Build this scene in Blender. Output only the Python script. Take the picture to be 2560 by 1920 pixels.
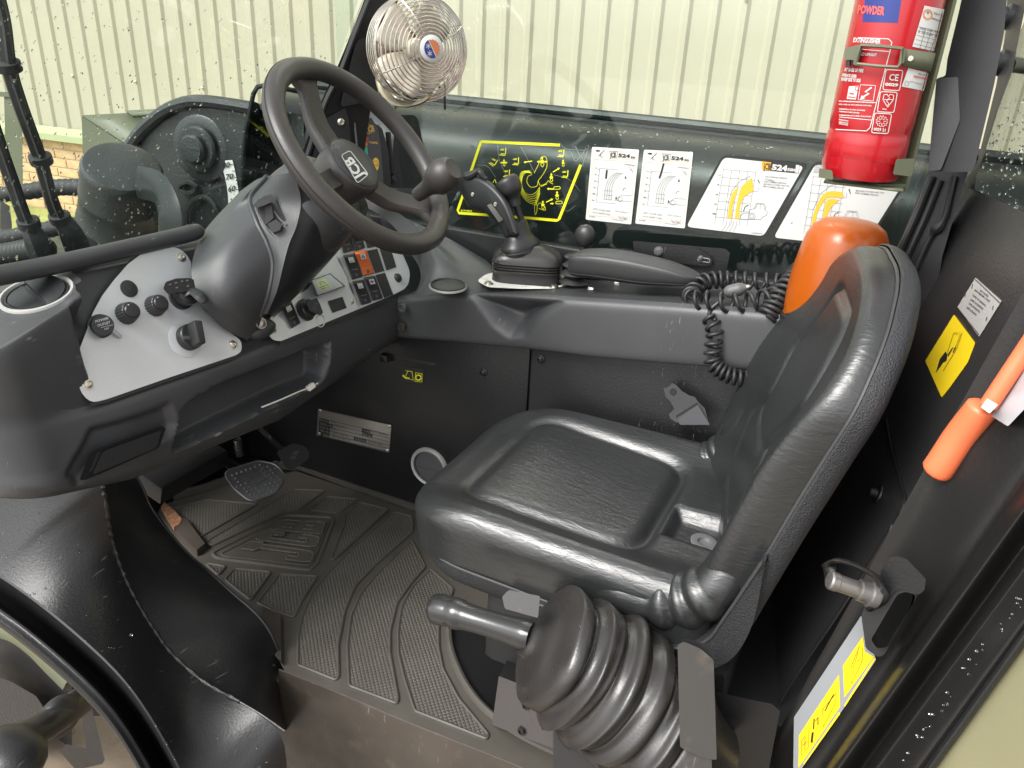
import bpy, bmesh, math, random
import numpy as np
from mathutils import Vector, Matrix

random.seed(7)
for _o in list(bpy.data.objects):
    bpy.data.objects.remove(_o)
SC = bpy.context.scene
COL = SC.collection

# ---------------------------------------------------------------- camera
CAMZ = 1.1
_y, _p, _r = [math.radians(a) for a in (25, 24.5, 3)]
_F = Vector((-math.sin(_y)*math.cos(_p), math.cos(_y)*math.cos(_p), -math.sin(_p)))
_R0 = Vector((math.cos(_y), math.sin(_y), 0)); _U0 = _R0.cross(_F)
_R = _R0*math.cos(_r) + _U0*math.sin(_r); _U = _U0*math.cos(_r) - _R0*math.sin(_r)
CAM = Vector((0, 0, CAMZ)); FPX = 1960.0
cd = bpy.data.cameras.new('camera'); cam = bpy.data.objects.new('camera', cd); COL.objects.link(cam)
cd.sensor_width = 36; cd.lens = FPX/2560*36; cd.clip_start = .02; cd.clip_end = 400
cam.matrix_world = Matrix(((_R.x, _U.x, -_F.x, CAM.x), (_R.y, _U.y, -_F.y, CAM.y), (_R.z, _U.z, -_F.z, CAM.z), (0, 0, 0, 1)))
SC.camera = cam

# ---------------------------------------------------------------- sky, sun, exposure
SUN_EL, SUN_AZ = math.radians(48), math.radians(205)      # azimuth measured from +Y clockwise
w = bpy.data.worlds.new('World'); SC.world = w; w.use_nodes = True
nt = w.node_tree; nt.nodes.clear()
sky = nt.nodes.new('ShaderNodeTexSky'); sky.sky_type = 'NISHITA'; sky.sun_disc = False
sky.sun_elevation = SUN_EL; sky.sun_rotation = SUN_AZ; sky.air_density = 1; sky.dust_density = 3.0
hs = nt.nodes.new('ShaderNodeHueSaturation'); hs.inputs['Saturation'].default_value = .10
bg = nt.nodes.new('ShaderNodeBackground'); bg.inputs[1].default_value = .15
out = nt.nodes.new('ShaderNodeOutputWorld')
nt.links.new(sky.outputs[0], hs.inputs['Color']); nt.links.new(hs.outputs[0], bg.inputs[0]); nt.links.new(bg.outputs[0], out.inputs[0])
sl = bpy.data.lights.new('sun', 'SUN'); sun = bpy.data.objects.new('sun', sl); COL.objects.link(sun)
sl.energy = 1.4; sl.angle = math.radians(25); sl.color = (1, .97, .92)
_sd = Vector((math.sin(SUN_AZ)*math.cos(SUN_EL), math.cos(SUN_AZ)*math.cos(SUN_EL), math.sin(SUN_EL)))
sun.rotation_euler = _sd.to_track_quat('Z', 'Y').to_euler()
SC.view_settings.view_transform = 'Standard'; SC.view_settings.look = 'None'
SC.view_settings.exposure = 1.25; SC.view_settings.gamma = 1

# ---------------------------------------------------------------- helpers
def ray(x, y): return (_F*FPX + _R*(x-1280) + _U*(960-y))/FPX
def PY(x, y, v): d = ray(x, y); return CAM + d*(v/d.y)
def PX(x, y, v): d = ray(x, y); return CAM + d*(v/d.x)
def PZ(x, y, v): d = ray(x, y); return CAM + d*((v-CAMZ)/d.z)
class Plane:
    def __init__(s, p, n): s.p = Vector(p); s.n = Vector(n).normalized()
    def __call__(s, x, y, off=0.0):
        d = ray(x, y); return CAM + d*((s.p + s.n*off - CAM).dot(s.n)/d.dot(s.n))
    def frame(s, o, xdir):
        """frame at world point o with x along xdir (projected), z along normal"""
        x = (Vector(xdir) - s.n*Vector(xdir).dot(s.n)).normalized(); return Frame(o, x, s.n.cross(x), s.n)
class Frame:
    def __init__(s, o, x, y, z): s.o, s.x, s.y, s.z = Vector(o), Vector(x), Vector(y), Vector(z)
    def __call__(s, a, b, c=0.0): return s.o + s.x*a + s.y*b + s.z*c
def frame_dir(o, z, up=(0, 0, 1)):
    z = Vector(z).normalized(); x = Vector(up).cross(z)
    if x.length < 1e-5: x = Vector((1, 0, 0))
    x.normalize(); return Frame(o, x, z.cross(x), z)
ORG = {}
def origin(o): return ORG.get(o.name, Vector((0, 0, 0)))

def crom(P, n):
    """Catmull-Rom through list of Vectors -> n points"""
    P = [Vector(p) for p in P]; m = len(P); outp = []
    for i in range(n):
        t = i*(m-1)/(n-1); k = min(int(t), m-2); f = t-k
        p0 = P[k-1] if k > 0 else P[0]*2-P[1]; p1 = P[k]; p2 = P[k+1]; p3 = P[k+2] if k+2 < m else P[-1]*2-P[-2]
        outp.append(.5*((2*p1) + (p2-p0)*f + (2*p0-5*p1+4*p2-p3)*f*f + (3*p1-p0-3*p2+p3)*f**3))
    return outp
def bez2(P, n):  # alias smooth closed polygon
    m = len(P); P = [Vector(p) for p in P]; outp = []
    for i in range(n):
        t = i*m/n; k = int(t); f = t-k
        p0, p1, p2, p3 = P[(k-1) % m], P[k % m], P[(k+1) % m], P[(k+2) % m]
        outp.append(.5*((2*p1) + (p2-p0)*f + (2*p0-5*p1+4*p2-p3)*f*f + (3*p1-p0-3*p2+p3)*f**3))
    return outp
def rpoly(P, r, seg=4):
    """round the corners of a 2-D polygon (list of (x,y) or (x,y,r))"""
    n = len(P); outp = []
    for i in range(n):
        a = Vector(P[i-1][:2]); b = Vector(P[i][:2]); c = Vector(P[(i+1) % n][:2])
        rr = P[i][2] if len(P[i]) > 2 else r
        u = (a-b); v = (c-b); lu, lv = u.length, v.length
        if rr <= 0 or lu < 1e-9 or lv < 1e-9: outp.append((b.x, b.y)); continue
        d = min(rr, lu*.45, lv*.45); p = b+u/lu*d; q = b+v/lv*d
        for k in range(seg+1):
            t = k/seg; w_ = p*(1-t)**2 + b*2*t*(1-t) + q*t*t; outp.append((w_.x, w_.y))
    return outp

class MB:
    def __init__(s): s.v = []; s.f = []
    def add(s, verts, faces):
        o = len(s.v); s.v += [Vector(p) for p in verts]; s.f += [tuple(i+o for i in f) for f in faces]; return s
    def rings(s, R, closed=True, cap0=False, cap1=False):
        n = len(R[0]); V = [p for r in R for p in r]; F = []
        for i in range(len(R)-1):
            for j in range(n if closed else n-1):
                a = i*n+j; b = i*n+(j+1) % n; F.append((a, b, b+n, a+n))
        if cap0: F.append(tuple(range(n))[::-1])
        if cap1: F.append(tuple(range((len(R)-1)*n, len(R)*n)))
        return s.add(V, F)
    def tube(s, pts, r, seg=10, cap=True, closed=False, flat=1.0, up=None):
        pts = [Vector(p) for p in pts]; n = len(pts); R = []
        rad = r if hasattr(r, '__len__') else [r]*n
        T = []
        for i in range(n):
            if closed: t = pts[(i+1) % n]-pts[i-1]
            else: t = pts[min(i+1, n-1)]-pts[max(i-1, 0)]
            T.append(t.normalized() if t.length > 1e-9 else Vector((0, 0, 1)))
        nrm = Vector(up) if up is not None else (Vector((0, 0, 1)) if abs(T[0].z) < .9 else Vector((1, 0, 0)))
        for i in range(n):
            if up is not None: nrm = Vector(up)
            nrm = (nrm - T[i]*nrm.dot(T[i])).normalized(); b = T[i].cross(nrm)
            R.append([pts[i] + nrm*(rad[i]*flat*math.cos(2*math.pi*k/seg)) + b*(rad[i]*math.sin(2*math.pi*k/seg)) for k in range(seg)])
        if closed: R.append(R[0]); return s.rings(R)
        return s.rings(R, True, cap, cap)
    def lathe(s, prof, fr, seg=24, ang=2*math.pi, cap0=False, cap1=False):
        R = [[fr(r*math.cos(2*math.pi*k/seg), r*math.sin(2*math.pi*k/seg), z) for k in range(seg)] for r, z in prof]
        return s.rings(R, True, cap0, cap1)
    def prism(s, poly, fn, z0, z1, bev=0.0, steps=2):
        """poly: 2-D; fn(a,b,c)->world; bevelled on the z1 side"""
        n = len(poly); R = [[fn(x, y, z0) for x, y in poly]]
        if bev > 0:
            area = sum(poly[i][0]*poly[(i+1) % n][1]-poly[(i+1) % n][0]*poly[i][1] for i in range(n))
            sg = 1 if area > 0 else -1
            def ins(d):
                o = []
                for i in range(n):
                    a, b, c = poly[i-1], poly[i], poly[(i+1) % n]
                    n1 = Vector((-(b[1]-a[1]), b[0]-a[0])); n2 = Vector((-(c[1]-b[1]), c[0]-b[0]))
                    if n1.length > 1e-12: n1.normalize()
                    if n2.length > 1e-12: n2.normalize()
                    m = n1+n2
                    if m.length < 1e-6: m = n1
                    m = m.normalized(); k = max(.5, m.dot(n1)) if n1.length > 0 else 1
                    o.append((b[0]+sg*m.x*d/k, b[1]+sg*m.y*d/k))
                return o
            sgn = 1 if z1 > z0 else -1
            for k in range(steps+1):
                t = math.pi/2*k/steps; q = ins(bev*(1-math.cos(t))) if k else poly
                R.append([fn(x, y, z1-sgn*bev*(1-math.sin(t))) for x, y in q])
        else: R.append([fn(x, y, z1) for x, y in poly])
        return s.rings(R, True, True, True)
    def box(s, fr, x0, x1, y0, y1, z0, z1, bev=0.0):
        return s.prism([(x0, y0), (x1, y0), (x1, y1), (x0, y1)] if bev <= 0 else rpoly([(x0, y0), (x1, y0), (x1, y1), (x0, y1)], bev, 2), fr, z0, z1, bev*.8)
    def grid(s, G):
        nu = len(G); nv = len(G[0]); V = [p for r in G for p in r]
        return s.add(V, [(i*nv+j, i*nv+j+1, (i+1)*nv+j+1, (i+1)*nv+j) for i in range(nu-1) for j in range(nv-1)])
    def sphere(s, c, r, u=16, v=10, fr=None, sc=(1, 1, 1)):
        fr = fr or Frame(c, (1, 0, 0), (0, 1, 0), (0, 0, 1))
        R = []
        for i in range(v+1):
            th = math.pi*i/v; rr = max(1e-5, math.sin(th))
            R.append([fr(r*sc[0]*rr*math.cos(2*math.pi*k/u), r*sc[1]*rr*math.sin(2*math.pi*k/u), r*sc[2]*math.cos(th)) for k in range(u)])
        return s.rings(R)
    def poly(s, pts): return s.add(pts, [tuple(range(len(pts)))])
    def build(s, name, mat, parent=None, smooth=40, kind=None, label=None, cat=None, group=None, thick=None, sub=0, loc=None):
        o0 = Vector(loc) if loc is not None else (origin(parent) if parent else Vector((0, 0, 0)))
        me = bpy.data.meshes.new(name); me.from_pydata([tuple(p-o0) for p in s.v], [], s.f)
        bm = bmesh.new(); bm.from_mesh(me); bmesh.ops.remove_doubles(bm, verts=bm.verts, dist=1e-6)
        if smooth != 'flat1' : bmesh.ops.recalc_face_normals(bm, faces=bm.faces)
        bm.to_mesh(me); bm.free()
        if mat: me.materials.append(mat)
        me.polygons.foreach_set('use_smooth', [True]*len(me.polygons))
        if smooth != 'flat1': me.set_sharp_from_angle(angle=math.radians(smooth))
        o = bpy.data.objects.new(name, me); COL.objects.link(o)
        if loc is not None: o.location = (Vector(loc) - (origin(parent) if parent else Vector((0,0,0))))
        if parent: o.parent = parent
        ORG[o.name] = o0
        if thick:
            m = o.modifiers.new('thickness', 'SOLIDIFY'); m.thickness = abs(thick); m.offset = -1 if thick > 0 else 1
        if sub:
            m = o.modifiers.new('smooth', 'SUBSURF'); m.levels = sub; m.render_levels = sub
        tag(o, label, cat, group, kind); return o
def tag(o, label=None, cat=None, group=None, kind=None):
    if label: o['label'] = label
    if cat: o['category'] = cat
    if group: o['group'] = group
    if kind: o['kind'] = kind
    return o
def thing(name, loc, label, cat, group=None):
    o = bpy.data.objects.new(name, None); COL.objects.link(o); o.location = loc; o.empty_display_size = .02
    ORG[o.name] = Vector(loc); return tag(o, label, cat, group)
def patch(ctrl, nu, nv):
    """bicubic patch through a 2-D list of Vectors"""
    A = [crom(r, nv) for r in ctrl]; B = [crom([A[i][j] for i in range(len(A))], nu) for j in range(nv)]
    return [[B[j][i] for j in range(nv)] for i in range(nu)]
def copy_tree(o, parent=None, off=None):
    c = o.copy(); COL.objects.link(c)
    if parent: c.parent = parent
    ORG[c.name] = origin(o) + (Vector(off) if off else Vector((0, 0, 0)))
    if off: c.location = c.location + Vector(off)
    for ch in list(o.children): copy_tree(ch, c)
    return c
# flat print, given in photograph pixels and laid on a real plane
def pl_poly(mb, pl, pts, off=.0006): return mb.poly([pl(x, y, off) for x, y in pts])
def pl_stroke(mb, pl, pts, wpx, off=.0006, closed=False):
    n = len(pts); L = []; Rr = []
    for i in range(n):
        a = pts[i-1] if (i > 0 or closed) else pts[i]; b = pts[(i+1) % n] if (i < n-1 or closed) else pts[i]
        t = Vector((b[0]-a[0], b[1]-a[1])); t = t.normalized() if t.length > 1e-9 else Vector((1, 0)); nn = Vector((-t.y, t.x))*wpx/2
        L.append(pl(pts[i][0]+nn.x, pts[i][1]+nn.y, off)); Rr.append(pl(pts[i][0]-nn.x, pts[i][1]-nn.y, off))
    V = L+Rr; F = [(i, (i+1) % n, n+(i+1) % n, n+i) for i in range(n if closed else n-1)]
    return mb.add(V, F)
def pl_arc(c, rx, ry, a0, a1, n=14, rot=0):
    o = []; cr, sr = math.cos(math.radians(rot)), math.sin(math.radians(rot))
    for i in range(n):
        a = math.radians(a0+(a1-a0)*i/(n-1)); x = rx*math.cos(a); y = ry*math.sin(a); o.append((c[0]+x*cr-y*sr, c[1]+x*sr+y*cr))
    return o
_tc = {}
def text_geo(s, bold=.0):
    k = (s, bold)
    if k not in _tc:
        cu = bpy.data.curves.new('t', 'FONT'); cu.body = s; cu.size = 1; cu.offset = bold; cu.resolution_u = 2
        ob = bpy.data.objects.new('t', cu); COL.objects.link(ob)
        me = bpy.data.meshes.new_from_object(ob)
        vs = [(v.co.x, v.co.y) for v in me.vertices]; fs = [tuple(p.vertices) for p in me.polygons]
        bpy.data.objects.remove(ob); bpy.data.curves.remove(cu); bpy.data.meshes.remove(me)
        _tc[k] = (vs, fs)
    return _tc[k]
def pl_text(mb, pl, s, p0, p1, hv, bold=.0, off=.0008):
    """text on plane: baseline from pixel p0 to p1, cap height vector hv (pixels)"""
    vs, fs = text_geo(s, bold)
    if not vs: return mb
    x0 = min(v[0] for v in vs); x1 = max(v[0] for v in vs); W = max(1e-6, x1-x0); H = .7
    V = [pl(p0[0]+(p1[0]-p0[0])*(v[0]-x0)/W+hv[0]*v[1]/H, p0[1]+(p1[1]-p0[1])*(v[0]-x0)/W+hv[1]*v[1]/H, off) for v in vs]
    return mb.add(V, fs)
def fn_text(mb, fn, s, h, bold=.0, width=None):
    """text through fn(x,y)->world with cap height h, centred"""
    vs, fs = text_geo(s, bold); x0 = min(v[0] for v in vs); x1 = max(v[0] for v in vs); W = x1-x0; k = h/.7
    kx = k if width is None else width/W
    return mb.add([fn((v[0]-x0-W/2)*kx, v[1]*k) for v in vs], fs)
def sstep(a, b, x):
    t = max(0.0, min(1.0, (x-a)/(b-a))); return t*t*(3-2*t)

# ---------------------------------------------------------------- materials
def mat(name, col, rough=.5, metal=0.0, bump=None, var=0.0, vscale=6, spec=.5, coat=0.0, dirt=None, scratch=0.0, rvar=0.0):
    m = bpy.data.materials.new(name); m.use_nodes = True; nt = m.node_tree; b = nt.nodes['Principled BSDF']
    b.inputs['Base Color'].default_value = (*col, 1); b.inputs['Roughness'].default_value = rough; b.inputs['Metallic'].default_value = metal
    b.inputs['Specular IOR Level'].default_value = spec; b.inputs['Coat Weight'].default_value = coat
    tc = nt.nodes.new('ShaderNodeTexCoord'); src = tc.outputs['Object']
    def noise(sc, det=4, rg=.55):
        n = nt.nodes.new('ShaderNodeTexNoise'); n.inputs['Scale'].default_value = sc; n.inputs['Detail'].default_value = det; n.inputs['Roughness'].default_value = rg
        nt.links.new(src, n.inputs['Vector']); return n
    def ramp(s, a, b_, c0=(0, 0, 0, 1), c1=(1, 1, 1, 1)):
        r = nt.nodes.new('ShaderNodeValToRGB'); r.color_ramp.elements[0].position = a; r.color_ramp.elements[1].position = b_
        r.color_ramp.elements[0].color = c0; r.color_ramp.elements[1].color = c1; nt.links.new(s, r.inputs[0]); return r
    colsock = None
    if var > 0:
        n = noise(vscale); r = ramp(n.outputs[0], .3, .7, (*[c*(1-var) for c in col], 1), (*[min(1, c*(1+var)) for c in col], 1)); colsock = r.outputs[0]
    if dirt:
        dc, lo, hi, dsc = dirt; n = noise(dsc, 8, .65); r = ramp(n.outputs[0], lo, hi)
        mx = nt.nodes.new('ShaderNodeMix'); mx.data_type = 'RGBA'; nt.links.new(r.outputs[0], mx.inputs[0])
        if colsock: nt.links.new(colsock, mx.inputs[6])
        else: mx.inputs[6].default_value = (*col, 1)
        mx.inputs[7].default_value = (*dc, 1); colsock = mx.outputs[2]
    if scratch > 0:
        mp = nt.nodes.new('ShaderNodeMapping'); mp.inputs['Rotation'].default_value = (.4, .7, .5); mp.inputs['Scale'].default_value = (300, 22, 40)
        nt.links.new(src, mp.inputs[0]); n = nt.nodes.new('ShaderNodeTexNoise'); n.inputs['Scale'].default_value = 1; n.inputs['Detail'].default_value = 2
        nt.links.new(mp.outputs[0], n.inputs['Vector']); r = ramp(n.outputs[0], .68, .73); n2 = noise(9, 2); r2 = ramp(n2.outputs[0], .5, .66)
        mu = nt.nodes.new('ShaderNodeMath'); mu.operation = 'MULTIPLY'; nt.links.new(r.outputs[0], mu.inputs[0]); nt.links.new(r2.outputs[0], mu.inputs[1])
        mu2 = nt.nodes.new('ShaderNodeMath'); mu2.operation = 'MULTIPLY'; mu2.inputs[1].default_value = scratch; nt.links.new(mu.outputs[0], mu2.inputs[0])
        mx = nt.nodes.new('ShaderNodeMix'); mx.data_type = 'RGBA'; nt.links.new(mu2.outputs[0], mx.inputs[0])
        if colsock: nt.links.new(colsock, mx.inputs[6])
        else: mx.inputs[6].default_value = (*col, 1)
        mx.inputs[7].default_value = (.32, .32, .31, 1); colsock = mx.outputs[2]
    if colsock: nt.links.new(colsock, b.inputs['Base Color'])
    if rvar > 0:
        n = noise(11, 5); r = ramp(n.outputs[0], .3, .7, (max(.03, rough-rvar),)*3+(1,), (min(1, rough+rvar),)*3+(1,)); nt.links.new(r.outputs[0], b.inputs['Roughness'])
    if bump:
        prev = None
        for (kind, sc, st) in bump:
            if kind == 'noise': n = noise(sc, 3); s_ = n.outputs[0]
            elif kind == 'grain':
                n = nt.nodes.new('ShaderNodeTexVoronoi'); n.inputs['Scale'].default_value = sc; nt.links.new(src, n.inputs['Vector']); s_ = n.outputs['Distance']
            elif kind == 'wrinkle':
                mp = nt.nodes.new('ShaderNodeMapping'); mp.inputs['Scale'].default_value = (.35, 1.6, 1.0); nt.links.new(src, mp.inputs[0])
                n = nt.nodes.new('ShaderNodeTexNoise'); n.inputs['Scale'].default_value = sc; n.inputs['Detail'].default_value = 5; n.inputs['Distortion'].default_value = 1.2
                nt.links.new(mp.outputs[0], n.inputs['Vector']); s_ = n.outputs[0]
            bp = nt.nodes.new('ShaderNodeBump'); bp.inputs['Strength'].default_value = st; bp.inputs['Distance'].default_value = .002
            nt.links.new(s_, bp.inputs['Height'])
            if prev: nt.links.new(prev, bp.inputs['Normal'])
            prev = bp.outputs[0]
        nt.links.new(prev, b.inputs['Normal'])
    return m
M = {}
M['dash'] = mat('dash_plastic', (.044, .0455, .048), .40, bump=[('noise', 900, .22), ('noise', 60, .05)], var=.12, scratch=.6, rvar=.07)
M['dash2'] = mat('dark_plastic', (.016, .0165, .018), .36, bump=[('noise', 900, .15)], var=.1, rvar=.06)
M['rubber'] = mat('black_rubber', (.014, .014, .015), .5, bump=[('noise', 500, .1)], rvar=.08)
M['gaiter'] = mat('gaiter_rubber', (.026, .024, .023), .31, bump=[('noise', 300, .12)], var=.2, rvar=.1)
M['wheel'] = mat('wheel_foam', (.034, .031, .029), .40, bump=[('noise', 700, .2)], var=.2, dirt=((.085, .062, .045), .6, .85, 14), rvar=.08)
M['paint'] = mat('black_paint', (.009, .0092, .0098), .34, spec=.36, bump=[('noise', 220, .22)], rvar=.06, dirt=((.10, .095, .09), .78, .86, 60))
M['paint2'] = mat('satin_black_steel', (.009, .0093, .010), .40, bump=[('noise', 260, .25)], rvar=.07, scratch=.35)
M['vinyl'] = mat('seat_vinyl', (.018, .019, .0195), .33, spec=.75, bump=[('wrinkle', 95, .42), ('noise', 420, .08)], rvar=.05, var=.1)
M['shell'] = mat('seat_shell', (.024, .025, .028), .5, bump=[('noise', 420, .9)], dirt=((.09, .09, .09), .62, .8, 30))
M['silver'] = mat('silver_plate', (.60, .62, .63), .38, .35, bump=[('noise', 700, .03)], var=.06, rvar=.06, scratch=.2)
M['chrome'] = mat('chrome', (.72, .70, .66), .18, 1.0)
M['steel'] = mat('plated_steel', (.62, .60, .56), .30, 1.0, var=.15)
M['zinc'] = mat('zinc_screw', (.66, .63, .55), .32, 1.0)
M['cage'] = mat('cage_wire', (.66, .63, .57), .25, 1.0, var=.3, vscale=30)
M['blade'] = mat('fan_blade', (.62, .58, .48), .42, .3, dirt=((.22, .15, .09), .5, .8, 40))
M['rust'] = mat('rusty_plate', (.20, .09, .045), .8, dirt=((.35, .20, .10), .45, .65, 80))
M['white'] = mat('white_sticker', (.53, .54, .52), .35)
M['black'] = mat('black_print', (.015, .015, .015), .5)
M['grey'] = mat('grey_print', (.17, .17, .18), .5)
M['dgrey'] = mat('dark_grey_print', (.07, .07, .075), .5)
M['yellow'] = mat('yellow_print', (.78, .80, .02), .4)
M['syellow'] = mat('yellow_sticker', (.80, .58, .015), .4)
M['orangep'] = mat('orange_print', (.86, .40, .03), .4)
M['red'] = mat('extinguisher_red', (.36, .006, .012), .22, coat=.5, bump=[('noise', 40, .02)])
M['blue'] = mat('blue_print', (.02, .035, .19), .4)
M['redp'] = mat('red_print', (.55, .05, .06), .4)
M['greenp'] = mat('green_print', (.03, .35, .27), .4)
M['olive'] = mat('olive_paint', (.105, .115, .07), .5, bump=[('noise', 300, .1)], var=.1)
M['olive2'] = mat('olive_panel', (.25, .235, .14), .42, bump=[('noise', 300, .08)], var=.05)
M['boom'] = mat('boom_paint', (.008, .012, .0115), .34, spec=.34, bump=[('noise', 30, .03)], rvar=.06)
M['hull'] = mat('machine_grey', (.020, .024, .024), .34, bump=[('grain', 130, .25)], rvar=.1)
M['mat'] = mat('mat_rubber', (.070, .064, .054), .5, bump=[('noise', 400, .12)], var=.16, vscale=7, dirt=((.12, .085, .055), .62, .8, 9), rvar=.1)
M['matf'] = mat('mat_front', (.05, .041, .033), .5, var=.25, vscale=9, dirt=((.11, .085, .06), .6, .82, 24), rvar=.1, scratch=.3)
M['orange'] = None
M['switch'] = mat('switch_black', (.02, .02, .021), .4, bump=[('noise', 900, .08)])
M['orsw'] = mat('switch_orange', (.62, .12, .02), .42, var=.1)
M['clad'] = mat('cladding_cream', (.405, .38, .285), .45, var=.03, vscale=2)
M['brick'] = mat('brick_buff', (.60, .40, .22), .8, bump=[('noise', 90, .3)], var=.22, vscale=14)
M['mortar'] = mat('mortar', (.42, .34, .25), .9)
M['ground'] = mat('wet_concrete', (.19, .15, .11), .35, var=.3, vscale=3, rvar=.2, bump=[('noise', 40, .2)])
M['verge'] = mat('mossy_kerb', (.30, .31, .10), .8, var=.3, vscale=5)
M['ringw'] = mat('vent_ring', (.42, .42, .40), .4, .2, dirt=((.30, .22, .13), .6, .8, 40))
M['screen'] = mat('display_face', (.30, .32, .33), .35)
M['lcd'] = mat('lcd', (.42, .46, .24), .3)
M['hammer'] = mat('hammer_orange', (.75, .16, .065), .4, var=.05)
M['hgrey'] = mat('holder_grey', (.45, .45, .47), .4)
M['mesh'] = mat('frit', (.01, .01, .011), .6)

def glass_mat(name, tint, refl=.9):
    m = bpy.data.materials.new(name); m.use_nodes = True; nt = m.node_tree; nt.nodes.clear()
    o = nt.nodes.new('ShaderNodeOutputMaterial'); mx = nt.nodes.new('ShaderNodeMixShader'); tr = nt.nodes.new('ShaderNodeBsdfTransparent')
    gl = nt.nodes.new('ShaderNodeBsdfGlossy'); fr = nt.nodes.new('ShaderNodeFresnel')
    ge = nt.nodes.new('ShaderNodeNewGeometry'); io = nt.nodes.new('ShaderNodeMapRange'); io.inputs['To Min'].default_value = 1.45; io.inputs['To Max'].default_value = 1/1.45
    nt.links.new(ge.outputs['Backfacing'], io.inputs['Value']); nt.links.new(io.outputs[0], fr.inputs[0])
    tr.inputs[0].default_value = (*tint, 1); gl.inputs['Roughness'].default_value = .01; gl.inputs['Color'].default_value = (refl, refl, refl, 1)
    nt.links.new(fr.outputs[0], mx.inputs[0]); nt.links.new(tr.outputs[0], mx.inputs[1]); nt.links.new(gl.outputs[0], mx.inputs[2]); nt.links.new(mx.outputs[0], o.inputs[0]); return m
M['glass'] = glass_mat('window_glass', (.93, .97, .95))
def water_mat():
    m = bpy.data.materials.new('rain_water'); m.use_nodes = True; b = m.node_tree.nodes['Principled BSDF']
    b.inputs['Base Color'].default_value = (1, 1, 1, 1); b.inputs['Roughness'].default_value = .0; b.inputs['Transmission Weight'].default_value = 1; b.inputs['IOR'].default_value = 1.33; return m
M['water'] = water_mat()
def amber_mat():
    m = bpy.data.materials.new('amber_lens'); m.use_nodes = True; b = m.node_tree.nodes['Principled BSDF']
    b.inputs['Base Color'].default_value = (.62, .13, .006, 1); b.inputs['Roughness'].default_value = .28; b.inputs['Transmission Weight'].default_value = .45; b.inputs['Subsurface Weight'].default_value = .3
    b.inputs['Subsurface Radius'].default_value = (.06, .02, .005); b.inputs['Subsurface Scale'].default_value = 1; return m
M['orange'] = amber_mat()
# ================================================================ OUTSIDE THE CAB
GZ = -1.2
g = MB(); g.poly([Vector((-60, -40, GZ)), Vector((60, -40, GZ)), Vector((60, 60, GZ)), Vector((-60, 60, GZ))])
g.build('ground', M['ground'], kind='structure')

WT = Vector((math.cos(math.radians(5)), math.sin(math.radians(5)), 0)); WN = Vector((WT.y, -WT.x, 0))
WP = Plane((-6.36, 4.31, 0), WN)
WBASE = Vector((-6.36, 4.31, 0))
def wfr(s, o, z): return WBASE + WT*s + WN*o + Vector((0, 0, z))
zt = WP(104, 328).z; zb = WP(126, 526).z
clad = thing('clad_wall', wfr(3, 0, zt), 'cream corrugated metal cladding wall of the building behind the machine', 'wall')
pitch = .155; mb = MB(); prof = []
s = -4.0
while s < 12:
    prof += [(s, .0), (s+pitch*.58, .0), (s+pitch*.70, .017), (s+pitch*.88, .017)]; s += pitch
mb.grid([[wfr(a, b, z) for a, b in prof] for z in (zt+.0, zt+1.5, zt+3.2, zt+6)])
mb.build('cladding', M['clad'], clad, smooth=20)
sc0 = None
for k in range(16):
    sx = -4.0 + pitch*(.82 + 4*k + 8)
    for zz in (zt+.45, zt+1.15, zt+2.1):
        if sc0 is None:
            b = MB(); b.sphere(wfr(sx, .021, zz), .011, 8, 5); sc0 = b.build('screw', M['zinc'], clad); s0 = (sx, zz)
        else:
            c = sc0.copy(); COL.objects.link(c); c.parent = clad; c.location = wfr(sx, .026, zz)-wfr(s0[0], .026, s0[1])
b = MB(); b.grid([[wfr(a, o, z) for a in (-4, 4, 12)] for o, z in ((.01, zt+.05), (.07, zt+.0), (.07, zt-.05), (.0, zt-.05))])
b.build('drip_flashing', mat('flashing_green', (.36, .40, .22), .5), clad, smooth=20)
bw = thing('brick_wall', wfr(0, 0, zb), 'low buff brick wall below the cream cladding', 'wall')
b = MB(); b.box(Frame(wfr(0, -.02, 0), WT, Vector((0, 0, 1)), WN), -4, 12, zb-.5, zt-.04, -.2, .0); b.build('mortar', M['mortar'], bw)
course = .075; bl = .225
proto = None; row = 0; z = zt-.05-course
while z > zb-.02:
    a = -1.6 + (bl/2 if row % 2 else 0)
    while a < 2.2:
        if proto is None:
            b = MB(); b.box(Frame(wfr(a, -.03, z), WT, Vector((0, 0, 1)), WN), 0, bl-.01, 0, course-.01, 0, .016, .003)
            proto = b.build('brick', M['brick'], bw); p0 = (a, z)
        else:
            c = proto.copy(); COL.objects.link(c); c.parent = bw
            c.location = wfr(a, random.uniform(0, .003), z)-wfr(p0[0], 0, p0[1]) + proto.location*0
        a += bl
    z -= course; row += 1
b = MB(); b.box(Frame(wfr(0, 0, 0), WT, Vector((0, 0, 1)), WN), -4, 12, GZ, zb+.01, 0, .9)
b.build('verge', M['verge'], kind='structure')

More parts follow.
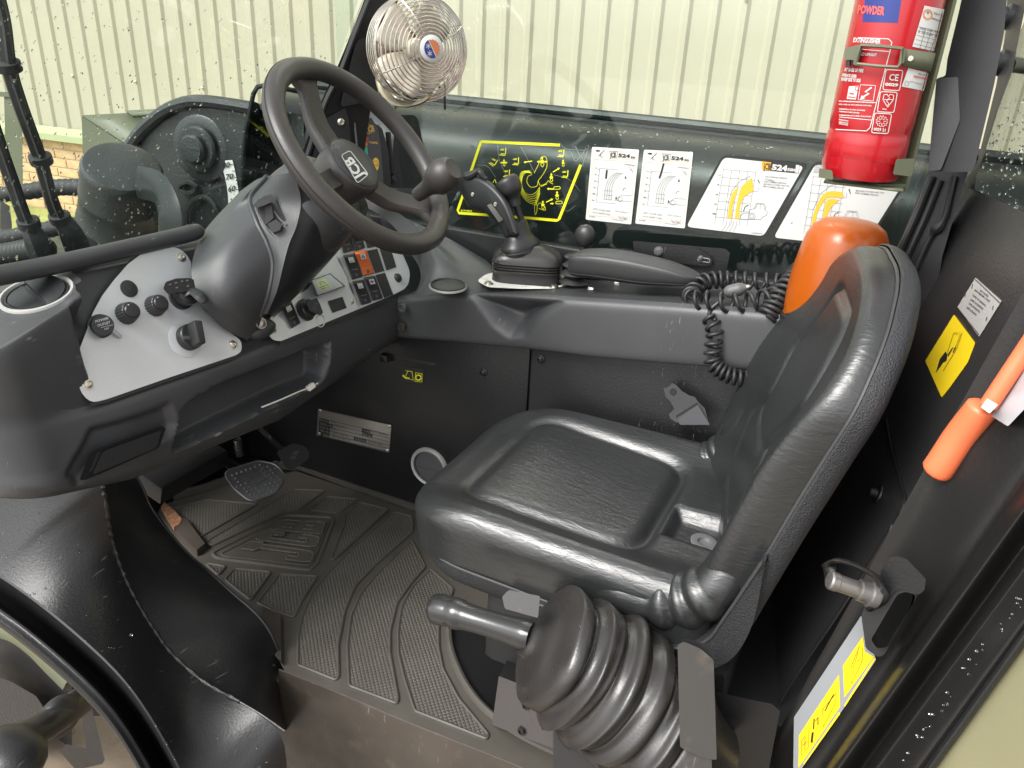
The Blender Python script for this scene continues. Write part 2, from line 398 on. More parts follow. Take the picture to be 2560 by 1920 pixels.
# boom beside the cab
boom = thing('lifting_boom', (-.5, 1.95, .3), 'wet dark green lifting boom running past the side window', 'boom')
bp = []
for k in range(9):
    a = math.pi/2*k/8; bp.append((1.86-.10*math.sin(a+0)-.0, .79+.10*math.cos(a)))
profb = [(2.35, .86), (2.02, .893), (1.955, .895), (1.95, .89)] + [(1.86+.0-.11*math.sin(math.pi/2*k/8), .78+.105*math.cos(math.pi/2*k/8)) for k in range(9)] + [(1.75, .2), (1.80, .05), (2.3, .05)]
mb = MB()
xs = np.linspace(PY(690, 270, 1.85).x, 1.2, 24)
mb.rings([[Vector((x, y, z+(-.008*(x+.6)))) for y, z in profb] for x in xs], True, True, True)
mb.build('beam', M['boom'], boom, smooth=30)
mb = MB(); mb.tube([Vector((x, 1.985, .905-.008*(x+.6))) for x in xs], .012, 8); mb.build('top_rail', M['boom'], boom)
mb = MB()
for k in range(420):
    x = random.uniform(-1.5, .2); t = random.random()**1.6*1.25; y = 1.86-.11*math.sin(t); z = .78+.105*math.cos(t)-.008*(x+.6)
    if random.random() < .35: y = random.uniform(1.86, 1.95); z = .886-.008*(x+.6)
    r = random.choice((.0022, .003, .004)); n = Vector((0, -math.sin(t), math.cos(t)))
    mb.sphere(Vector((x, y, z)), r, 6, 4, sc=(random.uniform(.8, 1.7), 1, .8))
mb.build('rain_beads', M['water'], boom, kind='stuff')

# round head plate with the angle scale, seen through the windscreen
HPX = 1.75
HP = Plane((-1.9, HPX, .5), (0, -1, 0))
hp = thing('boom_head', HP(480, 560), 'round dark steel plate on the boom head with pivot boss behind the wheel', 'boom head')
out_ = [(310, 400), (322, 370), (345, 335), (380, 300), (420, 272), (470, 255), (520, 254), (580, 262), (640, 272), (760, 290), (760, 640), (300, 640)]
sm = [tuple(v[:2]) for v in crom([Vector((a, b, 0)) for a, b in out_[:9]], 40)] + out_[9:]
mb = MB(); mb.rings([[HP(x, y, -.06) for x, y in sm], [HP(x, y) for x, y in sm]], True, True, True); mb.build('plate', M['hull'], hp, smooth=35)
mb = MB(); rim = [HP(x, y, .012) for x, y in sm[:40]]; mb.tube(rim, .018, 8); mb.build('rim', M['hull'], hp)
c = HP(508, 370, 0); fr = frame_dir(c, (.15, -1, .05))
mb = MB(); mb.lathe([(.095, 0), (.095, .012), (.088, .016), (.066, .016), (.064, .030), (.058, .036), (.042, .036), (.040, .052), (.034, .058), (.001, .058)], fr, 32); mb.build('pivot_boss', M['hull'], hp, smooth=30)
mb = MB(); mb.rings([[HP(x, y, .0), HP(x, y, .10)] for x, y in [(600, 640), (596, 480), (608, 330), (628, 232), (640, 212), (668, 206), (760, 225)]], False); mb.build('web_plate', M['boom'], hp, thick=.012)
for (cx, cy, rx, ry) in ((505, 555, 40, 62), (470, 470, 20, 14)):
    mb = MB(); mb.tube([HP(x, y, .012) for x, y in pl_arc((cx, cy), rx, ry, 0, 360, 25)][:-1], .008, 6, closed=True); mb.build('weld_ring', M['hull'], hp)
# angle scale sticker
sc_l = [(549, 402), (556, 420), (565, 455), (570, 490), (571, 520)]; sc_r = [(581, 400), (588, 430), (594, 462), (597, 490), (597, 512)]
at = thing('angle_scale', HP(572, 460, .004), 'curved white boom angle scale sticker numbered 80 70 60', 'sticker')
mb = MB(); L = crom([HP(x, y, .004) for x, y in sc_l], 14); R2 = crom([HP(x, y, .004) for x, y in sc_r], 14); mb.grid([[a, b_] for a, b_ in zip(L, R2)]); mb.build('backing', M['white'], at)
mb = MB()
pl_text(mb, HP, '80', (556, 421), (574, 418), (1, -14), .02, .007); pl_text(mb, HP, '70', (564, 450), (583, 447), (1, -14), .02, .007); pl_text(mb, HP, '60', (570, 480), (588, 477), (1, -14), .02, .007)
for (x, y, l) in ((574, 412, 9), (580, 428, 7), (586, 444, 9), (589, 460, 6), (590, 474, 9), (593, 488, 6)): pl_stroke(mb, HP, [(x, y), (x+l, y-1)], 1.6, .007)
mb.build('numbers', M['black'], at)

# olive step bracket with slots
BPl = Plane((-2.6, 2.2, .5), (0, -1, 0))
br = thing('step_bracket', BPl(270, 340), 'olive wedge shaped bracket with slotted top beyond the windscreen', 'bracket')
mb = MB(); F1 = [(204, 290), (330, 372), (330, 470), (210, 470)]; mb.rings([[BPl(x, y, -.02) for x, y in F1], [BPl(x, y) for x, y in F1]], True, True, True); mb.build('side_plate', M['olive'], br, smooth=20)
def btop(u, v):
    a = BPl(206, 288).lerp(BPl(336, 372), v); c_ = BPl(206, 288) .lerp(BPl(336, 372), v) + Vector((.62-.12*v, .55-.1*v, .06)); return a.lerp(c_, u)
mb = MB()
edges = [0, .22, .36, .60, .74, 1.0]
mb.grid([[btop(u, v) for v in np.linspace(0, 1, 6)] for u in (0, .24)]); mb.grid([[btop(u, v) for v in np.linspace(0, 1, 6)] for u in (.40, .62)]); mb.grid([[btop(u, v) for v in np.linspace(0, 1, 6)] for u in (.78, 1.0)])
mb.grid([[btop(u, v) for v in (0, .14)] for u in (.2, .85)]); mb.grid([[btop(u, v)+Vector((0, 0, -.001)) for v in (.86, 1)] for u in (.2, .85)])
mb.build('slotted_top', M['olive'], br, smooth=20, thick=.012)
# olive post at the far left
PP_ = Plane((-3.2, 2.4, .5), (0, -1, 0))
po = thing('guard_post', PP_(30, 470), 'olive steel guard post with a flat flange at the left edge', 'post')
mb = MB(); Q = [(10, 240), (54, 240), (58, 470), (16, 470)]; mb.rings([[PP_(x, y, -.05) for x, y in Q], [PP_(x, y) for x, y in Q]], True, True, True); mb.build('post', M['olive'], po, smooth=20)
mb = MB(); Q = [(-60, 226), (52, 232), (52, 243), (-60, 240)]; mb.rings([[PP_(x, y, -.08) for x, y in Q], [PP_(x, y, .01) for x, y in Q]], True, True, True); mb.build('flange', M['olive'], po, smooth=20)
# cylindrical pre-cleaner pot
c0 = PY(306, 418, 1.5); pot = thing('air_intake_pot', PY(290, 600, 1.5), 'wet grey cylindrical air intake pot in front of the windscreen', 'air intake')
ax = (Vector(PY(245, 610, 1.5)) - c0).normalized(); k = 1960/((c0-CAM).dot(_F)); Rr = 96/k
fr = frame_dir(c0, -ax + Vector((0, -.25, .12)))
mb = MB(); mb.lathe([(.001, .010), (Rr*.78, .008), (Rr*.92, .004), (Rr*.985, -.006), (Rr, -.018), (Rr*1.02, -.09), (Rr*1.05, -.10), (Rr*1.05, -.106), (Rr*1.03, -.11), (Rr*1.09, -.185), (Rr*1.12, -.19), (Rr*1.12, -.196), (Rr*1.1, -.20), (Rr*1.17, -.33)], fr, 40); mb.build('housing', M['hull'], pot, smooth=40)
e0 = PY(395, 470, 1.44); e1 = PY(425, 570, 1.40); e2 = PY(420, 640, 1.40)
mb = MB(); mb.tube(crom([PY(345, 455, 1.47), e0, PY(420, 520, 1.41), e1, e2], 14), .042, 8, flat=.16, up=(0, -1, .2)); mb.build('strap', M['boom'], pot)
# hoses
for i, (pts, yy, r) in enumerate((([(-30, 490), (60, 480), (130, 470), (190, 468), (260, 474)], 1.75, .026), ([(-30, 600), (40, 590), (100, 578), (170, 565), (240, 560)], 1.5, .023), ([(-30, 640), (30, 630), (80, 622), (120, 622)], 1.42, .028))):
    lab = ('ribbed black hose crossing in front of the brick wall', 'black wrapped hose low behind the wiper arms', 'thick black hose lowest at the dashboard corner')[i]
    h = thing('hydraulic_hose', PY(*pts[1], yy), lab, 'hose', 'black hoses outside the windscreen')
    P = crom([PY(x, y, yy) for x, y in pts], 120); rad = [r*(1+.10*abs(math.sin(j*.42))) for j in range(120)]
    mb = MB(); mb.tube(P, rad, 12); mb.build('hose', M['rubber'], h)
# wet deck under the hoses
mb = MB(); mb.grid([[PY(x, y, Y_) for x in (-200, 60, 230)] for y, Y_ in ((585, 1.95), (650, 1.45), (740, 1.2))]); dk = mb.build('engine_cover', M['hull'], None, label='wet grey engine cover just outside the windscreen', cat='cover')
mb = MB(); Q = [(0, 500), (24, 515), (30, 560), (28, 600), (0, 605)]; mb.rings([[PY(x, y, 1.72) for x, y in Q], [PY(x, y, 1.62) for x, y in Q]], True, True, True); mb.build('valve_block', M['rubber'], None, label='small black block at the left edge under the ribbed hose', cat='valve block')

# running gear below the cab
ax_t = thing('front_axle', PY(150, 1800, .9), 'black greasy axle casting and rod below the wheel arch', 'axle')
mb = MB()
P = [PY(-40, 1930, .62), PY(60, 1850, .72), PY(150, 1790, .82), PY(230, 1730, .95), PY(330, 1650, 1.1)]
mb.tube(crom(P, 20), [.045]*6+[.036]*14, 14); mb.build('rod', M['paint2'], ax_t)
mb = MB(); mb.sphere(PY(20, 1890, .66), .075, 18, 10, sc=(1.2, 1, .7)); mb.build('joint', M['paint2'], ax_t)
mb = MB(); mb.sphere(PY(148, 1792, .82), .056, 18, 12, sc=(.6, 1, 1)); mb.build('collar', M['rubber'], ax_t)
Q = [(-40, 1680), (30, 1705), (90, 1740), (130, 1800), (100, 1860), (-40, 1880)]
mb = MB(); mb.rings([[PY(x, y, 1.02) for x, y in Q], [PY(x, y, .96) for x, y in Q]], True, True, True); mb.build('casting', mat('greasy_casting', (.02, .02, .022), .3, bump=[('grain', 60, 1.0)]), ax_t, smooth=20)
Q = [(230, 1770), (262, 1900), (255, 1910), (190, 1925), (150, 1880), (165, 1860), (215, 1870), (205, 1790)]
mb = MB(); mb.rings([[PY(x, y, 1.0) for x, y in Q], [PY(x, y, .93) for x, y in Q]], True, True, True); mb.build('yoke', M['paint2'], ax_t, smooth=20)
wr = thing('wheel_rim', PY(60, 1600, 1.15), 'olive wheel rim edge with muddy tyre below the wheel arch', 'wheel')
mb = MB(); A = [(-60, 1545), (30, 1570), (90, 1610), (140, 1660), (180, 1700)]
mb.tube(crom([PY(x, y, .98) for x, y in A], 20), .022, 8, flat=2.0, up=(0, .3, 1)); mb.build('rim', M['olive'], wr)
mb = MB(); mb.grid([[PY(x, y+o, Y_) for x, y in A] for o, Y_ in ((10, .99), (90, 1.05), (320, 1.2))]); mb.build('tyre', M['rubber'], wr)
mb = MB(); mb.grid([[PY(x, y, 1.10) for x in (-150, 100, 330)] for y in (1470, 1640, 1790)]); mb.build('chassis_panel', M['rubber'], None, label='black chassis plate in shadow behind the axle', cat='chassis plate')
# ================================================================ CAB SHELL
cab = thing('telehandler_cab', (-.5, 1.1, 0), 'black open telehandler cab with large windows and sloped wheel arch', 'cab')
YW, YG = 1.38, 1.55
# ---- lower side wall, two panels with a seam
xs_ = PY(1328, 900, YW).x
SWF = Frame((0, YW, 0), (1, 0, 0), (0, 0, 1), (0, -1, 0))
mb = MB(); mb.prism([(-1.5, 0), (xs_-.004, 0), (xs_-.004, .525), (-.92, .468), (-1.5, .455)], SWF, -.02, 0, .002); sp1 = mb.build('side_panel', M['paint'], cab, smooth=30)
mb = MB(); mb.prism([(xs_+.004, 0), (.3, 0), (.3, .62), (xs_+.004, .526)], SWF, -.02, .004, .004); sp2 = mb.build('side_panel', M['paint2'], cab, smooth=30)
SW = Plane((0, YW, 0), (0, -1, 0))
mb = MB(); mb.box(Frame((0, YW, 0), (1, 0, 0), (0, 0, 1), (0, -1, 0)), xs_-.006, xs_+.006, 0, .52, -.03, -.008); mb.build('panel_seam', M['rubber'], cab)
for (x, y) in ((1353, 897), (1210, 930)):
    o = SW(x, y, .004 if x > 1330 else 0); fr = frame_dir(o, (0, -1, 0)); b = MB(); b.lathe([(.009, 0), (.009, .003), (.006, .004), (.006, .008), (.004, .009), (.0035, .006), (.0005, .006)], fr, 12); b.build('bolt', M['paint2'], cab, smooth=20)
# slot lever
mb = MB(); mb.add([SW(x, y, .001) for x, y in ((985, 887), (1089, 908), (1088, 916), (985, 894))], [(0, 1, 2, 3)]); mb.build('lever_slot', M['black'], cab)
mb = MB(); mb.box(SW.frame(SW(968, 892), (1, 0, 0)), -.010, .010, -.009, .009, 0, .016, .002); mb.build('slot_lever', M['dash2'], cab)
# ---- bulkhead and floor pan
mb = MB(); mb.box(Frame((-1.42, 0, 0), (0, 1, 0), (0, 0, 1), (1, 0, 0)), .86, 1.5, -.02, .62, -.03, 0); mb.build('front_bulkhead', M['paint'], cab)
mb = MB(); mb.box(Frame((0, 0, 0), (1, 0, 0), (0, 1, 0), (0, 0, 1)), -1.42, .3, .875, 1.5, -.06, -.003); mb.build('floor_pan', M['paint'], cab)
# ---- wheel arch: outer plate, inner plate, weld, flange
Ao = [(-300, 1290), (-60, 1405), (0, 1437), (70, 1485), (135, 1535), (200, 1590), (265, 1650), (320, 1710), (370, 1780), (420, 1865), (470, 1960), (500, 2030), (560, 2140), (640, 2380)]
Aw = [(120, 1060), (240, 1180), (262, 1240), (273, 1310), (285, 1370), (310, 1440), (345, 1510), (385, 1575), (430, 1635), (510, 1705), (600, 1755), (668, 1800), (714, 1880), (716, 2100)]
Aw2 = [(600, 1755), (655, 1790), (715, 1830)]
Y0, Y1 = .55, .67
ctrl = [[PY(x, y, Y0) for x, y in Ao], [PY((a[0]*.5+b[0]*.5), (a[1]*.5+b[1]*.5), .61) + Vector((0, 0, .006)) for a, b in zip(Ao, Aw)], [PY(x, y, Y1) for x, y in Aw]]
mb = MB(); mb.grid(patch(ctrl, 14, 60)); mb.build('wheel_arch_plate', M['paint2'], cab, smooth=60, thick=None)
Br = [(260, 1080), (345, 1200), (375, 1265), (410, 1315), (470, 1385), (530, 1437), (585, 1487), (635, 1530), (668, 1570), (692, 1620), (712, 1690), (715, 1830)]
Wl = Aw[:11]+[(714, 1829)]
ctrl = [[PY(x, y, Y1) for x, y in Wl], [PY(a[0]*.45+b[0]*.55, a[1]*.45+b[1]*.55, .76)+Vector((0, 0, .008)) for a, b in zip(Wl, Br)], [PY(x, y, .84) for x, y in Br]]
mb = MB(); G = patch(ctrl, 14, 60); mb.grid(G); mb.build('wheel_arch_inner', M['paint2'], cab, smooth=60)
mb2 = MB(); mb2.rings([[PY(x, y, .875) for x, y in ((630, 1700), (718, 1690), (720, 2040), (630, 2040))], [PY(x, y, .866) for x, y in ((630, 1700), (718, 1690), (720, 2040), (630, 2040))]], True, True, True); mb2.build('arch_end_plate', M['paint2'], cab, smooth=20)
edge = [r for r in G[-1]]
mb = MB(); mb.tube(edge, .003, 6); mb.build('plate_edge', M['paint2'], cab)
wl = crom([PY(x, y, Y1) for x, y in Aw[:11]], 90); rad = [.0035*(1+.35*math.sin(i*1.9)+random.uniform(-.2, .2)) for i in range(90)]
wl2 = crom([PY(x, y, Y1) for x, y in (Aw[10], (655, 1788), (712, 1828))], 20); mb = MB(); mb.tube(wl, rad, 7); mb.tube(wl2, .002, 6); mb.build('weld_bead', M['paint2'], cab)
# flange channel along the arch rim
off1 = [(x-20, y+28) for x, y in Ao]; off2 = [(x-48, y+62) for x, y in Ao]; off3 = [(x-58, y+84) for x, y in Ao]
mb = MB(); mb.grid([crom([PY(x, y, .55) for x, y in Ao], 50), crom([PY(x-3, y+5, .548) for x, y in Ao], 50), crom([PY(x, y, .60) for x, y in off1], 50)]); mb.build('channel_floor', M['dash2'], cab)
mb = MB(); mb.grid(patch([[PY(x+12, y-14, .57) for x, y in off2], [PY(x+6, y-8, .535) for x, y in off2], [PY(x, y, .53) for x, y in off2], [PY(x, y, .52) for x, y in off3], [PY(x, y+8, .54) for x, y in off3]], 16, 50)); mb.build('flange', M['paint2'], cab, smooth=50)
mb = MB(); mb.grid([crom([PY(x, y, .60) for x, y in off1], 50), crom([PY(x+12, y-14, .57) for x, y in off2], 50)]); mb.build('channel_wall', M['dash2'], cab)
# beads of rain on the arch
mb = MB()
AG = patch([[PY(x, y, Y0) for x, y in Ao], [PY((a[0]*.5+b[0]*.5), (a[1]*.5+b[1]*.5), .61) + Vector((0, 0, .006)) for a, b in zip(Ao, Aw)], [PY(x, y, Y1) for x, y in Aw]], 30, 200)
for k in range(150):
    t = random.random(); i = min(29, int((random.random()**2.6)*26)); j = int(t*199); r = random.choice((.0008, .0012, .0018))
    mb.sphere(AG[i][j]+Vector((0, 0, .0003)), r, 7, 5, sc=(1, 1, .7))
for (x, y, r) in ((257, 1550, .0035), (330, 1600, .0025), (195, 1564, .003)):
    mb.sphere(PY(x, y, .60)+Vector((0, 0, .010)), r, 10, 6, sc=(1, 1, .7))
mb.build('rain_beads', M['water'], cab, kind='stuff')
# ---- rear panel plane, jamb
RP = Plane((.109, 1.2, .766), (-1, -.2, .25))
LEAN = Vector((.25, 0, 1)).normalized()
Q = [(2356, 640), (2408, 462), (2445, 478), (2600, 548), (2700, 900), (2420, 1200), (2237, 1300), (1942, 1771), (1912, 1940), (1700, 1940), (1800, 1500), (2050, 1100)]
mb = MB(); mb.rings([[RP(x, y, -.02) for x, y in Q], [RP(x, y) for x, y in Q]], True, True, True); mb.build('rear_panel', mat('rear_black_paint', (.026, .0255, .026), .36, bump=[('noise', 240, .35)], rvar=.06), cab, smooth=20)
mb = MB(); mb.tube(crom([RP(x, y, .002) for x, y in ((2215, 1035), (2225, 1100), (2245, 1180), (2262, 1245), (2252, 1285), (2237, 1305), (2100, 1525), (1942, 1771), (1912, 1925))], 40), .0022, 6); mb.build('panel_edge', M['paint2'], cab)
o = RP(2195, 1235, 0); fr = frame_dir(o, RP.n); mb = MB(); mb.lathe([(.014, 0), (.013, .002), (.007, .003), (.006, .012), (.004, .013), (.0005, .013)], fr, 14); mb.build('bolt', M['paint2'], cab)
# jamb: profile strips swept along the lean, from lines crossing the photo's row y=1600
lines = [((2237, 1300), (2045, 1600), RP), ]
def jl(x1300, x1900, Yv, ya=1250, yb=1990):
    f = lambda y: x1300+(x1900-x1300)*(y-1300)/600.0
    return [PY(f(y), y, Yv) for y in (ya, 1500, 1750, yb)]
def jline(x1300, x1900, Yv):
    f = lambda y: x1300+(x1900-x1300)*(y-1300)/600.0
    a, b_ = PY(f(1300), 1300, Yv), PY(f(1900), 1900, Yv); d = (a-b_)
    return [b_-d*.35, b_, a, a+d*1.6]
J = [jline(2240, 1905, .905), jline(2300, 1960, .895), jline(2440, 2020, .85), jline(2492, 2070, .835), jline(2504, 2082, .80), jline(2530, 2100, .775), jline(2552, 2122, .772), jline(2600, 2165, .80), jline(2620, 2178, .79), jline(2640, 2198, .74), jline(2655, 2212, .735), jline(2700, 2255, .715), jline(2740, 2300, .70), jline(2760, 2330, .70)]
mj = mat('jamb_black', (.013, .0125, .0122), .34, bump=[('noise', 260, .15)], rvar=.06)
mb = MB(); ctrlJ = [[J[i][k] for k in range(4)] for i in range(len(J))]
mb.grid(patch(ctrlJ, 90, 6)); mb.build('door_jamb', mj, cab, smooth=60)
S = [jline(2756, 2322, .705), jline(2762, 2332, .685), jline(2785, 2350, .685), jline(2792, 2356, .70)]
mb = MB(); mb.grid(patch(S, 16, 6)); mb.build('door_seal', M['rubber'], cab, smooth=60)
mb = MB(); mb.grid([[a for a in jline(2792, 2356, .695)], [a for a in jline(3300, 2860, .55)]]); op = mb.build('outer_panel', M['olive2'], cab)
mb = MB()
for k in range(110):
    y = random.uniform(1500, 1925); x = 2356+(1900-y)*.727+random.uniform(10, 220)
    if x > 2570: continue
    p = PY(x, y, .695); t = (x-(2356+(1900-y)*.727))/504; p = PY(x, y, .695-.145*t)
    mb.sphere(p, random.choice((.0008, .0013, .0018)), 7, 5)
for k in range(90):
    y = random.uniform(1350, 1925); x = 2240+(1900-y)*.727+random.uniform(0, 70)
    if x > 2575: continue
    mb.sphere(PY(x, y, .71), random.choice((.0006, .001, .0014)), 7, 5)
mb.build('rain_beads', M['water'], cab, kind='stuff')
# ---- seat platform
mb = MB(); mb.box(Frame((0, 0, 0), (1, 0, 0), (0, 1, 0), (0, 0, 1)), -.40, .10, .93, 1.34, -.003, .20, .015); mb.build('seat_platform', M['paint'], cab, smooth=40)
PT = [PZ(x, y, .115) for x, y in ((1560, 1690), (1800, 1718), (1930, 1745), (1960, 1735), (2150, 1400), (1700, 1480))]
mb = MB(); mb.rings([[p-Vector((0, 0, .012)) for p in PT], PT], True, True, True); mb.build('platform_plate', M['paint'], cab, smooth=30)
SK = [(1395, 1740), (1700, 1712), (1930, 1760), (1950, 1778), (1915, 1960), (1395, 1960)]
SKP = Plane((0, .862, 0), (0, -1, 0)); mb = MB(); mb.rings([[SKP(x, y, -.02) for x, y in SK], [SKP(x, y) for x, y in SK]], True, True, True); mb.build('sill_skirt', M['paint2'], cab, smooth=30)
mb = MB(); mb.poly([SKP(x, y, .0008) for x, y in pl_arc((1828, 1814), 17, 17, 0, 345, 20)]); mb.build('drain_hole', M['black'], cab)
mb = MB(); mb.box(Frame(PZ(1850, 1690, .118), (1, 0, 0), (0, 1, 0), (0, 0, 1)), -.02, .03, -.03, .02, 0, .03, .004); mb.build('seat_rail_foot', M['paint2'], cab)
fr = frame_dir(PZ(1893, 1645, .12), (0, 0, 1)); mb = MB(); mb.lathe([(.020, 0), (.020, .003), (.012, .004)], fr, 16); mb.lathe([(.012, .004), (.012, .012), (.010, .014), (.0005, .014)], fr, 6); mb.build('rail_bolt', M['paint2'], cab, smooth=20)
# ---- side window
def wx(x, y): return PY(x, y, YG)
gz0 = .655
mb = MB(); mb.box(Frame((0, YG, 0), (1, 0, 0), (0, 0, 1), (0, -1, 0)), -1.20, .04, gz0, 1.75, -.002, .002); mb.build('side_window', M['glass'], cab)
mb = MB(); mb.box(Frame((0, YG, 0), (1, 0, 0), (0, 0, 1), (0, -1, 0)), -1.20, .04, gz0-.06, gz0+.017, -.02, .006, .003); mb.build('window_rail', M['dash2'], cab, smooth=30)
# frit dots along the lower glass edge and the rear edge
mb = MB()
for i in range(360):
    for r_ in range(3):
        x = -1.1+i*.0031+(r_ % 2)*.0015; z = gz0+.020+r_*.0032; s_ = .0012-.00022*r_
        mb.add([Vector((x-s_, YG-.0035, z)), Vector((x, YG-.0035, z-s_)), Vector((x+s_, YG-.0035, z)), Vector((x, YG-.0035, z+s_))], [(0, 1, 2, 3)])
mb.build('frit_dots', M['mesh'], cab, kind='stuff')
# ---- front pillar
PF = Plane(PY(900, 100, 1.44), (.8, -.6, 0))
Q = [(925, -40), (880, 80), (842, 170), (800, 260), (760, 370), (726, 470), (690, 590), (800, 640), (900, 640), (905, 420), (932, 235), (945, 140), (1010, -40)]
PFb = Plane(PY(900, 100, 1.44), (.8, -.6, 0))
mb = MB(); mb.rings([[PFb(x, y, -.05) for x, y in Q], [PFb(x, y) for x, y in Q]], True, True, True); mb.build('front_pillar', M['paint'], cab, smooth=20)
mb = MB(); mb.tube(crom([PFb(x, y, .004) for x, y in ((930, -20), (890, 80), (852, 180), (812, 262), (772, 380), (738, 480), (705, 590))], 30), .006, 8); mb.build('pillar_seal', M['rubber'], cab)
Q2 = [(850, 268), (868, 190), (890, 105), (905, 94), (926, 92), (935, 110), (946, 238), (900, 258)]
mb = MB(); mb.prism(rpoly(Q2, 14, 5)[::-1], lambda a, b_, c: PFb(a, b_, c), .006, .020, .0); mb.build('pillar_cover', M['dash2'], cab, smooth=30)
Q3 = [(808, 300), (862, 270), (872, 300), (884, 430), (890, 560), (850, 600), (760, 560), (772, 420)]
mb = MB(); mb.prism(Q3[::-1], lambda a, b_, c: PFb(a, b_, c), .004, .012, .0); mb.build('pillar_bracket', M['dash2'], cab, smooth=30)
fr = frame_dir(PFb(852, 305, .012), PFb.n); mb = MB(); mb.lathe([(.008, 0), (.0075, .003), (.005, .005), (.004, .003), (.0005, .003)], fr, 12); mb.build('screw', M['zinc'], cab)
# ---- windscreen
wp = [PX(-120, 740, -1.16), PX(540, 590, -1.16), PFb(720, 520, -.02), PFb(915, -60, -.02)]
WSn = (wp[1]-wp[0]).cross(wp[3]-wp[0]).normalized(); WSn = WSn if WSn.x > 0 else -WSn
WS = Plane(wp[0], WSn)
mb = MB(); Q = [(-300, 760), (540, 600), (720, 600), (760, 420), (960, -200), (-300, -200)]; mb.rings([[WS(x, y, -.004) for x, y in Q], [WS(x, y) for x, y in Q]], True, True, True); mb.build('windscreen', M['glass'], cab, smooth=20)
mb = MB()
for k in range(900):
    y = random.uniform(-30, 660); x = random.uniform(-20, 910-.36*max(0, y))
    dens = 1 if y > 180 else (.55 if x > 250 else .8)
    if random.random() > dens*.85: continue
    p = WS(x, y, -.004); r = random.choice((.0010, .0013, .0016, .002, .0025)); 
    f_ = WS.frame(p, (0, 1, 0)); f2 = Frame(p, f_.x, (f_.y+f_.x*random.uniform(-.4, .8)).normalized(), -f_.z)
    R_ = [[f2(r*q*math.cos(a)*.75, r*q*math.sin(a)*(1.35 if math.sin(a) > 0 else .9), h*r) for a in [2*math.pi*i/7 for i in range(7)]] for q, h in ((1, 0), (.8, .35), (.4, .55))]
    mb.rings(R_, True, False, True)
mb.build('rain_beads', M['water'], cab, kind='stuff')
mb = MB()
for i in range(130):
    y = -20+i*4.6; x = 912-.355*y-3 if y < 250 else 825-.38*(y-250)-2
    for r_ in range(2):
        p = WS(x-r_*5+4, y, .001); q = WS(x-r_*5+1.2, y+1.3, .001); mb.add([p, WS(x-r_*5+2.6, y-1.4, .001), q, WS(x-r_*5+2.6, y+2.2, .001)], [(0, 1, 2, 3)])
mb.build('frit_dots', M['mesh'], cab, kind='stuff')
# ---- rear pillar, cover, rear window
Rr1 = Plane(PY(2330, 300, 1.42), (-.6, -.8, .15))
Q = [(2322, 425), (2247, 613), (2180, 800), (2330, 800), (2356, 640), (2408, 462), (2440, 380), (2380, 300)]
mb = MB(); mb.rings([[Rr1(x, y, -.05) for x, y in Q], [Rr1(x, y) for x, y in Q]], True, True, True); mb.build('rear_pillar', M['dash2'], cab, smooth=20)
mb = MB(); mb.tube(crom([Rr1(x, y, .004) for x, y in ((2385, 440), (2372, 500), (2360, 548), (2335, 580), (2312, 620), (2270, 720))], 20), [.004]*9+[.007, .009, .008]+[.004]*8, 8); mb.build('pillar_seal', M['rubber'], cab)
mb = MB(); mb.tube(crom([Rr1(x, y, .003) for x, y in ((2330, 440), (2290, 540), (2240, 650), (2190, 770))], 20), .006, 8); mb.tube(crom([Rr1(x, y, .003) for x, y in ((2350, 450), (2310, 550), (2260, 660), (2210, 780))], 20), .005, 8); mb.build('trim_fold', M['dash2'], cab)
Rc = Plane(PY(2400, 200, 1.30), (-.35, -.93, .1))
lo = [(2320, 424), (2325, 330), (2341, 200), (2352, 192), (2364, 188), (2412, 188), (2398, 330), (2356, 434)]
mb = MB(); Q = [(2322, 428), (2326, 330), (2343, 196), (2378, 186), (2412, 190), (2440, 150), (2520, 0), (2524, -40), (2412, -40), (2397, 30), (2367, 150), (2363, 186), (2341, 196)]
cov = [(2320, 428), (2341, 196), (2364, 190), (2368, 150), (2397, 30), (2412, -40), (2520, -40), (2511, 75), (2486, 209), (2438, 411), (2427, 430)]
mb.prism(rpoly(cov, 8, 3)[::-1], lambda a, b_, c: Rc(a, b_, c), -.05, .018, .0); mb.build('pillar_cover', M['dash2'], cab, smooth=30)
mb = MB(); q1 = [(2320, 428), (2341, 196), (2395, 192), (2400, 300), (2352, 425)]
mb.prism(rpoly(q1, 6, 3)[::-1], lambda a, b_, c: Rc(a, b_, c+ (0.0 if c < .02 else -.010*(a-2320)/80)), .012, .030, .0); mb.build('cover_step', M['dash2'], cab, smooth=30)
rw = [(2440, 440), (2458, 385), (2495, 268), (2530, 175), (2545, 90), (2575, 20), (2700, -60), (2760, 640), (2600, 548), (2438, 476)]
mb = MB(); mb.rings([[RP(x, y, -.034) for x, y in rw], [RP(x, y, -.03) for x, y in rw]], True, True, True); mb.build('rear_window', M['glass'], cab, smooth=20)
sl_ = [(2520, -60), (2514, 80), (2490, 215), (2442, 410), (2412, 450), (2412, 464), (2436, 476), (2440, 440), (2460, 388), (2497, 270), (2532, 176), (2548, 90), (2580, -60)]
mb = MB(); mb.rings([[RP(x, y, -.05) for x, y in sl_], [RP(x, y, .004) for x, y in sl_]], True, True, True); mb.build('window_seal', M['rubber'], cab, smooth=30)
mb = MB()
for k in range(130):
    x = random.uniform(2445, 2560); y = random.uniform(250, 520)
    if x < 2440+ (470-y)*.28: continue
    p = RP(x, y, -.036); r = random.choice((.001, .0014, .002)); mb.sphere(p, r, 6, 4, sc=(1, .8, random.uniform(1.2, 2.6)))
mb.build('rain_beads', M['water'], cab, kind='stuff')
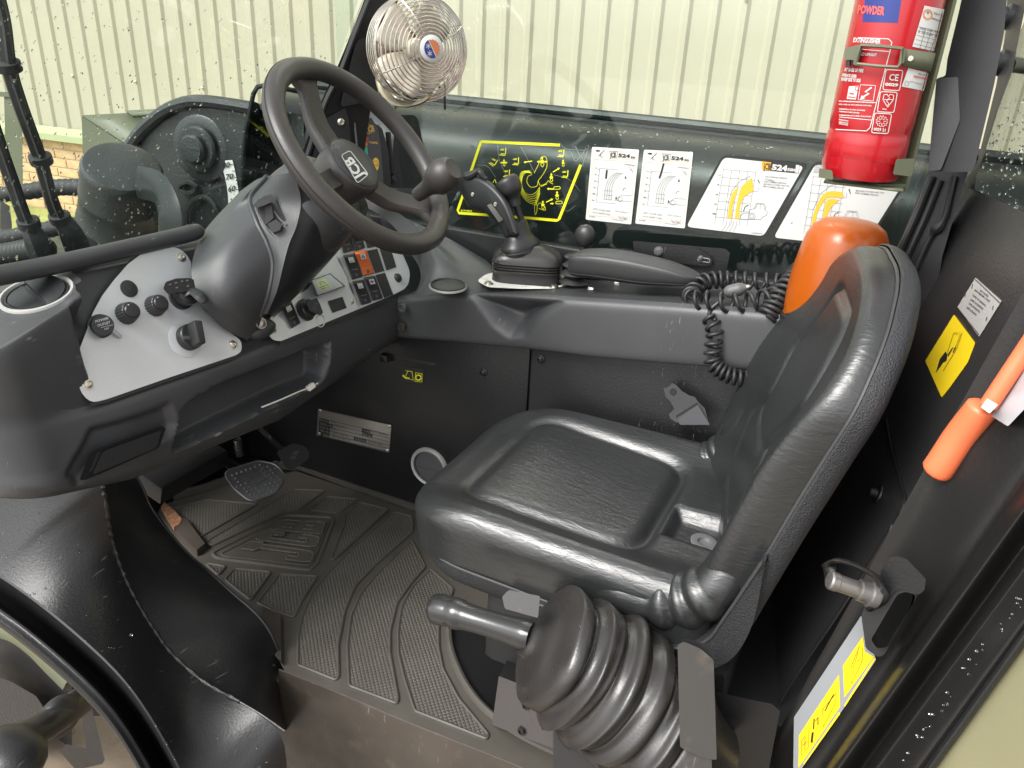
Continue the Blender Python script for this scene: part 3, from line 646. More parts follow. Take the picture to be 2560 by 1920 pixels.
for (x, y) in ((2530, 45), (2512, 160)):
    fr = frame_dir(RP(x, y, .0), RP.n); mb = MB(); mb.lathe([(.020, 0), (.020, .012), (.014, .014), (.014, .022), (.010, .024), (.0005, .024)], fr, 18); mb.build('hinge_boss', M['dash2'], cab)
mb = MB(); mb.tube([RP(2520, 160, .0), RP(2580, 168, -.06), RP(2640, 176, -.12)], .012, 10); mb.build('window_stay', M['dash2'], cab)
# ================================================================ DASHBOARD
dash = thing('dashboard', (-1.05, .95, .4), 'dark grey moulded dashboard with silver instrument plates and storage tray', 'dashboard')
DP = Plane((-.95, .634, .603), (.86, 0, .5))
DT = Vector((-.5, 0, .86)); DY = Vector((0, 1, -.045)).normalized()
# base profile (X, Z offset along) from windscreen over the ridge, down the plate face, lip, under
def zbot(y):
    ys = [.40, .488, .68, 1.0, 1.4, 1.6]; zs = [.50, .498, .437, .395, .435, .45]
    return float(np.interp(y, ys, zs))
def dslope(y): return -.045*(y-.634)
def dprof(y):
    d = dslope(y); zb_ = zbot(y)
    P = [(-1.30, .70+d), (-1.17, .735+d), (-1.085, .752+d), (-1.066, .756+d), (-1.055, .754+d), (-1.047, .748+d), (-1.036, .738+d), (-1.0, .680+d), (-.953, .601+d), (-.944, .588+d), (-.930, .576+d)]
    z1 = .576+d
    for t, x in ((.25, -.921), (.5, -.918), (.72, -.922), (.88, -.935), (.97, -.955), (1.0, -.985)): P.append((x, z1+(zb_-z1)*t))
    P += [(-1.08, zb_+.015), (-1.3, zb_+.05)]
    return P
NP = 200
def dense(y):
    P = [Vector((x, 0, z)) for x, z in shelf(dprof(y), y)]; return crom(P, NP)
# pocket outline in photo pixels -> (y, z) on the lower face
LF = Plane((-.921, .9, .5), (1, 0, .05))
pk = [(432, 1120), (452, 1030), (480, 1000), (560, 955), (700, 900), (800, 862), (826, 852), (822, 905), (812, 945), (800, 962), (700, 1010), (560, 1078), (470, 1122), (440, 1132)]
pk2 = [(LF(x, y).y, LF(x, y).z) for x, y in pk]
def sdf(poly, p):
    d = 1e9; ins = False; n = len(poly); x, y = p
    for i in range(n):
        x1, y1 = poly[i]; x2, y2 = poly[(i+1) % n]; vx, vy = x2-x1, y2-y1
        t = max(0, min(1, ((x-x1)*vx+(y-y1)*vy)/(vx*vx+vy*vy))); d = min(d, math.hypot(x-x1-t*vx, y-y1-t*vy))
        if (y1 > y) != (y2 > y) and x < (x2-x1)*(y-y1)/(y2-y1)+x1: ins = not ins
    return d if ins else -d
# bezel hollow round the push bar on the lower left
fl = [(228, 1130), (250, 1085), (400, 1030), (420, 1020), (430, 1060), (420, 1085), (250, 1165), (205, 1205), (190, 1190)]
fl2 = [(LF(x, y).y, LF(x, y).z) for x, y in fl]
VP = Plane(DP(92, 735, -.006), _U*.78-_F*.62); vc = VP(92, 735); rr_ = (VP(4, 738)-VP(180, 735)).length/2
def vz(x, y): return VP.p.z-((x-VP.p.x)*VP.n.x+(y-VP.p.y)*VP.n.y)/VP.n.z
XF, XB = VP(96, 812).x, VP(92, 668).x
def toPx(P):
    d = Vector(P)-CAM; z = d.dot(_F); return 1280+FPX*d.dot(_R)/z, 960-FPX*d.dot(_U)/z
YBF = [min(np.linspace(.55, .80, 251), key=lambda q: abs(toPx((x_, q, vz(x_, q)))[0]-t_)) for x_, t_ in ((XB, 232), (XF, 176))]
def shelf(P, y):
    """near the left end the top is a level shelf that carries the air vent"""
    if y > .76: return P
    o = -.0015
    S = [P[0], (P[1][0], min(P[1][1], vz(XB, y)-.02)), (XB, vz(XB, y)+o-.004), (XB+.012, vz(XB+.012, y)+o), (XB*.66+XF*.34, vz(XB*.66+XF*.34, y)+o), (XB*.33+XF*.67, vz(XB*.33+XF*.67, y)+o), (XF-.006, vz(XF-.006, y)+o), (XF+.006, vz(XF, y)+o-.006), (max(XF+.012, -1.0), vz(XF, y)-.035), (-.958, .61+dslope(y)), (-.930, .576+dslope(y))]
    yb, yf = YBF
    def W(j):
        e = yb+(yf-yb)*min(1, max(0, (j-2)/5)); return 1-sstep(e-.006, e+.012, y) if j < 8 else (1-sstep(.54, .62, y))*.5
    Q = [(a[0]+(b_[0]-a[0])*W(j), a[1]+(b_[1]-a[1])*W(j)) for j, (a, b_) in enumerate(zip(P, S+P[11:]))]
    k = 1-sstep(.57, .70, y)                 # the end face runs straight down to the lip
    for j in range(9, 15):
        xt = max(XF+.014, -.975)+.006*(j-9); Q[j] = (Q[j][0]+(min(Q[j][0], xt)-Q[j][0])*k, Q[j][1])
    return Q
ys = list(np.linspace(.50, .56, 14)) + list(np.linspace(.565, 1.43, 240))
rows = []
for y in ys:
    P = dense(y)
    rr = max(0.0, 1-(y-.50)/.06)           # round the left end in plan
    back = .06*(1-math.sqrt(max(0, 1-rr*rr)))
    row = []
    for p in P:
        x, z = p.x, p.z
        x -= back*(1 if x > -1.2 else 0)
        if x > -1.0 and .36 < z < .60:
            s_ = sdf(pk2, (y, z))
            if s_ > -.004:
                bot = 1-sstep(0, .10, z-zbot(y)-.012)
                x -= (.060-.028*bot)*sstep(-.002, .011, s_)
            s2 = sdf(fl2, (y, z))
            if s2 > -.012: x -= .012*sstep(-.012, .004, s2)
        P_ = Vector((x, y, z))
        row.append(P_)
    rows.append(row)
# close the left end with a face going forward
end = [[Vector((min(p.x, -1.0)-(.0 if k == 0 else .0) if False else p.x - .0, p.y, p.z)) for p in rows[0]]]
mb = MB(); mb.grid(rows)
cap = rows[0]; cen = Vector((-1.2, .49, .62)); mb.add([Vector((p.x-.0, .5, p.z)) for p in cap] + [Vector((-1.3, .5, .62))], [(i, i+1, len(cap)) for i in range(len(cap)-1)])
mb.build('body', M['dash'], dash, smooth=50)

# rolled bar on the top of the left half
mb = MB(); P = crom([DP(x, y, o) for x, y, o in ((-60, 700, .0), (120, 665, .002), (300, 625, .004), (440, 592, .006), (505, 575, .006))], 30)
mb.tube(P, [.014]*27+[.0135, .012, .007], 12); mb.build('top_roll', M['dash'], dash, smooth=60)

# ---- instrument plate on the left
lp = [(395, 624, 10), (440, 617, 14), (463, 632, 16), (478, 655), (478, 700), (488, 738), (510, 775), (545, 810), (580, 835), (604, 852, 12), (604, 878, 18), (590, 888), (420, 945), (270, 997), (228, 1008, 18), (200, 980, 26), (193, 925), (200, 870), (222, 812), (232, 782), (255, 740), (285, 700), (320, 660), (352, 636)]
lpp = [tuple(p[:2]) for p in lp]
lps = rpoly(lp, 6, 3)
mb = MB(); mb.prism(lps[::-1], lambda a, b_, c: DP(a, b_, c), .0, .0036, .0); plate = mb.build('instrument_plate', M['silver'], dash, smooth=30)
# flat dark strips round the plate, painted as the shade in its gap
mb = MB(); pl_stroke(mb, DP, [(480, 655), (480, 700), (490, 738), (512, 775), (547, 812), (582, 838), (606, 852)], 7, .0030); pl_stroke(mb, DP, [(226, 1012), (270, 1002), (420, 950), (592, 892)], 7, .0026); pl_stroke(mb, DP, [(222, 810), (255, 738), (285, 698), (322, 656), (352, 632), (395, 620)], 6, .003); mb.build('plate_shadow_gap', M['rubber'], dash)
def screw(pl, x, y, r=.0062, par=None, off=.0036, m='zinc'):
    fr = frame_dir(pl(x, y, off), pl.n); b = MB(); b.lathe([(r*1.35, 0), (r*1.35, .0008), (r, .001), (r*.9, .0032), (r*.55, .004), (r*.5, .0022), (.0004, .0022)], fr, 14); return b.build('screw', M[m], par or dash)
for x, y in ((453, 643), (583, 862), (219, 961)): screw(DP, x, y, par=plate)
# blank, knobs, rotary switch, power outlet
fr = frame_dir(DP(322, 722, .0036), DP.n); mb = MB(); mb.lathe([(.0135, 0), (.0135, .0015), (.0125, .002), (.0004, .002)], fr, 24); mb.build('blank_plug', M['switch'], dash)
def knob(x, y, nm, lab):
    fr = frame_dir(DP(x, y, .0036), DP.n + Vector((.05, -.12, 0)))
    mb = MB(); n = 44; R = []
    for z, r, rib in ((0, .0165, 0), (.002, .0168, 1), (.015, .0145, 1), (.0185, .0142, 1), (.020, .0125, 0)):
        R.append([fr((r*(1-.075*rib*(k % 2)))*math.cos(2*math.pi*k/n), (r*(1-.075*rib*(k % 2)))*math.sin(2*math.pi*k/n), z) for k in range(n)])
    mb.rings(R, True, True, True); o = mb.build(nm, M['switch'], dash, smooth=25, label=lab)
    b = MB(); b.lathe([(.0108, .0195), (.0108, .0215), (.0095, .023), (.0004, .0235)], fr, 20); b.build('cap', M['dash2'], o)
    b = MB(); b.sphere(fr(-.0022, .0085, .0222), .0014, 6, 4); b.build('pointer', M['white'], o)
knob(314, 785, 'heater_knob', 'ribbed black knob beside the power outlet'); knob(386, 766, 'fan_knob', 'ribbed black knob under the column stalk')
fr = frame_dir(DP(250, 816, .0036), DP.n + Vector((.0, -.35, -.1)))
mb = MB(); mb.lathe([(.0175, -.004), (.0175, .004), (.0145, .005), (.0145, .012), (.0155, .0125), (.0155, .016), (.0145, .0175), (.0004, .0178)], fr, 26); po_ = mb.build('power_outlet', M['switch'], dash, smooth=30)
OP = Plane(fr(0, 0, .0182), fr.z)
mb = MB(); pl_text(mb, OP, 'POWER', (239, 807), (272, 798), (-1, -6), .02, .0002); pl_text(mb, OP, 'OUTLET', (244, 817), (276, 808), (-1, -6), .02, .0002); pl_stroke(mb, OP, [(252, 819), (283, 812)], 1, .0002); pl_text(mb, OP, '12V', (262, 825), (273, 822), (-1, -4), .02, .0002); mb.build('lettering', M['white'], po_)
mb = MB(); mb.tube(crom([DP(284, 828, .008), DP(293, 834, .009), DP(302, 842, .006)], 8), .0035, 8, flat=.6); mb.build('pull_tab', mat('clear_tab', (.45, .46, .46), .2), dash)
# big rotary switch
fr = frame_dir(DP(462, 852, .0036), DP.n); mb = MB(); mb.lathe([(.028, 0), (.028, .0008), (.027, .0012), (.0004, .0012)], fr, 32); rs = mb.build('rotary_dial', M['silver'], dash, smooth=30)
fr = frame_dir(DP(470, 845, .0048), DP.n, (0, .3, 1)); mb = MB(); mb.lathe([(.021, 0), (.0205, .012), (.019, .014), (.0004, .014)], fr, 30); rk = mb.build('rotary_switch', M['switch'], dash, smooth=30)
mb = MB(); mb.prism(rpoly([(-.0065, -.019), (.0065, -.019), (.0075, .019), (-.0075, .019)], .003, 3), lambda a, b_, c: fr(a, b_, c), .012, .034, .002); mb.build('grip', M['switch'], rk, smooth=30)
mb = MB(); mb.box(Frame(fr(-.012, -.004, .0142), fr.x, fr.y, fr.z), -.007, .007, -.003, .003, 0, .0006); mb.build('window', M['dgrey'], rk)
mb = MB()
for a in (200, 235, 270, 305): x, y = 462+30*math.cos(math.radians(a+90)), 852+30*math.sin(math.radians(a+90)); pl_stroke(mb, DP, [(x-2, y), (x+2, y+1)], 3, .0052)
mb.build('markings', M['dgrey'], rs)
# light stalk switch near the column
o = DP(450, 745, .0036); fr = frame_dir(o, DP.n); mb = MB(); mb.lathe([(.020, 0), (.020, .005), (.016, .006), (.018, .016), (.0185, .024), (.014, .027), (.0004, .027)], fr, 22); st = mb.build('lamp_switch', M['switch'], dash, smooth=30)
Q = [(408, 722), (414, 705), (440, 696), (475, 695), (490, 702), (492, 718), (472, 728), (440, 732), (420, 736)]
mb = MB(); mb.prism(rpoly(Q, 4, 3)[::-1], lambda a, b_, c: DP(a, b_, c), .016, .034, .0); cp = mb.build('collar', M['switch'], st, smooth=30)
mb = MB()
for (x, y) in ((425, 712), (440, 708), (455, 704), (468, 702), (442, 720), (470, 716)): pl_stroke(mb, DP, [(x-3, y), (x+3, y-2)], 3, .0345)
mb.build('symbols', M['grey'], cp, kind='stuff')
mb = MB(); P = crom([DP(455, 742, .024), DP(480, 728, .034), DP(498, 740, .044), DP(512, 756, .048)], 12); mb.tube(P, [.006, .007, .008, .0085, .009, .009, .009, .009, .009, .0085, .008, .006], 8, flat=.55); mb.build('lever', M['switch'], st, smooth=40)

# ---- round air vent, top left corner
fr = frame_dir(vc, VP.n)
def pr(fr, px, py):
    pass
mb = MB(); mb.lathe([(rr_*1.01, -.004), (rr_*1.01, .0005), (rr_*.98, .003), (rr_*.92, .003), (rr_*.88, .0), (rr_*.86, -.02)], fr, 48); v = mb.build('air_vent', M['ringw'], dash, smooth=40)
mb = MB(); mb.lathe([(rr_*.85, -.012), (rr_*.85, .001), (rr_*.80, .001), (rr_*.78, -.004), (rr_*.0004, -.006)], fr, 48); mb.build('vent_body', M['switch'], v, smooth=40)
mb = MB(); D = [(.76*rr_*math.cos(a), .76*rr_*math.sin(a)) for a in np.linspace(math.radians(-30), math.radians(150), 26)]
mb.prism(D, lambda a, b_, c: fr(a, b_, c+.16*(-a*.5+b_*.86)), -.003, .004, .001); mb.build('vent_flap', M['dash2'], v, smooth=30)
mb = MB(); D = [(.76*rr_*math.cos(a), .76*rr_*math.sin(a)) for a in np.linspace(math.radians(155), math.radians(325), 26)]
mb.prism(D, lambda a, b_, c: fr(a, b_, c), -.005, .001, .001); mb.build('vent_flap', M['dash2'], v, smooth=30)
# ---- push bar (lamp) on the lower left
BP_ = Plane(LF(310, 1140, -.006), (1, -.05, .15))
Q = [(228, 1128, 14), (405, 1064, 10), (415, 1070, 6), (398, 1120, 10), (215, 1200, 14), (198, 1200, 8)]
mb = MB(); mb.prism(rpoly(Q, 8, 4)[::-1], lambda a, b_, c: BP_(a, b_, c), -.004, .014, .0); lb = mb.build('push_bar', mat('gloss_black', (.012, .012, .013), .10), dash, smooth=30)
Q = [(258, 1128, 10), (404, 1075, 8), (392, 1118, 10), (230, 1188, 10)]
mb = MB(); mb.prism(rpoly(Q, 8, 4)[::-1], lambda a, b_, c: BP_(a, b_, c), .013, .019, .0); mb.build('face', M['switch'], lb, smooth=30)

# ---- right switch plate
rp_ = [(668, 838), (660, 800), (690, 760), (800, 650), (850, 590), (930, 590), (1000, 630), (1022, 668), (1027, 700), (1010, 722), (985, 735), (705, 850), (690, 855)]
rpp = [(664, 822, 14), (672, 800, 6), (700, 760, 6), (800, 640, 6), (870, 560, 6), (950, 585, 6), (1000, 620, 16), (1026, 680, 16), (1020, 718, 22), (985, 736, 8), (702, 853, 6), (680, 850, 14)]
mb = MB(); mb.prism(rpoly(rpp, 8, 5)[::-1], lambda a, b_, c: DP(a, b_, c), .0, .0036, .0); sp_ = mb.build('switch_plate', M['silver'], dash, smooth=30)
for x, y in ((683, 826), (878, 753)): screw(DP, x, y, .005, par=sp_)
mb = MB(); pl_stroke(mb, DP, [(842, 640), (868, 690), (880, 725), (898, 768)], 3.2, .0042); mb.build('plate_crease', M['steel'], sp_)
mb = MB(); pl_stroke(mb, DP, [(700, 858), (850, 798), (985, 742)], 8, .0022); mb.build('plate_shadow_gap', M['rubber'], dash)  # flat dark strip painted as the shade under the plate's lower edge
def quadfn(pl, q):
    """q: four photo pixels (tl, tr, br, bl) -> f(u,v,off)"""
    def f(u, v, o=0.0):
        x = (q[0][0]*(1-u)+q[1][0]*u)*(1-v)+(q[3][0]*(1-u)+q[2][0]*u)*v; y = (q[0][1]*(1-u)+q[1][1]*u)*(1-v)+(q[3][1]*(1-u)+q[2][1]*u)*v
        return pl(x, y, o)
    return f
def rocker(q, m, icon=None, lab=None):
    f = quadfn(DP, q); mb = MB(); R = []
    prof = [(0, .0036), (.02, .014), (.10, .0165), (.30, .013), (.5, .0095), (.72, .0085), (.95, .0085), (1.0, .0036)]
    R = []
    for v_, h in prof: R.append([f(0.0, v_, .002), f(0.03, v_, h-.0012), f(.10, v_, h), f(.9, v_, h), f(.97, v_, h-.0012), f(1.0, v_, .002)])
    mb.grid(R); mb.add([R[0][i] for i in range(6)], [(0, 1, 2, 3, 4, 5)]); mb.add([R[-1][i] for i in range(6)], [(5, 4, 3, 2, 1, 0)])
    o = mb.build('rocker_switch', m, dash, smooth=35, label=lab)
    b = MB(); b.add([f(.28, .62, .0092), f(.82, .62, .0092), f(.82, .645, .0092), f(.28, .645, .0092)], [(0, 1, 2, 3)]); b.build('line', M['grey'], o)
    b = MB()
    for (u_, v_) in ((.2, .78), (.2, .9), (.84, .78), (.84, .9)): b.add([f(u_, v_, .0092), f(u_+.06, v_, .0092), f(u_+.06, v_+.04, .0092), f(u_, v_+.04, .0092)], [(0, 1, 2, 3)])
    b.add([f(.40, .76, .0092), f(.66, .80, .0092), f(.66, .88, .0092), f(.40, .94, .0092)], [(0, 1, 2, 3)]); b.build('legend', M['dgrey'], o)
    if icon:
        b = MB(); b.add([f(.34, .12, .0168), f(.80, .12, .0168), f(.80, .34, .0142), f(.34, .34, .0142)], [(0, 1, 2, 3)]); ic = b.build('icon', M['white'], o)
        b = MB()
        if icon == 'tri': b.add([f(.42, .29, .0155), f(.57, .15, .0172), f(.72, .29, .0155), f(.62, .27, .0158), f(.57, .20, .0166), f(.51, .27, .0158)], [(0, 1, 5), (1, 4, 5), (1, 3, 4), (1, 2, 3), (0, 5, 3, 2)])
        elif icon == 'arrow': b.add([f(.42, .22, .0160), f(.56, .15, .0170), f(.56, .20, .0163), f(.72, .20, .0163), f(.72, .26, .0156), f(.56, .26, .0156), f(.56, .31, .0150)], [(0, 1, 6), (2, 3, 4, 5)])
        else:
            for (u0, v0, u1, v1) in ((.42, .16, .46, .30), (.42, .16, .60, .185), (.58, .16, .62, .30), (.42, .275, .60, .30), (.66, .17, .74, .19), (.66, .22, .74, .24), (.66, .27, .74, .29)): b.add([f(u0, v0, .0172-.008*v0), f(u1, v0, .0172-.008*v0), f(u1, v1, .0172-.008*v1), f(u0, v1, .0172-.008*v1)], [(0, 1, 2, 3)])
        b.build('symbol', M['dgrey'], ic)
    return o
rocker([(857, 638), (886, 634), (908, 692), (880, 700)], M['switch'], 'lamp', 'black rocker switch left of the orange one')
rocker([(886, 630), (915, 625), (937, 684), (910, 691)], M['orsw'], 'tri', 'orange hazard rocker switch')
rocker([(880, 703), (908, 699), (930, 756), (903, 764)], M['switch'], 'lamp', 'black rocker switch with lamp symbol in the lower row')
rocker([(910, 693), (937, 689), (958, 746), (931, 753)], M['switch'], 'arrow', 'black rocker switch with arrow symbol in the lower row')
rocker([(845, 582), (872, 578), (886, 626), (858, 634)], M['switch'], None, 'black rocker switch highest by the column'); rocker([(874, 576), (900, 572), (914, 620), (888, 628)], M['switch'], None, 'black rocker switch beside the highest one')
for q in ([(917, 626), (944, 621), (962, 678), (938, 684)], [(948, 620), (976, 616), (992, 668), (966, 677)], [(938, 687), (963, 681), (984, 737), (960, 746)], [(905, 572), (930, 570), (944, 616), (918, 621)]):
    f = quadfn(DP, q); mb = MB(); mb.add([f(0, 0, .002), f(1, 0, .002), f(1, 1, .002), f(0, 1, .002), f(.04, .02, .0058), f(.96, .02, .0058), f(.96, .98, .0058), f(.04, .98, .0058)], [(4, 5, 6, 7), (0, 1, 5, 4), (1, 2, 6, 5), (2, 3, 7, 6), (3, 0, 4, 7)]); mb.build('blank_switch', M['switch'], dash, smooth=20)
# key side rocker
rocker([(702, 768), (728, 752), (752, 808), (728, 822)], M['switch'], 'lamp', 'tall black rocker switch next to the ignition')
# display
q = [(780, 690), (835, 672), (866, 715), (783, 740)]
dq = [(777, 700), (825, 683), (864, 715), (792, 741)]
f = quadfn(DP, dq); mb = MB(); mb.prism([(0, 0), (1, 0), (1, 1), (0, 1)], lambda a, b_, c: f(a, b_, c*(.35+.65*b_)+.002), 0, .030, .0); dsp = mb.build('display', M['switch'], dash, smooth=20)
mb = MB(); mb.add([f(a, b_, .030*(.35+.65*b_)+.0028) for a, b_ in ((.05, .05), (.95, .05), (.95, .95), (.05, .95))], [(0, 1, 2, 3)]); mb.build('face', M['screen'], dsp)
def fd(a, b_, o): return f(a, b_, .030*(.35+.65*b_)+.0028+o)
mb = MB(); mb.add([fd(a, b_, .0005) for a, b_ in ((.18, .16), (.62, .16), (.62, .80), (.18, .80))], [(0, 1, 2, 3)]); mb.build('display_screen', M['lcd'], dsp)
mb = MB()
for (a, b_, c, d) in ((.22, .56, .42, .60), (.22, .68, .42, .72), (.46, .56, .58, .60), (.46, .70, .58, .73), (.30, .36, .33, .46), (.26, .30, .50, .33), (.48, .36, .51, .46)): mb.add([fd(a, b_, .001), fd(c, b_, .001), fd(c, d, .001), fd(a, d, .001)], [(0, 1, 2, 3)])
mb.build('segments', M['dgrey'], dsp)
for q in ([(818, 753), (857, 741), (868, 770), (831, 783)], [(750, 735), (765, 712), (782, 702), (770, 722)]):
    f = quadfn(DP, q); mb = MB(); mb.add([f(0, 0, .002), f(1, 0, .002), f(1, 1, .002), f(0, 1, .002), f(.04, .02, .0055), f(.96, .02, .0055), f(.96, .98, .0055), f(.04, .98, .0055)], [(4, 5, 6, 7), (0, 1, 5, 4), (1, 2, 6, 5), (2, 3, 7, 6), (3, 0, 4, 7)]); mb.build('warning_lamp', M['switch'], dash, smooth=20)
fr = frame_dir(DP(994, 695, .0036), DP.n); mb = MB(); mb.lathe([(.0105, 0), (.0105, .001), (.009, .0045), (.005, .0065), (.0004, .007)], fr, 20); mb.build('blank_plug', M['switch'], dash)
# ignition lock
fr = frame_dir(DP(762, 776, .0036), DP.n+Vector((0, .1, 0))); mb = MB(); mb.lathe([(.021, 0), (.021, .004), (.018, .005), (.018, .010), (.0165, .012), (.0165, .016), (.012, .018), (.012, .028), (.0004, .028)], fr, 28); mb.build('ignition_lock', M['switch'], dash, smooth=30)
key = thing('ignition_key', DP(790, 765, .03), 'black headed ignition key on a small wire ring in the lock', 'key')
Kp = Plane(DP(790, 768, .034), DP.n + Vector((.2, -.4, .1)))
Q = [(766, 755), (792, 744), (800, 760), (808, 782), (800, 790), (790, 784), (776, 778), (770, 770)]
mb = MB(); mb.prism(rpoly(Q, 3, 3)[::-1], lambda a, b_, c: Kp(a, b_, c), -.004, .004, .0); kh = mb.build('head', M['switch'], key, smooth=30)
mb = MB(); pl_text(mb, Kp, 'JCB', (788, 776), (797, 756), (-9, -2), .02, .0046); mb.build('lettering', M['dgrey'], kh)
fr = frame_dir(Kp(801, 802), (.9, -.4, .2)); mb = MB(); mb.tube([fr(.0085*math.cos(a), .0115*math.sin(a)) for a in np.linspace(0, 2*math.pi, 28)[:-1]], .0009, 6, closed=True); mb.build('ring', M['steel'], key)

# ---- cable tie hanging in the tray
ct = thing('cable_tie', LF(772, 968), 'pale cable tie resting over the lip of the dashboard tray', 'cable tie')
mb = MB(); mb.tube(crom([LF(x, y, .008) for x, y in ((655, 1018), (700, 1000), (750, 978), (772, 970), (795, 958))], 16), .0016, 6); mb.build('strap', mat('tie_nylon', (.62, .60, .54), .4), ct)
mb = MB(); mb.box(frame_dir(LF(777, 967, .010), (1, -.2, .3), (.3, .9, .3)), -.005, .005, -.008, .008, -.004, .004, .001); mb.build('head', bpy.data.materials['tie_nylon'], ct, smooth=20)

# ================================================================ STEERING COLUMN
colm = thing('steering_column', (-.95, .95, .6), 'moulded dark grey steering column shroud with a broken switch recess', 'steering column')
def cp_(t): return [PX(x, y, X) for x, y, X in t]
A = cp_([(600, 478, -1.02), (515, 572, -1.055), (484, 640, -1.00), (480, 700, -.975), (505, 765, -.955), (560, 822, -.945), (618, 850, -.935)])
B = cp_([(640, 450, -.96), (566, 540, -1.00), (560, 610, -.95), (567, 675, -.925), (580, 738, -.912), (610, 795, -.912), (632, 836, -.925)])
Cc = cp_([(668, 440, -.93), (626, 495, -.965), (641, 553, -.93), (667, 606, -.905), (682, 660, -.893), (672, 730, -.895), (648, 815, -.918)])
mb = MB(); mb.grid(patch([A, B, Cc], 26, 60)); mb.build('fairing', M['dash'], colm, smooth=70)
C2 = cp_([(668, 440, -.93), (626, 495, -.965), (641, 553, -.93), (667, 606, -.905), (682, 660, -.893), (672, 730, -.895), (650, 790, -.912)])
Dm = cp_([(700, 436, -.90), (672, 500, -.92), (690, 560, -.895), (694, 612, -.885), (695, 662, -.88), (684, 730, -.885), (660, 786, -.905)])
D = cp_([(735, 430, -.87), (752, 500, -.868), (742, 562, -.865), (722, 612, -.868), (708, 665, -.870), (692, 728, -.878), (668, 785, -.90)])
mb = MB(); mb.grid(patch([C2, Dm, D], 18, 60)); mb.build('side_face', M['dash'], colm, smooth=70)
E_ = cp_([(800, 440, -.86), (815, 510, -.85), (806, 566, -.85), (780, 618, -.856), (750, 670, -.864), (718, 730, -.878), (675, 788, -.902)])
F_ = cp_([(880, 470, -.87), (905, 520, -.87), (876, 575, -.875), (836, 628, -.88), (790, 680, -.885), (738, 735, -.895), (682, 792, -.912)])
Gb = cp_([(900, 470, -.94), (920, 525, -.94), (884, 580, -.94), (842, 632, -.94), (796, 684, -.94), (742, 739, -.94), (684, 795, -.94)])
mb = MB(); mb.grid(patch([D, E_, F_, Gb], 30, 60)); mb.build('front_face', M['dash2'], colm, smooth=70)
mb = MB(); G2 = patch([Cc, [a.lerp(b_, .5)+Vector((.004, -.002, 0)) for a, b_ in zip(C2, Dm)]], 2, 50); mb.tube(crom(C2, 50), .0045, 8); mb.build('edge_fold', M['dash'], colm)
# bottom toe with a bolt hole
mb = MB(); mb.sphere(PX(650, 822, -.938), .024, 18, 12, sc=(.9, 1.35, .7)); mb.build('toe', M['dash'], colm, smooth=60)
fr = frame_dir(PX(652, 808, -.915), (.9, -.2, .3)); mb = MB(); mb.lathe([(.010, .0), (.010, .002), (.0085, .002), (.007, -.006), (.0004, -.006)], fr, 18); mb.build('bolt_cap', M['steel'], colm)
# top collar behind the wheel
WC = Vector((-.80, 1.091, .894)); WNn = Vector((.748, .062, .661)).normalized(); WRAD = .1886
wfrm = frame_dir(WC, WNn)
mb = MB(); mb.lathe([(.080, -.20), (.082, -.15), (.076, -.105), (.060, -.09), (.045, -.085), (.042, -.05)], wfrm, 32); mb.build('collar', M['dash'], colm, smooth=50)
# switch recess: a flat black sheet painted for the shade inside the cavity
RPn = Plane(PX(680, 545, -.905), (.55, -.75, .35))
Q = [(640, 505), (660, 490), (680, 486), (698, 520), (722, 560), (728, 575), (712, 600), (690, 590), (660, 560), (645, 530)]
mb = MB(); mb.prism(Q[::-1], lambda a, b_, c: RPn(a, b_, c), .004, .0065, 0); rc = mb.build('switch_recess', M['black'], colm, smooth=20)
mb = MB(); Q = [(632, 514), (646, 498), (676, 500), (678, 505), (662, 513), (640, 520)]; mb.prism(Q[::-1], lambda a, b_, c: RPn(a, b_, c), .012, .03, 0); mb.build('stalk_stub', M['dash2'], colm, smooth=20)
mb = MB(); Q = [(662, 512), (678, 506), (684, 545), (664, 562)]; mb.prism(Q[::-1], lambda a, b_, c: RPn(a, b_, c), .006, .016, 0); mb.build('stalk_web', M['switch'], colm, smooth=20)
mb = MB(); Q = [(668, 560), (690, 548), (705, 562), (700, 575), (682, 582)]; mb.prism(Q[::-1], lambda a, b_, c: RPn(a, b_, c), .006, .018, .0); mb.build('switch_block', M['switch'], colm, smooth=20)
mb = MB(); mb.tube(crom([RPn(x, y, .007) for x, y in ((637, 512), (648, 545), (668, 578), (690, 600), (704, 610))], 16), .0012, 6); mb.tube(crom([RPn(x, y, .009) for x, y in ((684, 528), (700, 548), (716, 562))], 10), .0018, 6); mb.build('recess_lip', M['grey'], colm)

# ================================================================ STEERING WHEEL
sw = thing('steering_wheel', WC, 'worn black three spoke steering wheel', 'steering wheel')
WPl = Plane(WC, WNn)
def wang(x, y): p = WPl(x, y)-WC; return math.atan2(p.dot(wfrm.y), p.dot(wfrm.x))
R0_ = .1705; n = 96; R = []
for i in range(n):
    a = 2*math.pi*i/n; cdir = wfrm.x*math.cos(a)+wfrm.y*math.sin(a); R.append([WC + cdir*(R0_+.0175*math.cos(t)) + WNn*(.0165*math.sin(t)) for t in [2*math.pi*k/18 for k in range(18)]])
R.append(R[0]); mb = MB(); mb.rings(R); mb.build('rim', M['wheel'], sw, smooth=60)
mb = MB(); n2 = 96; mb.tube([WC + (wfrm.x*math.cos(2*math.pi*i/n2)+wfrm.y*math.sin(2*math.pi*i/n2))*(R0_+.0172) + WNn*.003 for i in range(n2)], .0011, 5, closed=True); mb.build('seam', M['rubber'], sw)
HOFF = -.030
HC = WC + WNn*HOFF
mb = MB(); hf = Frame(HC, wfrm.x, wfrm.y, WNn); mb.lathe([(.043, -.055), (.050, -.03), (.053, -.004), (.0525, .004), (.050, .008), (.046, .0095)], hf, 40); mb.build('hub', M['wheel'], sw, smooth=50)
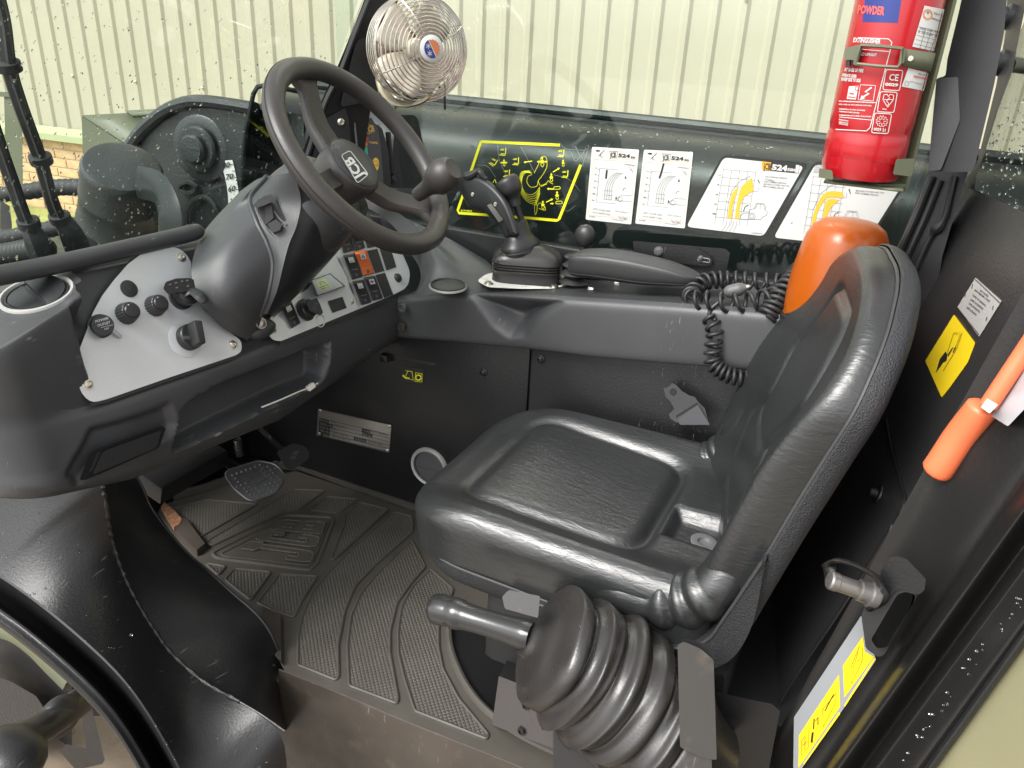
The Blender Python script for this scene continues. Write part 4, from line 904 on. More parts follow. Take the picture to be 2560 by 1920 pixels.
mb = MB(); mb.lathe([(.0465, .006), (.0465, .0105), (.044, .0125), (.02, .0145), (.0004, .015)], hf, 40); cap_ = mb.build('hub_cap', mat('hub_cap_plastic', (.035, .035, .036), .42, bump=[('noise', 900, .15)]), sw, smooth=40)
HPl = Plane(hf(0, 0, .0152), WNn)
mb = MB(); Q = [(855, 390), (872, 378), (882, 380), (918, 432), (919, 440), (897, 457), (889, 452), (858, 400)]
pl_stroke(mb, HPl, rpoly([(853, 388), (875, 376), (921, 436), (894, 458)], 6, 3), 1.8, .0004, closed=True); pl_text(mb, HPl, 'JCB', (912, 440), (877, 390), (-19, 11.5), .035, .0004)
lg = mb.build('emblem', M['white'], cap_)
am = {'top': wang(775, 185), 'right': wang(1088, 512)}
am['left'] = am['top'] + (am['right']-am['top'])*0 + 0
d_ = (am['top']+am['right'])/2
third = wang(756, 470)
def spoke(a, w0, w1, nm='spoke', lab=None):
    u = wfrm.x*math.cos(a)+wfrm.y*math.sin(a); vv = WNn.cross(u); R = []
    for t in np.linspace(0, 1, 14):
        r = .030+(R0_-.034)*t+.002*t; h = HOFF-.012+(.0+.030)*sstep(.35, 1.0, t) if True else 0
        flare = 1+.9*sstep(.80, 1.0, t)*1.0
        w_ = (w0+(w1-w0)*t)*flare; th = .0125-.003*t
        c = WC+u*r+WNn*h
        R.append([c+vv*(w_*x)+WNn*(th*z) for x, z in ((-1, -.35), (-.92, .25), (-.78, .62), (-.5, .55), (0, .42), (.5, .55), (.78, .62), (.92, .25), (1, -.35), (.9, -1), (0, -1.1), (-.9, -1))])
    mb = MB(); mb.rings(R, True, True, True); return mb.build(nm, M['wheel'], sw, smooth=50)
spoke(am['top'], .027, .019); spoke(am['right'], .025, .020); spoke(third, .020, .020)
# spinner knob
kb = WPl(1054, 480, .010); tip = kb + (WNn*.62 + wfrm.x*math.cos(am['right'])*0).normalized()*.0
kx = PY(1205, 418, (kb.y+.012)); kd = (WNn*.9+Vector((.25, .08, .12))).normalized(); 
kd = ((PX(1124, 428, kb.x+.058) - kb)).normalized(); kf = frame_dir(kb, kd)
mb = MB(); L_ = .086; mb.lathe([(.012, -.012), (.0135, .0), (.0140, .012), (.0160, .020), (.0205, .030), (.0265, .040), (.0295, .052), (.0290, .064), (.0250, .075), (.0175, .082), (.0165, .0815), (.0004, .083)], kf, 32); mb.build('spinner_knob', M['wheel'], sw, smooth=60)
# ================================================================ SIDE CONSOLE
con = thing('side_console', (-.5, 1.42, .45), 'dark grey moulded side console below the side window', 'console')
cx = [985, 1090, 1200, 1330, 1480, 1650, 1800, 1950, 2120]
yl = [842, 850, 860, 872, 890, 905, 917, 930, 945]      # lower lip
yt = [752, 742, 742, 748, 757, 768, 778, 790, 803]      # upper edge of the face
YF = [1.362, 1.355, 1.35, 1.345, 1.338, 1.33, 1.325, 1.32, 1.315]
rows = []
for i in range(len(cx)):
    l = PY(cx[i], yl[i], YF[i]+.004); t = PY(cx[i]+2, yt[i], YF[i]+.012); xx = l.x
    bk = Vector((t.x-.01, YG-.015, t.z-.006))
    rows.append([Vector((l.x, l.y+.05, l.z-.002)), Vector((l.x, l.y+.012, l.z-.004)), Vector((l.x, l.y+.001, l.z+.003)), l.lerp(t, .3)+Vector((0, -.003, 0)), l.lerp(t, .75)+Vector((0, -.004, 0)), t+Vector((0, -.002, -.004)), t+Vector((0, .008, .005)), t+Vector((0, .022, .006)), t.lerp(bk, .5)+Vector((0, 0, .001)), bk])
Gc = patch(rows, 170, 90)
tri = [(1190, 742), (1395, 756), (1340, 800), (1310, 835), (1275, 838), (1240, 812)]
for r in Gc:
    for k, p in enumerate(r):
        q = toPx(p)
        if 1150 < q[0] < 1440 and 715 < q[1] < 860 and p.y < 1.42:
            s_ = sdf(tri, q); 
            if s_ > -16: r[k] = p + Vector((0, 1, -.12))*(.034*sstep(-14, 46, s_)*1.4)
mb = MB(); mb.grid(Gc); mb.build('body', M['dash'], con, smooth=60)
# front end cap with two screws
CF = Plane(PY(1000, 800, 1.352), (0, -1, 0))
for (x, y) in ((1006, 770), (1003, 818)):
    fr = frame_dir(PY(x, y, 1.353), (0, -1, 0)); mb = MB(); mb.lathe([(.010, -.004), (.010, .003), (.0075, .0035), (.006, .0), (.0004, .0)], fr, 16); mb.build('screw', M['dgrey'] if y < 800 else M['matf'], con)
# sweep up to the dashboard
ctrl = [[PY(1005, 752, 1.375), PY(1034, 735, 1.41), PY(1052, 690, 1.45), PY(1030, 640, 1.49), PY(960, 585, 1.52)],
        [PY(1060, 742, 1.372), PY(1075, 700, 1.40), PY(1085, 645, 1.44), PY(1050, 585, 1.49), PY(960, 530, 1.53)],
        [PY(1150, 738, 1.37), PY(1160, 705, 1.41), PY(1165, 680, 1.44), PY(1140, 640, 1.48), PY(1090, 580, 1.525)],
        [PY(1260, 742, 1.37), PY(1265, 715, 1.41), PY(1250, 690, 1.45), PY(1240, 675, 1.48), PY(1215, 650, 1.525)]]
mb = MB(); mb.grid(patch(ctrl, 40, 50)); mb.build('corner_sweep', M['dash'], con, smooth=70)
ctrl = [[PY(1018, 640, 1.43), PY(1010, 600, 1.45), PY(960, 545, 1.48), PY(880, 500, 1.50), PY(800, 470, 1.52)], [PY(1060, 600, 1.49), PY(1040, 570, 1.50), PY(1000, 535, 1.51), PY(930, 495, 1.52), PY(850, 462, 1.53)]]
mb = MB(); mb.grid(patch(ctrl, 12, 40)); mb.build('dash_wing', M['dash'], con, smooth=70)
TZ = None
jp = PY(1300, 712, 1.425); PZp = Plane(jp, (0.03, -.05, 1))
def plate_at(Q, off=.0): return [PZp(x, y, off) for x, y in Q]
Q = rpoly([(1192, 702, 10), (1215, 685, 10), (1260, 676, 6), (1430, 678, 6), (1530, 686, 4), (1530, 694, 4), (1440, 694, 6), (1425, 712, 8), (1380, 722, 8), (1300, 722, 8), (1220, 718, 10)], 6, 4)
mb = MB(); mb.prism(Q[::-1], lambda a, b_, c: PZp(a, b_, c), -.004, .0022, 0); jplate = mb.build('joystick_plate', mat('worn_white_plate', (.66, .66, .61), .45, dirt=((.33, .25, .17), .55, .75, 30)), con, smooth=30)
for x, y in ((1221, 710), (1385, 718)):
    fr = frame_dir(PZp(x, y, .0022), PZp.n); b = MB(); b.lathe([(.010, 0), (.010, .0015), (.0065, .002), (.006, .005), (.003, .006), (.0004, .006)], fr, 12); b.build('bolt', M['zinc'], jplate)
# round vent in the top
fr = frame_dir(PZp(1120, 716, -.011), PZp.n); rv = (PZp(1072, 718)-PZp(1168, 714)).length/2
mb = MB(); mb.lathe([(rv, -.001), (rv, .0015), (rv*.97, .003), (rv*.92, .003), (rv*.84, -.004)], fr, 36); v2 = mb.build('air_vent', M['ringw'], con, smooth=40)
mb = MB(); mb.lathe([(rv*.94, .002), (rv*.93, .0055), (rv*.82, .006), (rv*.80, .004), (.0004, .005)], fr, 36); mb.build('vent_body', M['switch'], v2, smooth=40)
# black pocket tray behind the joystick
q = [(1432, 718), (1490, 704), (1620, 700), (1760, 714), (1990, 740), (1990, 770), (1700, 752), (1520, 736)]
mb = MB(); mb.prism(q[::-1], lambda a, b_, c: PZp(a, b_, c), -.004, .004, 0); mb.build('pocket_tray', M['rubber'], con, smooth=20)
for x, y in ((1478, 724), (1543, 712)):
    b = MB(); b.box(frame_dir(PZp(x, y, .012), (0, -1, .3)), -.006, .006, -.005, .005, 0, .006, .001); b.build('latch_clip', M['steel'], con)

# ================================================================ JOYSTICK
js = thing('joystick', PZp(1310, 700), 'black joystick with curved pistol grip and square bellows boot', 'joystick')
jb = [PZp(1235, 712), PZp(1362, 722), PZp(1400, 672), PZp(1285, 664)]
def sqring(c, ax_, ay_, hx, hy, z, r=.3, n=32):
    o = []
    for k in range(n):
        a = 2*math.pi*k/n; ca, sa = math.cos(a), math.sin(a); e = .45
        o.append(c+ax_*(hx*math.copysign(abs(ca)**e, ca))+ay_*(hy*math.copysign(abs(sa)**e, sa))+Vector((0, 0, z)))
    return o
bc = sum(jb, Vector())/4; bx = (jb[1]-jb[0]).normalized(); bx.z = 0; bx.normalize(); by = Vector((-bx.y, bx.x, 0)); hx = (jb[1]-jb[0]).length/2*1.02; hy = .044
bc.z += .0
bc = PZp(1318, 694); hx *= 1.38; hy *= 1.2; BZ = 1.06
R = []
for z, s_ in ((0, 1.0), (.010, .98), (.018, .97), (.022, 1.0), (.0245, .94), (.027, 1.0), (.0295, .94), (.032, 1.0), (.0345, .94), (.037, 1.0), (.041, .985), (.049, .92), (.055, .80), (.060, .62), (.064, .48), (.068, .40)):
    R.append(sqring(bc + Vector((-.004*z/.1, 0, 0)), bx, by, hx*s_, hy*s_, z*BZ))
mb = MB(); mb.rings(R, True, True, True); mb.build('boot', M['gaiter'], js, smooth=50)
GY = bc.y
def inflate(poly, pl, depth, rnd, steps=5):
    """rounded slab: outline in photo pixels on a plane, bulging both ways"""
    mb = MB(); n = len(poly); k_ = FPX/((pl(*poly[0])-CAM).dot(_F)); R = []
    cx_ = sum(p[0] for p in poly)/n; cy_ = sum(p[1] for p in poly)/n
    def ins(d):
        o = []
        for i in range(n):
            a, b_, c = Vector(poly[i-2][:2]), Vector(poly[i][:2]), Vector(poly[(i+2) % n][:2]); t = (c-a)
            t = t.normalized() if t.length > 1e-9 else Vector((1, 0)); nn = Vector((-t.y, t.x))*sg
            o.append((b_.x+nn.x*d*k_, b_.y+nn.y*d*k_))
        return o
    area = sum(poly[i][0]*poly[(i+1) % n][1]-poly[(i+1) % n][0]*poly[i][1] for i in range(n)); sg = 1 if area > 0 else -1
    for j in range(-steps, steps+1):
        th = math.pi/2*j/steps; q = ins(rnd*(1-math.cos(th)))
        R.append([pl(x, y, depth*math.sin(th)) for x, y in q])
    return mb.rings(R, True, True, True)
def r9(x, y): return (1120+x/4.366, 380+y/4.366)
GY = bc.y
GPl = Plane(PY(1230, 520, GY), (-.25, -.97, .05))
gq = [(105, 350), (118, 300), (150, 262), (205, 235), (275, 238), (340, 250), (420, 295), (510, 365), (580, 440), (640, 520), (690, 620), (725, 710), (755, 800), (770, 850), (780, 900), (740, 940), (640, 945), (605, 910), (575, 840), (540, 780), (480, 720), (400, 660), (310, 630), (235, 600), (185, 530), (150, 460), (118, 400)]
gq = [(v.x, v.y) for v in bez2([Vector((*r9(*p), 0)) for p in gq], 90)]
inflate(gq, GPl, .021, .014).build('grip', M['dash2'], js, smooth=60)
Pg = [PY(1292, 606, GY), PY(1285, 585, GY), PY(1276, 560, GY)]
# flange foot of the grip
fo = PY(1300, 603, GY); fr = frame_dir(fo, (Pg[2]-Pg[0]).normalized()*1.0+Vector((0, 0, 1.2)))
mb = MB(); R = []
for z, s_ in ((-.026, .92), (-.024, 1.0), (-.018, 1.02), (-.016, .98), (-.012, .99), (-.004, .93), (.006, .72), (.016, .58), (.03, .50), (.042, .44)):
    R.append([fr(.056*s_*math.cos(a), .040*s_*math.sin(a), z) for a in [2*math.pi*k/28 for k in range(28)]])
mb = MB(); mb.rings(R, True, True, True); mb.build('grip_foot', M['dash2'], js, smooth=50)
JP = Plane(GPl.p+GPl.n*.0212, GPl.n)
# thumb lever on top
mb = MB(); P = [PY(x, y, GY-.004) for x, y in ((1160, 440), (1175, 440), (1190, 430), (1198, 428), (1206, 440), (1218, 448))]; mb.tube(crom(P, 18), [.006, .008, .009, .009, .009, .008, .007, .006, .005, .005, .006, .007, .007, .007, .006, .005, .004, .003], 8); mb.build('thumb_rocker', M['switch'], js, smooth=60)
mb = MB(); mb.prism(rpoly([(1217, 513), (1228, 509), (1258, 549), (1247, 556)], 3, 3)[::-1], lambda a, b_, c: JP(a, b_, c), -.006, .0035, .0); mb.build('label_strip', M['steel'], js, smooth=20)
for x, y in ((1182, 486), (1239, 511)):
    fr = frame_dir(JP(x, y, .0), JP.n); b = MB(); b.lathe([(.0045, -.006), (.0045, .0018), (.003, .0022), (.0025, .0008), (.0004, .0008)], fr, 10); b.build('screw', M['zinc'], js)
# second lever behind
l2 = thing('gear_lever', PY(1315, 580, 1.52), 'slim black lever with a faceted knob behind the joystick', 'lever')
mb = MB(); mb.tube([PY(1318, 600, 1.50), PY(1306, 556, 1.495), PY(1290, 512, 1.49)], .0065, 10); mb.build('shaft', M['dash2'], l2)
P = crom([PY(1289, 514, 1.487), PY(1284, 492, 1.487), PY(1276, 472, 1.487), PY(1266, 452, 1.487), PY(1262, 445, 1.487)], 14)
mb = MB(); mb.tube(P, [.012, .012, .013, .014, .019, .0235, .026, .027, .0275, .0275, .0265, .024, .019, .009], 8); mb.build('knob', M['switch'], l2, smooth=50)
l3 = thing('short_lever', PY(1464, 600, 1.53), 'short black lever knob left of the armrest bracket', 'lever')
mb = MB(); c = PY(1463, 590, 1.515); mb.tube([c+Vector((0, 0, -.06)), c+Vector((0, 0, -.02))], .008, 10); mb.sphere(c, .0225, 18, 12, sc=(1, .8, 1.08)); mb.build('knob', M['switch'], l3, smooth=50)
# spiky concertina boot behind the armrest
bt = thing('lever_boot', PY(1425, 690, 1.49), 'ribbed rubber boot half hidden behind the armrest', 'boot')
mb = MB(); c = PY(1436, 690, 1.47); R = []
for i in range(7): R.append([c+Vector(((.032 if i % 2 == 0 else .018)*(1-.05*i)*math.cos(a), (.03 if i % 2 == 0 else .018)*math.sin(a), i*.009-.012)) for a in [2*math.pi*k/20 for k in range(20)]])
mb.rings(R, True, True, True); mb.build('boot', M['rubber'], bt, smooth=30)

# ================================================================ ARMREST
arm = thing('armrest', PY(1580, 680, 1.42), 'padded black armrest beside the joystick', 'armrest')
ap = [(1428, 650), (1440, 622), (1500, 612), (1580, 622), (1650, 640), (1715, 668), (1748, 690)]
ac = [(1434, 655, 34, 34), (1450, 654, 42, 40), (1500, 656, 46, 44), (1560, 664, 46, 44), (1620, 674, 42, 42), (1680, 684, 32, 38), (1725, 694, 20, 30), (1750, 698, 8, 16)]
Pa = [PY(x, y, 1.42) for x, y, a, b_ in ac]; ka = FPX/((Pa[3]-CAM).dot(_F)); R = []
ac2 = crom([Vector((x, y, a)) for x, y, a, b_ in ac], 34); bb = [v.x for v in crom([Vector((b_, 0, 0)) for *_, b_ in ac], 34)]
for i, v in enumerate(ac2):
    c = PY(v.x, v.y, 1.42); h = v.z/ka*.98; wv = bb[i]/ka*1.15; ring = []
    for k in range(28):
        a = 2*math.pi*k/28; ca, sa = math.cos(a), math.sin(a)
        yy = math.copysign(abs(ca)**.7, ca)*wv; zz = math.copysign(abs(sa)**.62, sa)
        zz = zz*h*(.55 if zz > 0 else 1.0) + .002*math.cos(a*2)
        ring.append(c+Vector((0, 0, .18*h))+Vector((0, yy, zz)))
    R.append(ring)
mb = MB(); mb.rings(R, True, True, True); mb.build('pad', mat('armrest_foam', (.026, .027, .028), .42, bump=[('noise', 700, .12)], rvar=.05), arm, smooth=60)
mb = MB(); P = []
for i, v in enumerate(ac2[1:-1]): r_ = R[i+1]; P.append(r_[14+3]+Vector((0, -.0006, 0)))
mb.tube(P, .0011, 5); mb.build('pad_seam', M['rubber'], arm)
AB = Plane(PY(1700, 640, 1.50), (0, -1, 0))
Q = rpoly([(1582, 602, 4), (1815, 622, 6), (1825, 632, 4), (1812, 700, 4), (1590, 690, 4)], 4, 3)
mb = MB(); mb.prism(Q[::-1], lambda a, b_, c: AB(a, b_, c), -.006, .004, 0); ab = mb.build('bracket', M['paint2'], arm, smooth=20)
Q = rpoly([(1625, 618, 6), (1648, 612, 6), (1740, 620, 6), (1782, 646, 10), (1780, 662, 8), (1760, 666, 6), (1640, 650, 6)], 5, 3)
mb = MB(); mb.prism(Q[::-1], lambda a, b_, c: AB(a, b_, c), .003, .012, .0); mb.build('slotted_plate', M['paint2'], ab, smooth=20)
mb = MB(); mb.tube([AB(x, y, .0125) for x, y in rpoly([(1746, 642), (1775, 648), (1774, 657), (1744, 652)], 5, 3)], .0011, 5, closed=True); mb.build('slot', M['grey'], ab)
for x, y, r in ((1647, 628, .0075), (1752, 645, .004)):
    fr = frame_dir(AB(x, y, .012), (0, -1, 0)); b = MB(); b.lathe([(r*1.3, 0), (r*1.3, .002), (r, .0025), (r, .006), (r*.6, .007), (.0004, .007)], fr, 10); b.build('bolt', M['dgrey'], ab, smooth=15)

# ================================================================ COILED CABLE
cc = thing('coiled_cable', PY(1840, 730, 1.42), 'black coiled power cable with plug draped over the console', 'cable')
def coil(path, turns, r, wr_, nm, n=18):
    P = crom([Vector(p) for p in path], turns*n); L = []
    nrm = Vector((0, 0, 1))
    for i in range(len(P)):
        t = (P[min(i+1, len(P)-1)]-P[max(i-1, 0)]).normalized(); nrm = (nrm-t*nrm.dot(t)); nrm = nrm.normalized() if nrm.length > 1e-6 else Vector((0, 1, 0)); b_ = t.cross(nrm); a = 2*math.pi*i/n
        L.append(P[i]+nrm*(r*math.cos(a))+b_*(r*math.sin(a)))
    mb = MB(); mb.tube(L, wr_, 7); return mb.build(nm, M['rubber'], cc, smooth=60)
coil([PY(1775, 812-20, 1.335), PY(1786, 830, 1.325), PY(1782, 870, 1.318), PY(1782, 905, 1.315), PY(1800, 925, 1.313), PY(1822, 938, 1.312), PY(1850, 945, 1.315), PY(1880, 950, 1.32)], 13, .0125, .0036, 'hanging_coil')
coil([PY(1735, 748, 1.36), PY(1728, 735, 1.385), PY(1752, 708, 1.42), PY(1790, 700, 1.44), PY(1830, 700, 1.445), PY(1880, 703, 1.445), PY(1940, 706, 1.44), PY(1980, 712, 1.43)], 15, .014, .0036, 'upper_coil')
coil([PY(1740, 750, 1.35), PY(1780, 752, 1.345), PY(1830, 757, 1.34), PY(1880, 752, 1.345), PY(1925, 745, 1.36), PY(1950, 735, 1.38)], 7, .0155, .0036, 'lower_coil')
coil([PY(2000, 680, 1.42), PY(1985, 700, 1.40), PY(1965, 722, 1.38), PY(1945, 750, 1.36), PY(1930, 775, 1.345), PY(1915, 795, 1.335)], 11, .0165, .0042, 'bunched_coil')
mb = MB(); mb.tube(crom([PY(1808, 742, 1.355), PY(1795, 757, 1.345), PY(1778, 772, 1.338), PY(1774, 790, 1.334), PY(1790, 800, 1.33)], 16), .0037, 8); mb.build('lead', M['rubber'], cc)
a, b_ = PY(1812, 732, 1.375), PY(1868, 718, 1.38); mb = MB(); P = [a.lerp(b_, t) for t in np.linspace(0, 1, 12)]; mb.tube(P, [.007, .010, .0115, .012, .012, .012, .012, .012, .011, .0095, .007, .006], 14); mb.build('plug', mat('plug_plastic', (.085, .085, .085), .5), cc, smooth=40)
mb = MB(); c_ = b_+(b_-a).normalized()*.006; mb.tube([b_, b_.lerp(c_, .5), c_], [.0045, .004, .002], 10); mb.build('plug_tip', M['steel'], cc)
# wedge-shaped floor of the console behind the cable is part of the body
# ================================================================ SEAT
seat = thing('driver_seat', (-.3, 1.11, .2), 'black vinyl driver seat with bolstered back and moulded shell', 'seat')
SX0, SX1, SY0, SY1 = -.622, -.09, .880, 1.352       # outline of the cushion
scx, scy = (SX0+SX1)/2, (SY0+SY1)/2
def outline(n):
    P = rpoly([(SX0, SY0+.012, .12), (SX1, SY0, .05), (SX1, SY1, .05), (SX0, SY1-.012, .12)], .1, 14)
    L = [Vector((a, b, 0)) for a, b in P]; d = [0]
    for i in range(len(L)): d.append(d[-1]+(L[(i+1) % len(L)]-L[i]).length)
    o = []
    for k in range(n):
        t = d[-1]*k/n
        for i in range(len(L)):
            if d[i] <= t <= d[i+1]:
                f = (t-d[i])/max(1e-9, d[i+1]-d[i]); o.append(L[i].lerp(L[(i+1) % len(L)], f)); break
    return o
ZT = .402
dishp = [(-.545+.02, .985), (-.545+.02, 1.255), (-.51, 1.275), (-.245, 1.265), (-.225, 1.24), (-.225, 1.00), (-.245, .972), (-.51, .955)]
dishp = rpoly([(-.535, .965, .05), (-.228, .975, .055), (-.228, 1.262, .055), (-.535, 1.275, .05)], .05, 6)
def seat_h(x, y):
    v = abs(y-scy)/((SY1-SY0)/2); u = (x-SX0)/(SX1-SX0)
    h = ZT + .012*sstep(.50, .92, v) - .016*sstep(.1, .8, u)*(1-sstep(.55, .95, v)) - .020*sstep(.30, 0, u)*1.0*(1-v*.2)
    s_ = sdf(dishp, (x, y))
    h -= .0105*math.exp(-((s_-.000)/.011)**2)*(.35+.65*sstep(.05, .4, u))
    h += .0045*sstep(-.004, .03, s_)
    # rear recess with grommet
    d = max(abs(x+.155)-.05, abs(y-1.085)-.038); h -= .022*sstep(.012, -.010, d)
    return h
NO = 220; OUT = outline(NO); rings = []
cen = Vector((scx+.02, scy, 0))
for t in list(np.linspace(.03, 1, 64)):
    rings.append([Vector((cen.x+(p.x-cen.x)*t*.86, cen.y+(p.y-cen.y)*t*.86, 0)) for p in OUT])
R = []
for r in rings: R.append([Vector((p.x, p.y, seat_h(p.x, p.y))) for p in r])
base = rings[-1]
for k in range(1, 15):
    t = math.pi/2*k/14; f = math.sin(t); g_ = 1-math.cos(t)
    ring = []
    for p, q in zip(base, OUT):
        h0 = seat_h(p.x, p.y); x = p.x+(q.x-p.x)*f; y = p.y+(q.y-p.y)*f; ring.append(Vector((x, y, h0-(h0-.352)*g_*.62)))
    R.append(ring)
last = R[-1]
for k in range(1, 7): R.append([Vector((p.x+(cen.x-p.x)*.0035*k, p.y+(cen.y-p.y)*.0035*k, p.z+( .304-p.z)*k/6)) for p in last])
mb = MB(); mb.rings(R, True, True, False); cu_ = mb.build('cushion', M['vinyl'], seat, smooth=70)
fr = frame_dir((-.150, 1.075, .3665), (.1, 0, 1)); b = MB(); b.lathe([(.022, 0), (.022, .003), (.019, .004), (.011, .003), (.009, -.001), (.0004, -.002)], fr, 28); b.build('grommet', mat('grommet_grey', (.10, .10, .105), .4), seat, smooth=40)
# backrest in its own tilted frame
BO = Vector((-.114, 1.115, .386)); _tl, _yw = .205, .184
_Rz = Matrix.Rotation(_yw, 3, 'Z'); BT = _Rz @ Vector((math.sin(_tl), 0, math.cos(_tl))); BM = _Rz @ Vector((-math.cos(_tl), 0, math.sin(_tl))); BF0 = Frame(BO, _Rz @ Vector((0, 1, 0)), BT, BM)
def BF(a, b, c): return BF0(a, b, c-.152*b*abs(b))
bo = [(-.218, -.03, .03), (-.226, .10, .05), (-.224, .34, .03), (-.172, .415, .04), (-.075, .470, .06), (.085, .474, .06), (.180, .425, .035), (.228, .32, .05), (.234, .10, .05), (.226, -.03, .03)]
bop = rpoly(bo, .05, 10)
def resample(P, n):
    L = [Vector((a, b, 0)) for a, b in P]; d = [0]
    for i in range(len(L)): d.append(d[-1]+(L[(i+1) % len(L)]-L[i]).length)
    o = []; i = 0
    for k in range(n):
        t = d[-1]*k/n
        while d[i+1] < t: i += 1
        o.append(L[i].lerp(L[(i+1) % len(L)], (t-d[i])/max(1e-9, d[i+1]-d[i])))
    return o
BOUT = resample(bop, 240); bcen = Vector((0, .24, 0))
dia1 = rpoly([(-.115, .28, .02), (-.07, .405, .02), (.07, .405, .02), (.115, .28, .02), (.06, .17, .03), (-.06, .17, .03)], .03, 5)
dia2 = rpoly([(-.10, .02, .02), (-.115, .16, .02), (-.05, .225, .02), (.05, .225, .02), (.115, .16, .02), (.10, .02, .02)], .03, 5)
def back_h(a, s_):
    hw = .226 if s_ < .34 else .226-.045*(s_-.34)/.08
    v = abs(a)/hw
    bol = .037*sstep(.30, .97, v)**1.4*(1-.92*sstep(.20, .45, s_))
    h = .019 + bol + .012*math.exp(-((s_-.15)/.10)**2)*(1-sstep(.4, .8, v)) + .018*sstep(.36, .5, s_)
    d1 = sdf(dia1, (a, s_)); h -= .007*math.exp(-(d1/.007)**2); h += .003*sstep(0, .02, d1)
    if d1 < 0: d2 = sdf(dia2, (a, s_)); h -= .007*math.exp(-(d2/.007)**2)*sstep(0, -.01, d1); 
    return h
R = []
for t in np.linspace(.02, 1, 72): R.append([Vector((bcen.x+(p.x-bcen.x)*t*.92, bcen.y+(p.y-bcen.y)*t*.92, 0)) for p in BOUT])
base = R[-1]; R3 = [[BF(p.x, p.y, back_h(p.x, p.y)) for p in r] for r in R]
for k in range(1, 13):
    th = math.pi/2*k/12; f = math.sin(th)**.8; g_ = 1-math.cos(th)**.85
    R3.append([BF(p.x+(q.x-p.x)*f, p.y+(q.y-p.y)*f, back_h(p.x, p.y)*(1-g_)+.0*g_) for p, q in zip(base, BOUT)])
mb = MB(); mb.rings(R3, True, True, False); mb.build('backrest', M['vinyl'], seat, smooth=70)
mb = MB(); mb.tube([BF(p.x*1.008, .24+(p.y-.24)*1.006, -.002) for p in BOUT], .0024, 6, closed=True); mb.build('piping', mat('piping_grey', (.045, .045, .045), .35), seat)
# shell: back pan + swoop + seat pan
SH = resample(rpoly([(x*1.02, y*1.012, r) for x, y, r in bo], .05, 10), 200)
R = []
for off, sc_ in ((-.003, 1.0), (-.005, 1.012), (-.016, 1.012), (-.026, 1.0), (-.033, .97), (-.038, .90)): R.append([BF(p.x*sc_, .24+(p.y-.24)*sc_, off) for p in SH])
mb = MB(); mb.rings(R, True, False, True); mb.build('back_shell', M['shell'], seat, smooth=50)
R = []
for z, sc_ in ((.310, .97), (.308, 1.0), (.300, 1.0), (.286, .99), (.274, .97), (.266, .93), (.264, .83)): R.append([Vector((cen.x+.012+(p.x-cen.x)*sc_*.955, cen.y+(p.y-cen.y)*sc_*.99, z)) for p in OUT])
mb = MB(); mb.rings(R, True, False, True); mb.build('seat_pan', M['shell'], seat, smooth=50)
mb = MB(); mb.tube([Vector((cen.x+.012+(p.x-cen.x)*.958, cen.y+(p.y-cen.y)*.993, .309)) for p in OUT], .0022, 6, closed=True); mb.build('piping', bpy.data.materials['piping_grey'], seat)
# curved joint of cushion and backrest on both sides
for sy, lab in ((-1, None), (1, None)):
    yb = scy+sy*.205; path = crom([Vector((x_, yb, z_)) for x_, z_ in (((-.32, .358), (-.22, .358), (-.150, .370), (-.106, .41), (-.078, .47), (-.046, .56)) if sy < 0 else ((-.37, .358), (-.27, .358), (-.21, .370), (-.170, .41), (-.150, .47), (-.122, .56)))], 70)
    mb = MB(); Rr_ = []
    for i, p in enumerate(path):
        t = (path[min(i+1, 69)]-path[max(i-1, 0)]).normalized(); nn = Vector((-t.z, 0, t.x)); f = i/69
        pl_ = 0
        if .30 < f < .62: pl_ = .0075*abs(math.sin((f-.30)/.32*3*math.pi))
        rad = .020+.030*sstep(-.02, .16, f)*sstep(1.05, .8, f)
        hw = .014+.020*sstep(0, .2, f)*sstep(1.0, .75, f)
        p = p+Vector((0, -sy*.052*sstep(.60, 1.0, f), 0)); Rr_.append([p+nn*((rad*.9+pl_-.012)*math.cos(a)) + Vector((0, 1, 0))*((hw+pl_*1.0)*math.sin(a)) for a in [2*math.pi*k/26 for k in range(26)]])
    mb.rings(Rr_, True, True, True); mb.build('bolster_fold', M['vinyl'], seat, smooth=70)
# shell swoop on the near side, joining pan and back pan
mb = MB(); a_ = []; 
sw_c = [(-.40, .308, .262), (-.25, .310, .256), (-.15, .314, .258), (-.100, .345, .272), (-.078, .40, .345), (-.048, .50, .44)]
top = crom([Vector((x, 0, z)) for x, z, _ in sw_c], 40); bot = crom([Vector((-.40, 0, .272)), Vector((-.25, 0, .273)), Vector((-.135, 0, .277)), Vector((-.070, 0, .315)), Vector((-.044, 0, .390)), Vector((-.044, 0, .503))], 40)
for y0, y1 in ((SY0-.004, SY0+.03), ):
    mb.rings([[Vector((p.x, y0, p.z)), Vector((q.x, y0+.004, q.z)), Vector((q.x, y1, q.z)), Vector((p.x, y1, p.z))] for p, q in zip(top, bot)], True, True, True)
mb.build('shell_corner', M['shell'], seat, smooth=50)
mb = MB(); mb.tube([Vector((p.x, SY0-.004, p.z)) for p in top], .0022, 6); mb.build('piping', bpy.data.materials['piping_grey'], seat)
# seat post below
mb = MB(); mb.box(Frame((0, 0, 0), (1, 0, 0), (0, 1, 0), (0, 0, 1)), -.46, -.06, .92, 1.30, .12, .262, .02); mb.build('suspension_box', M['rubber'], seat, smooth=30)
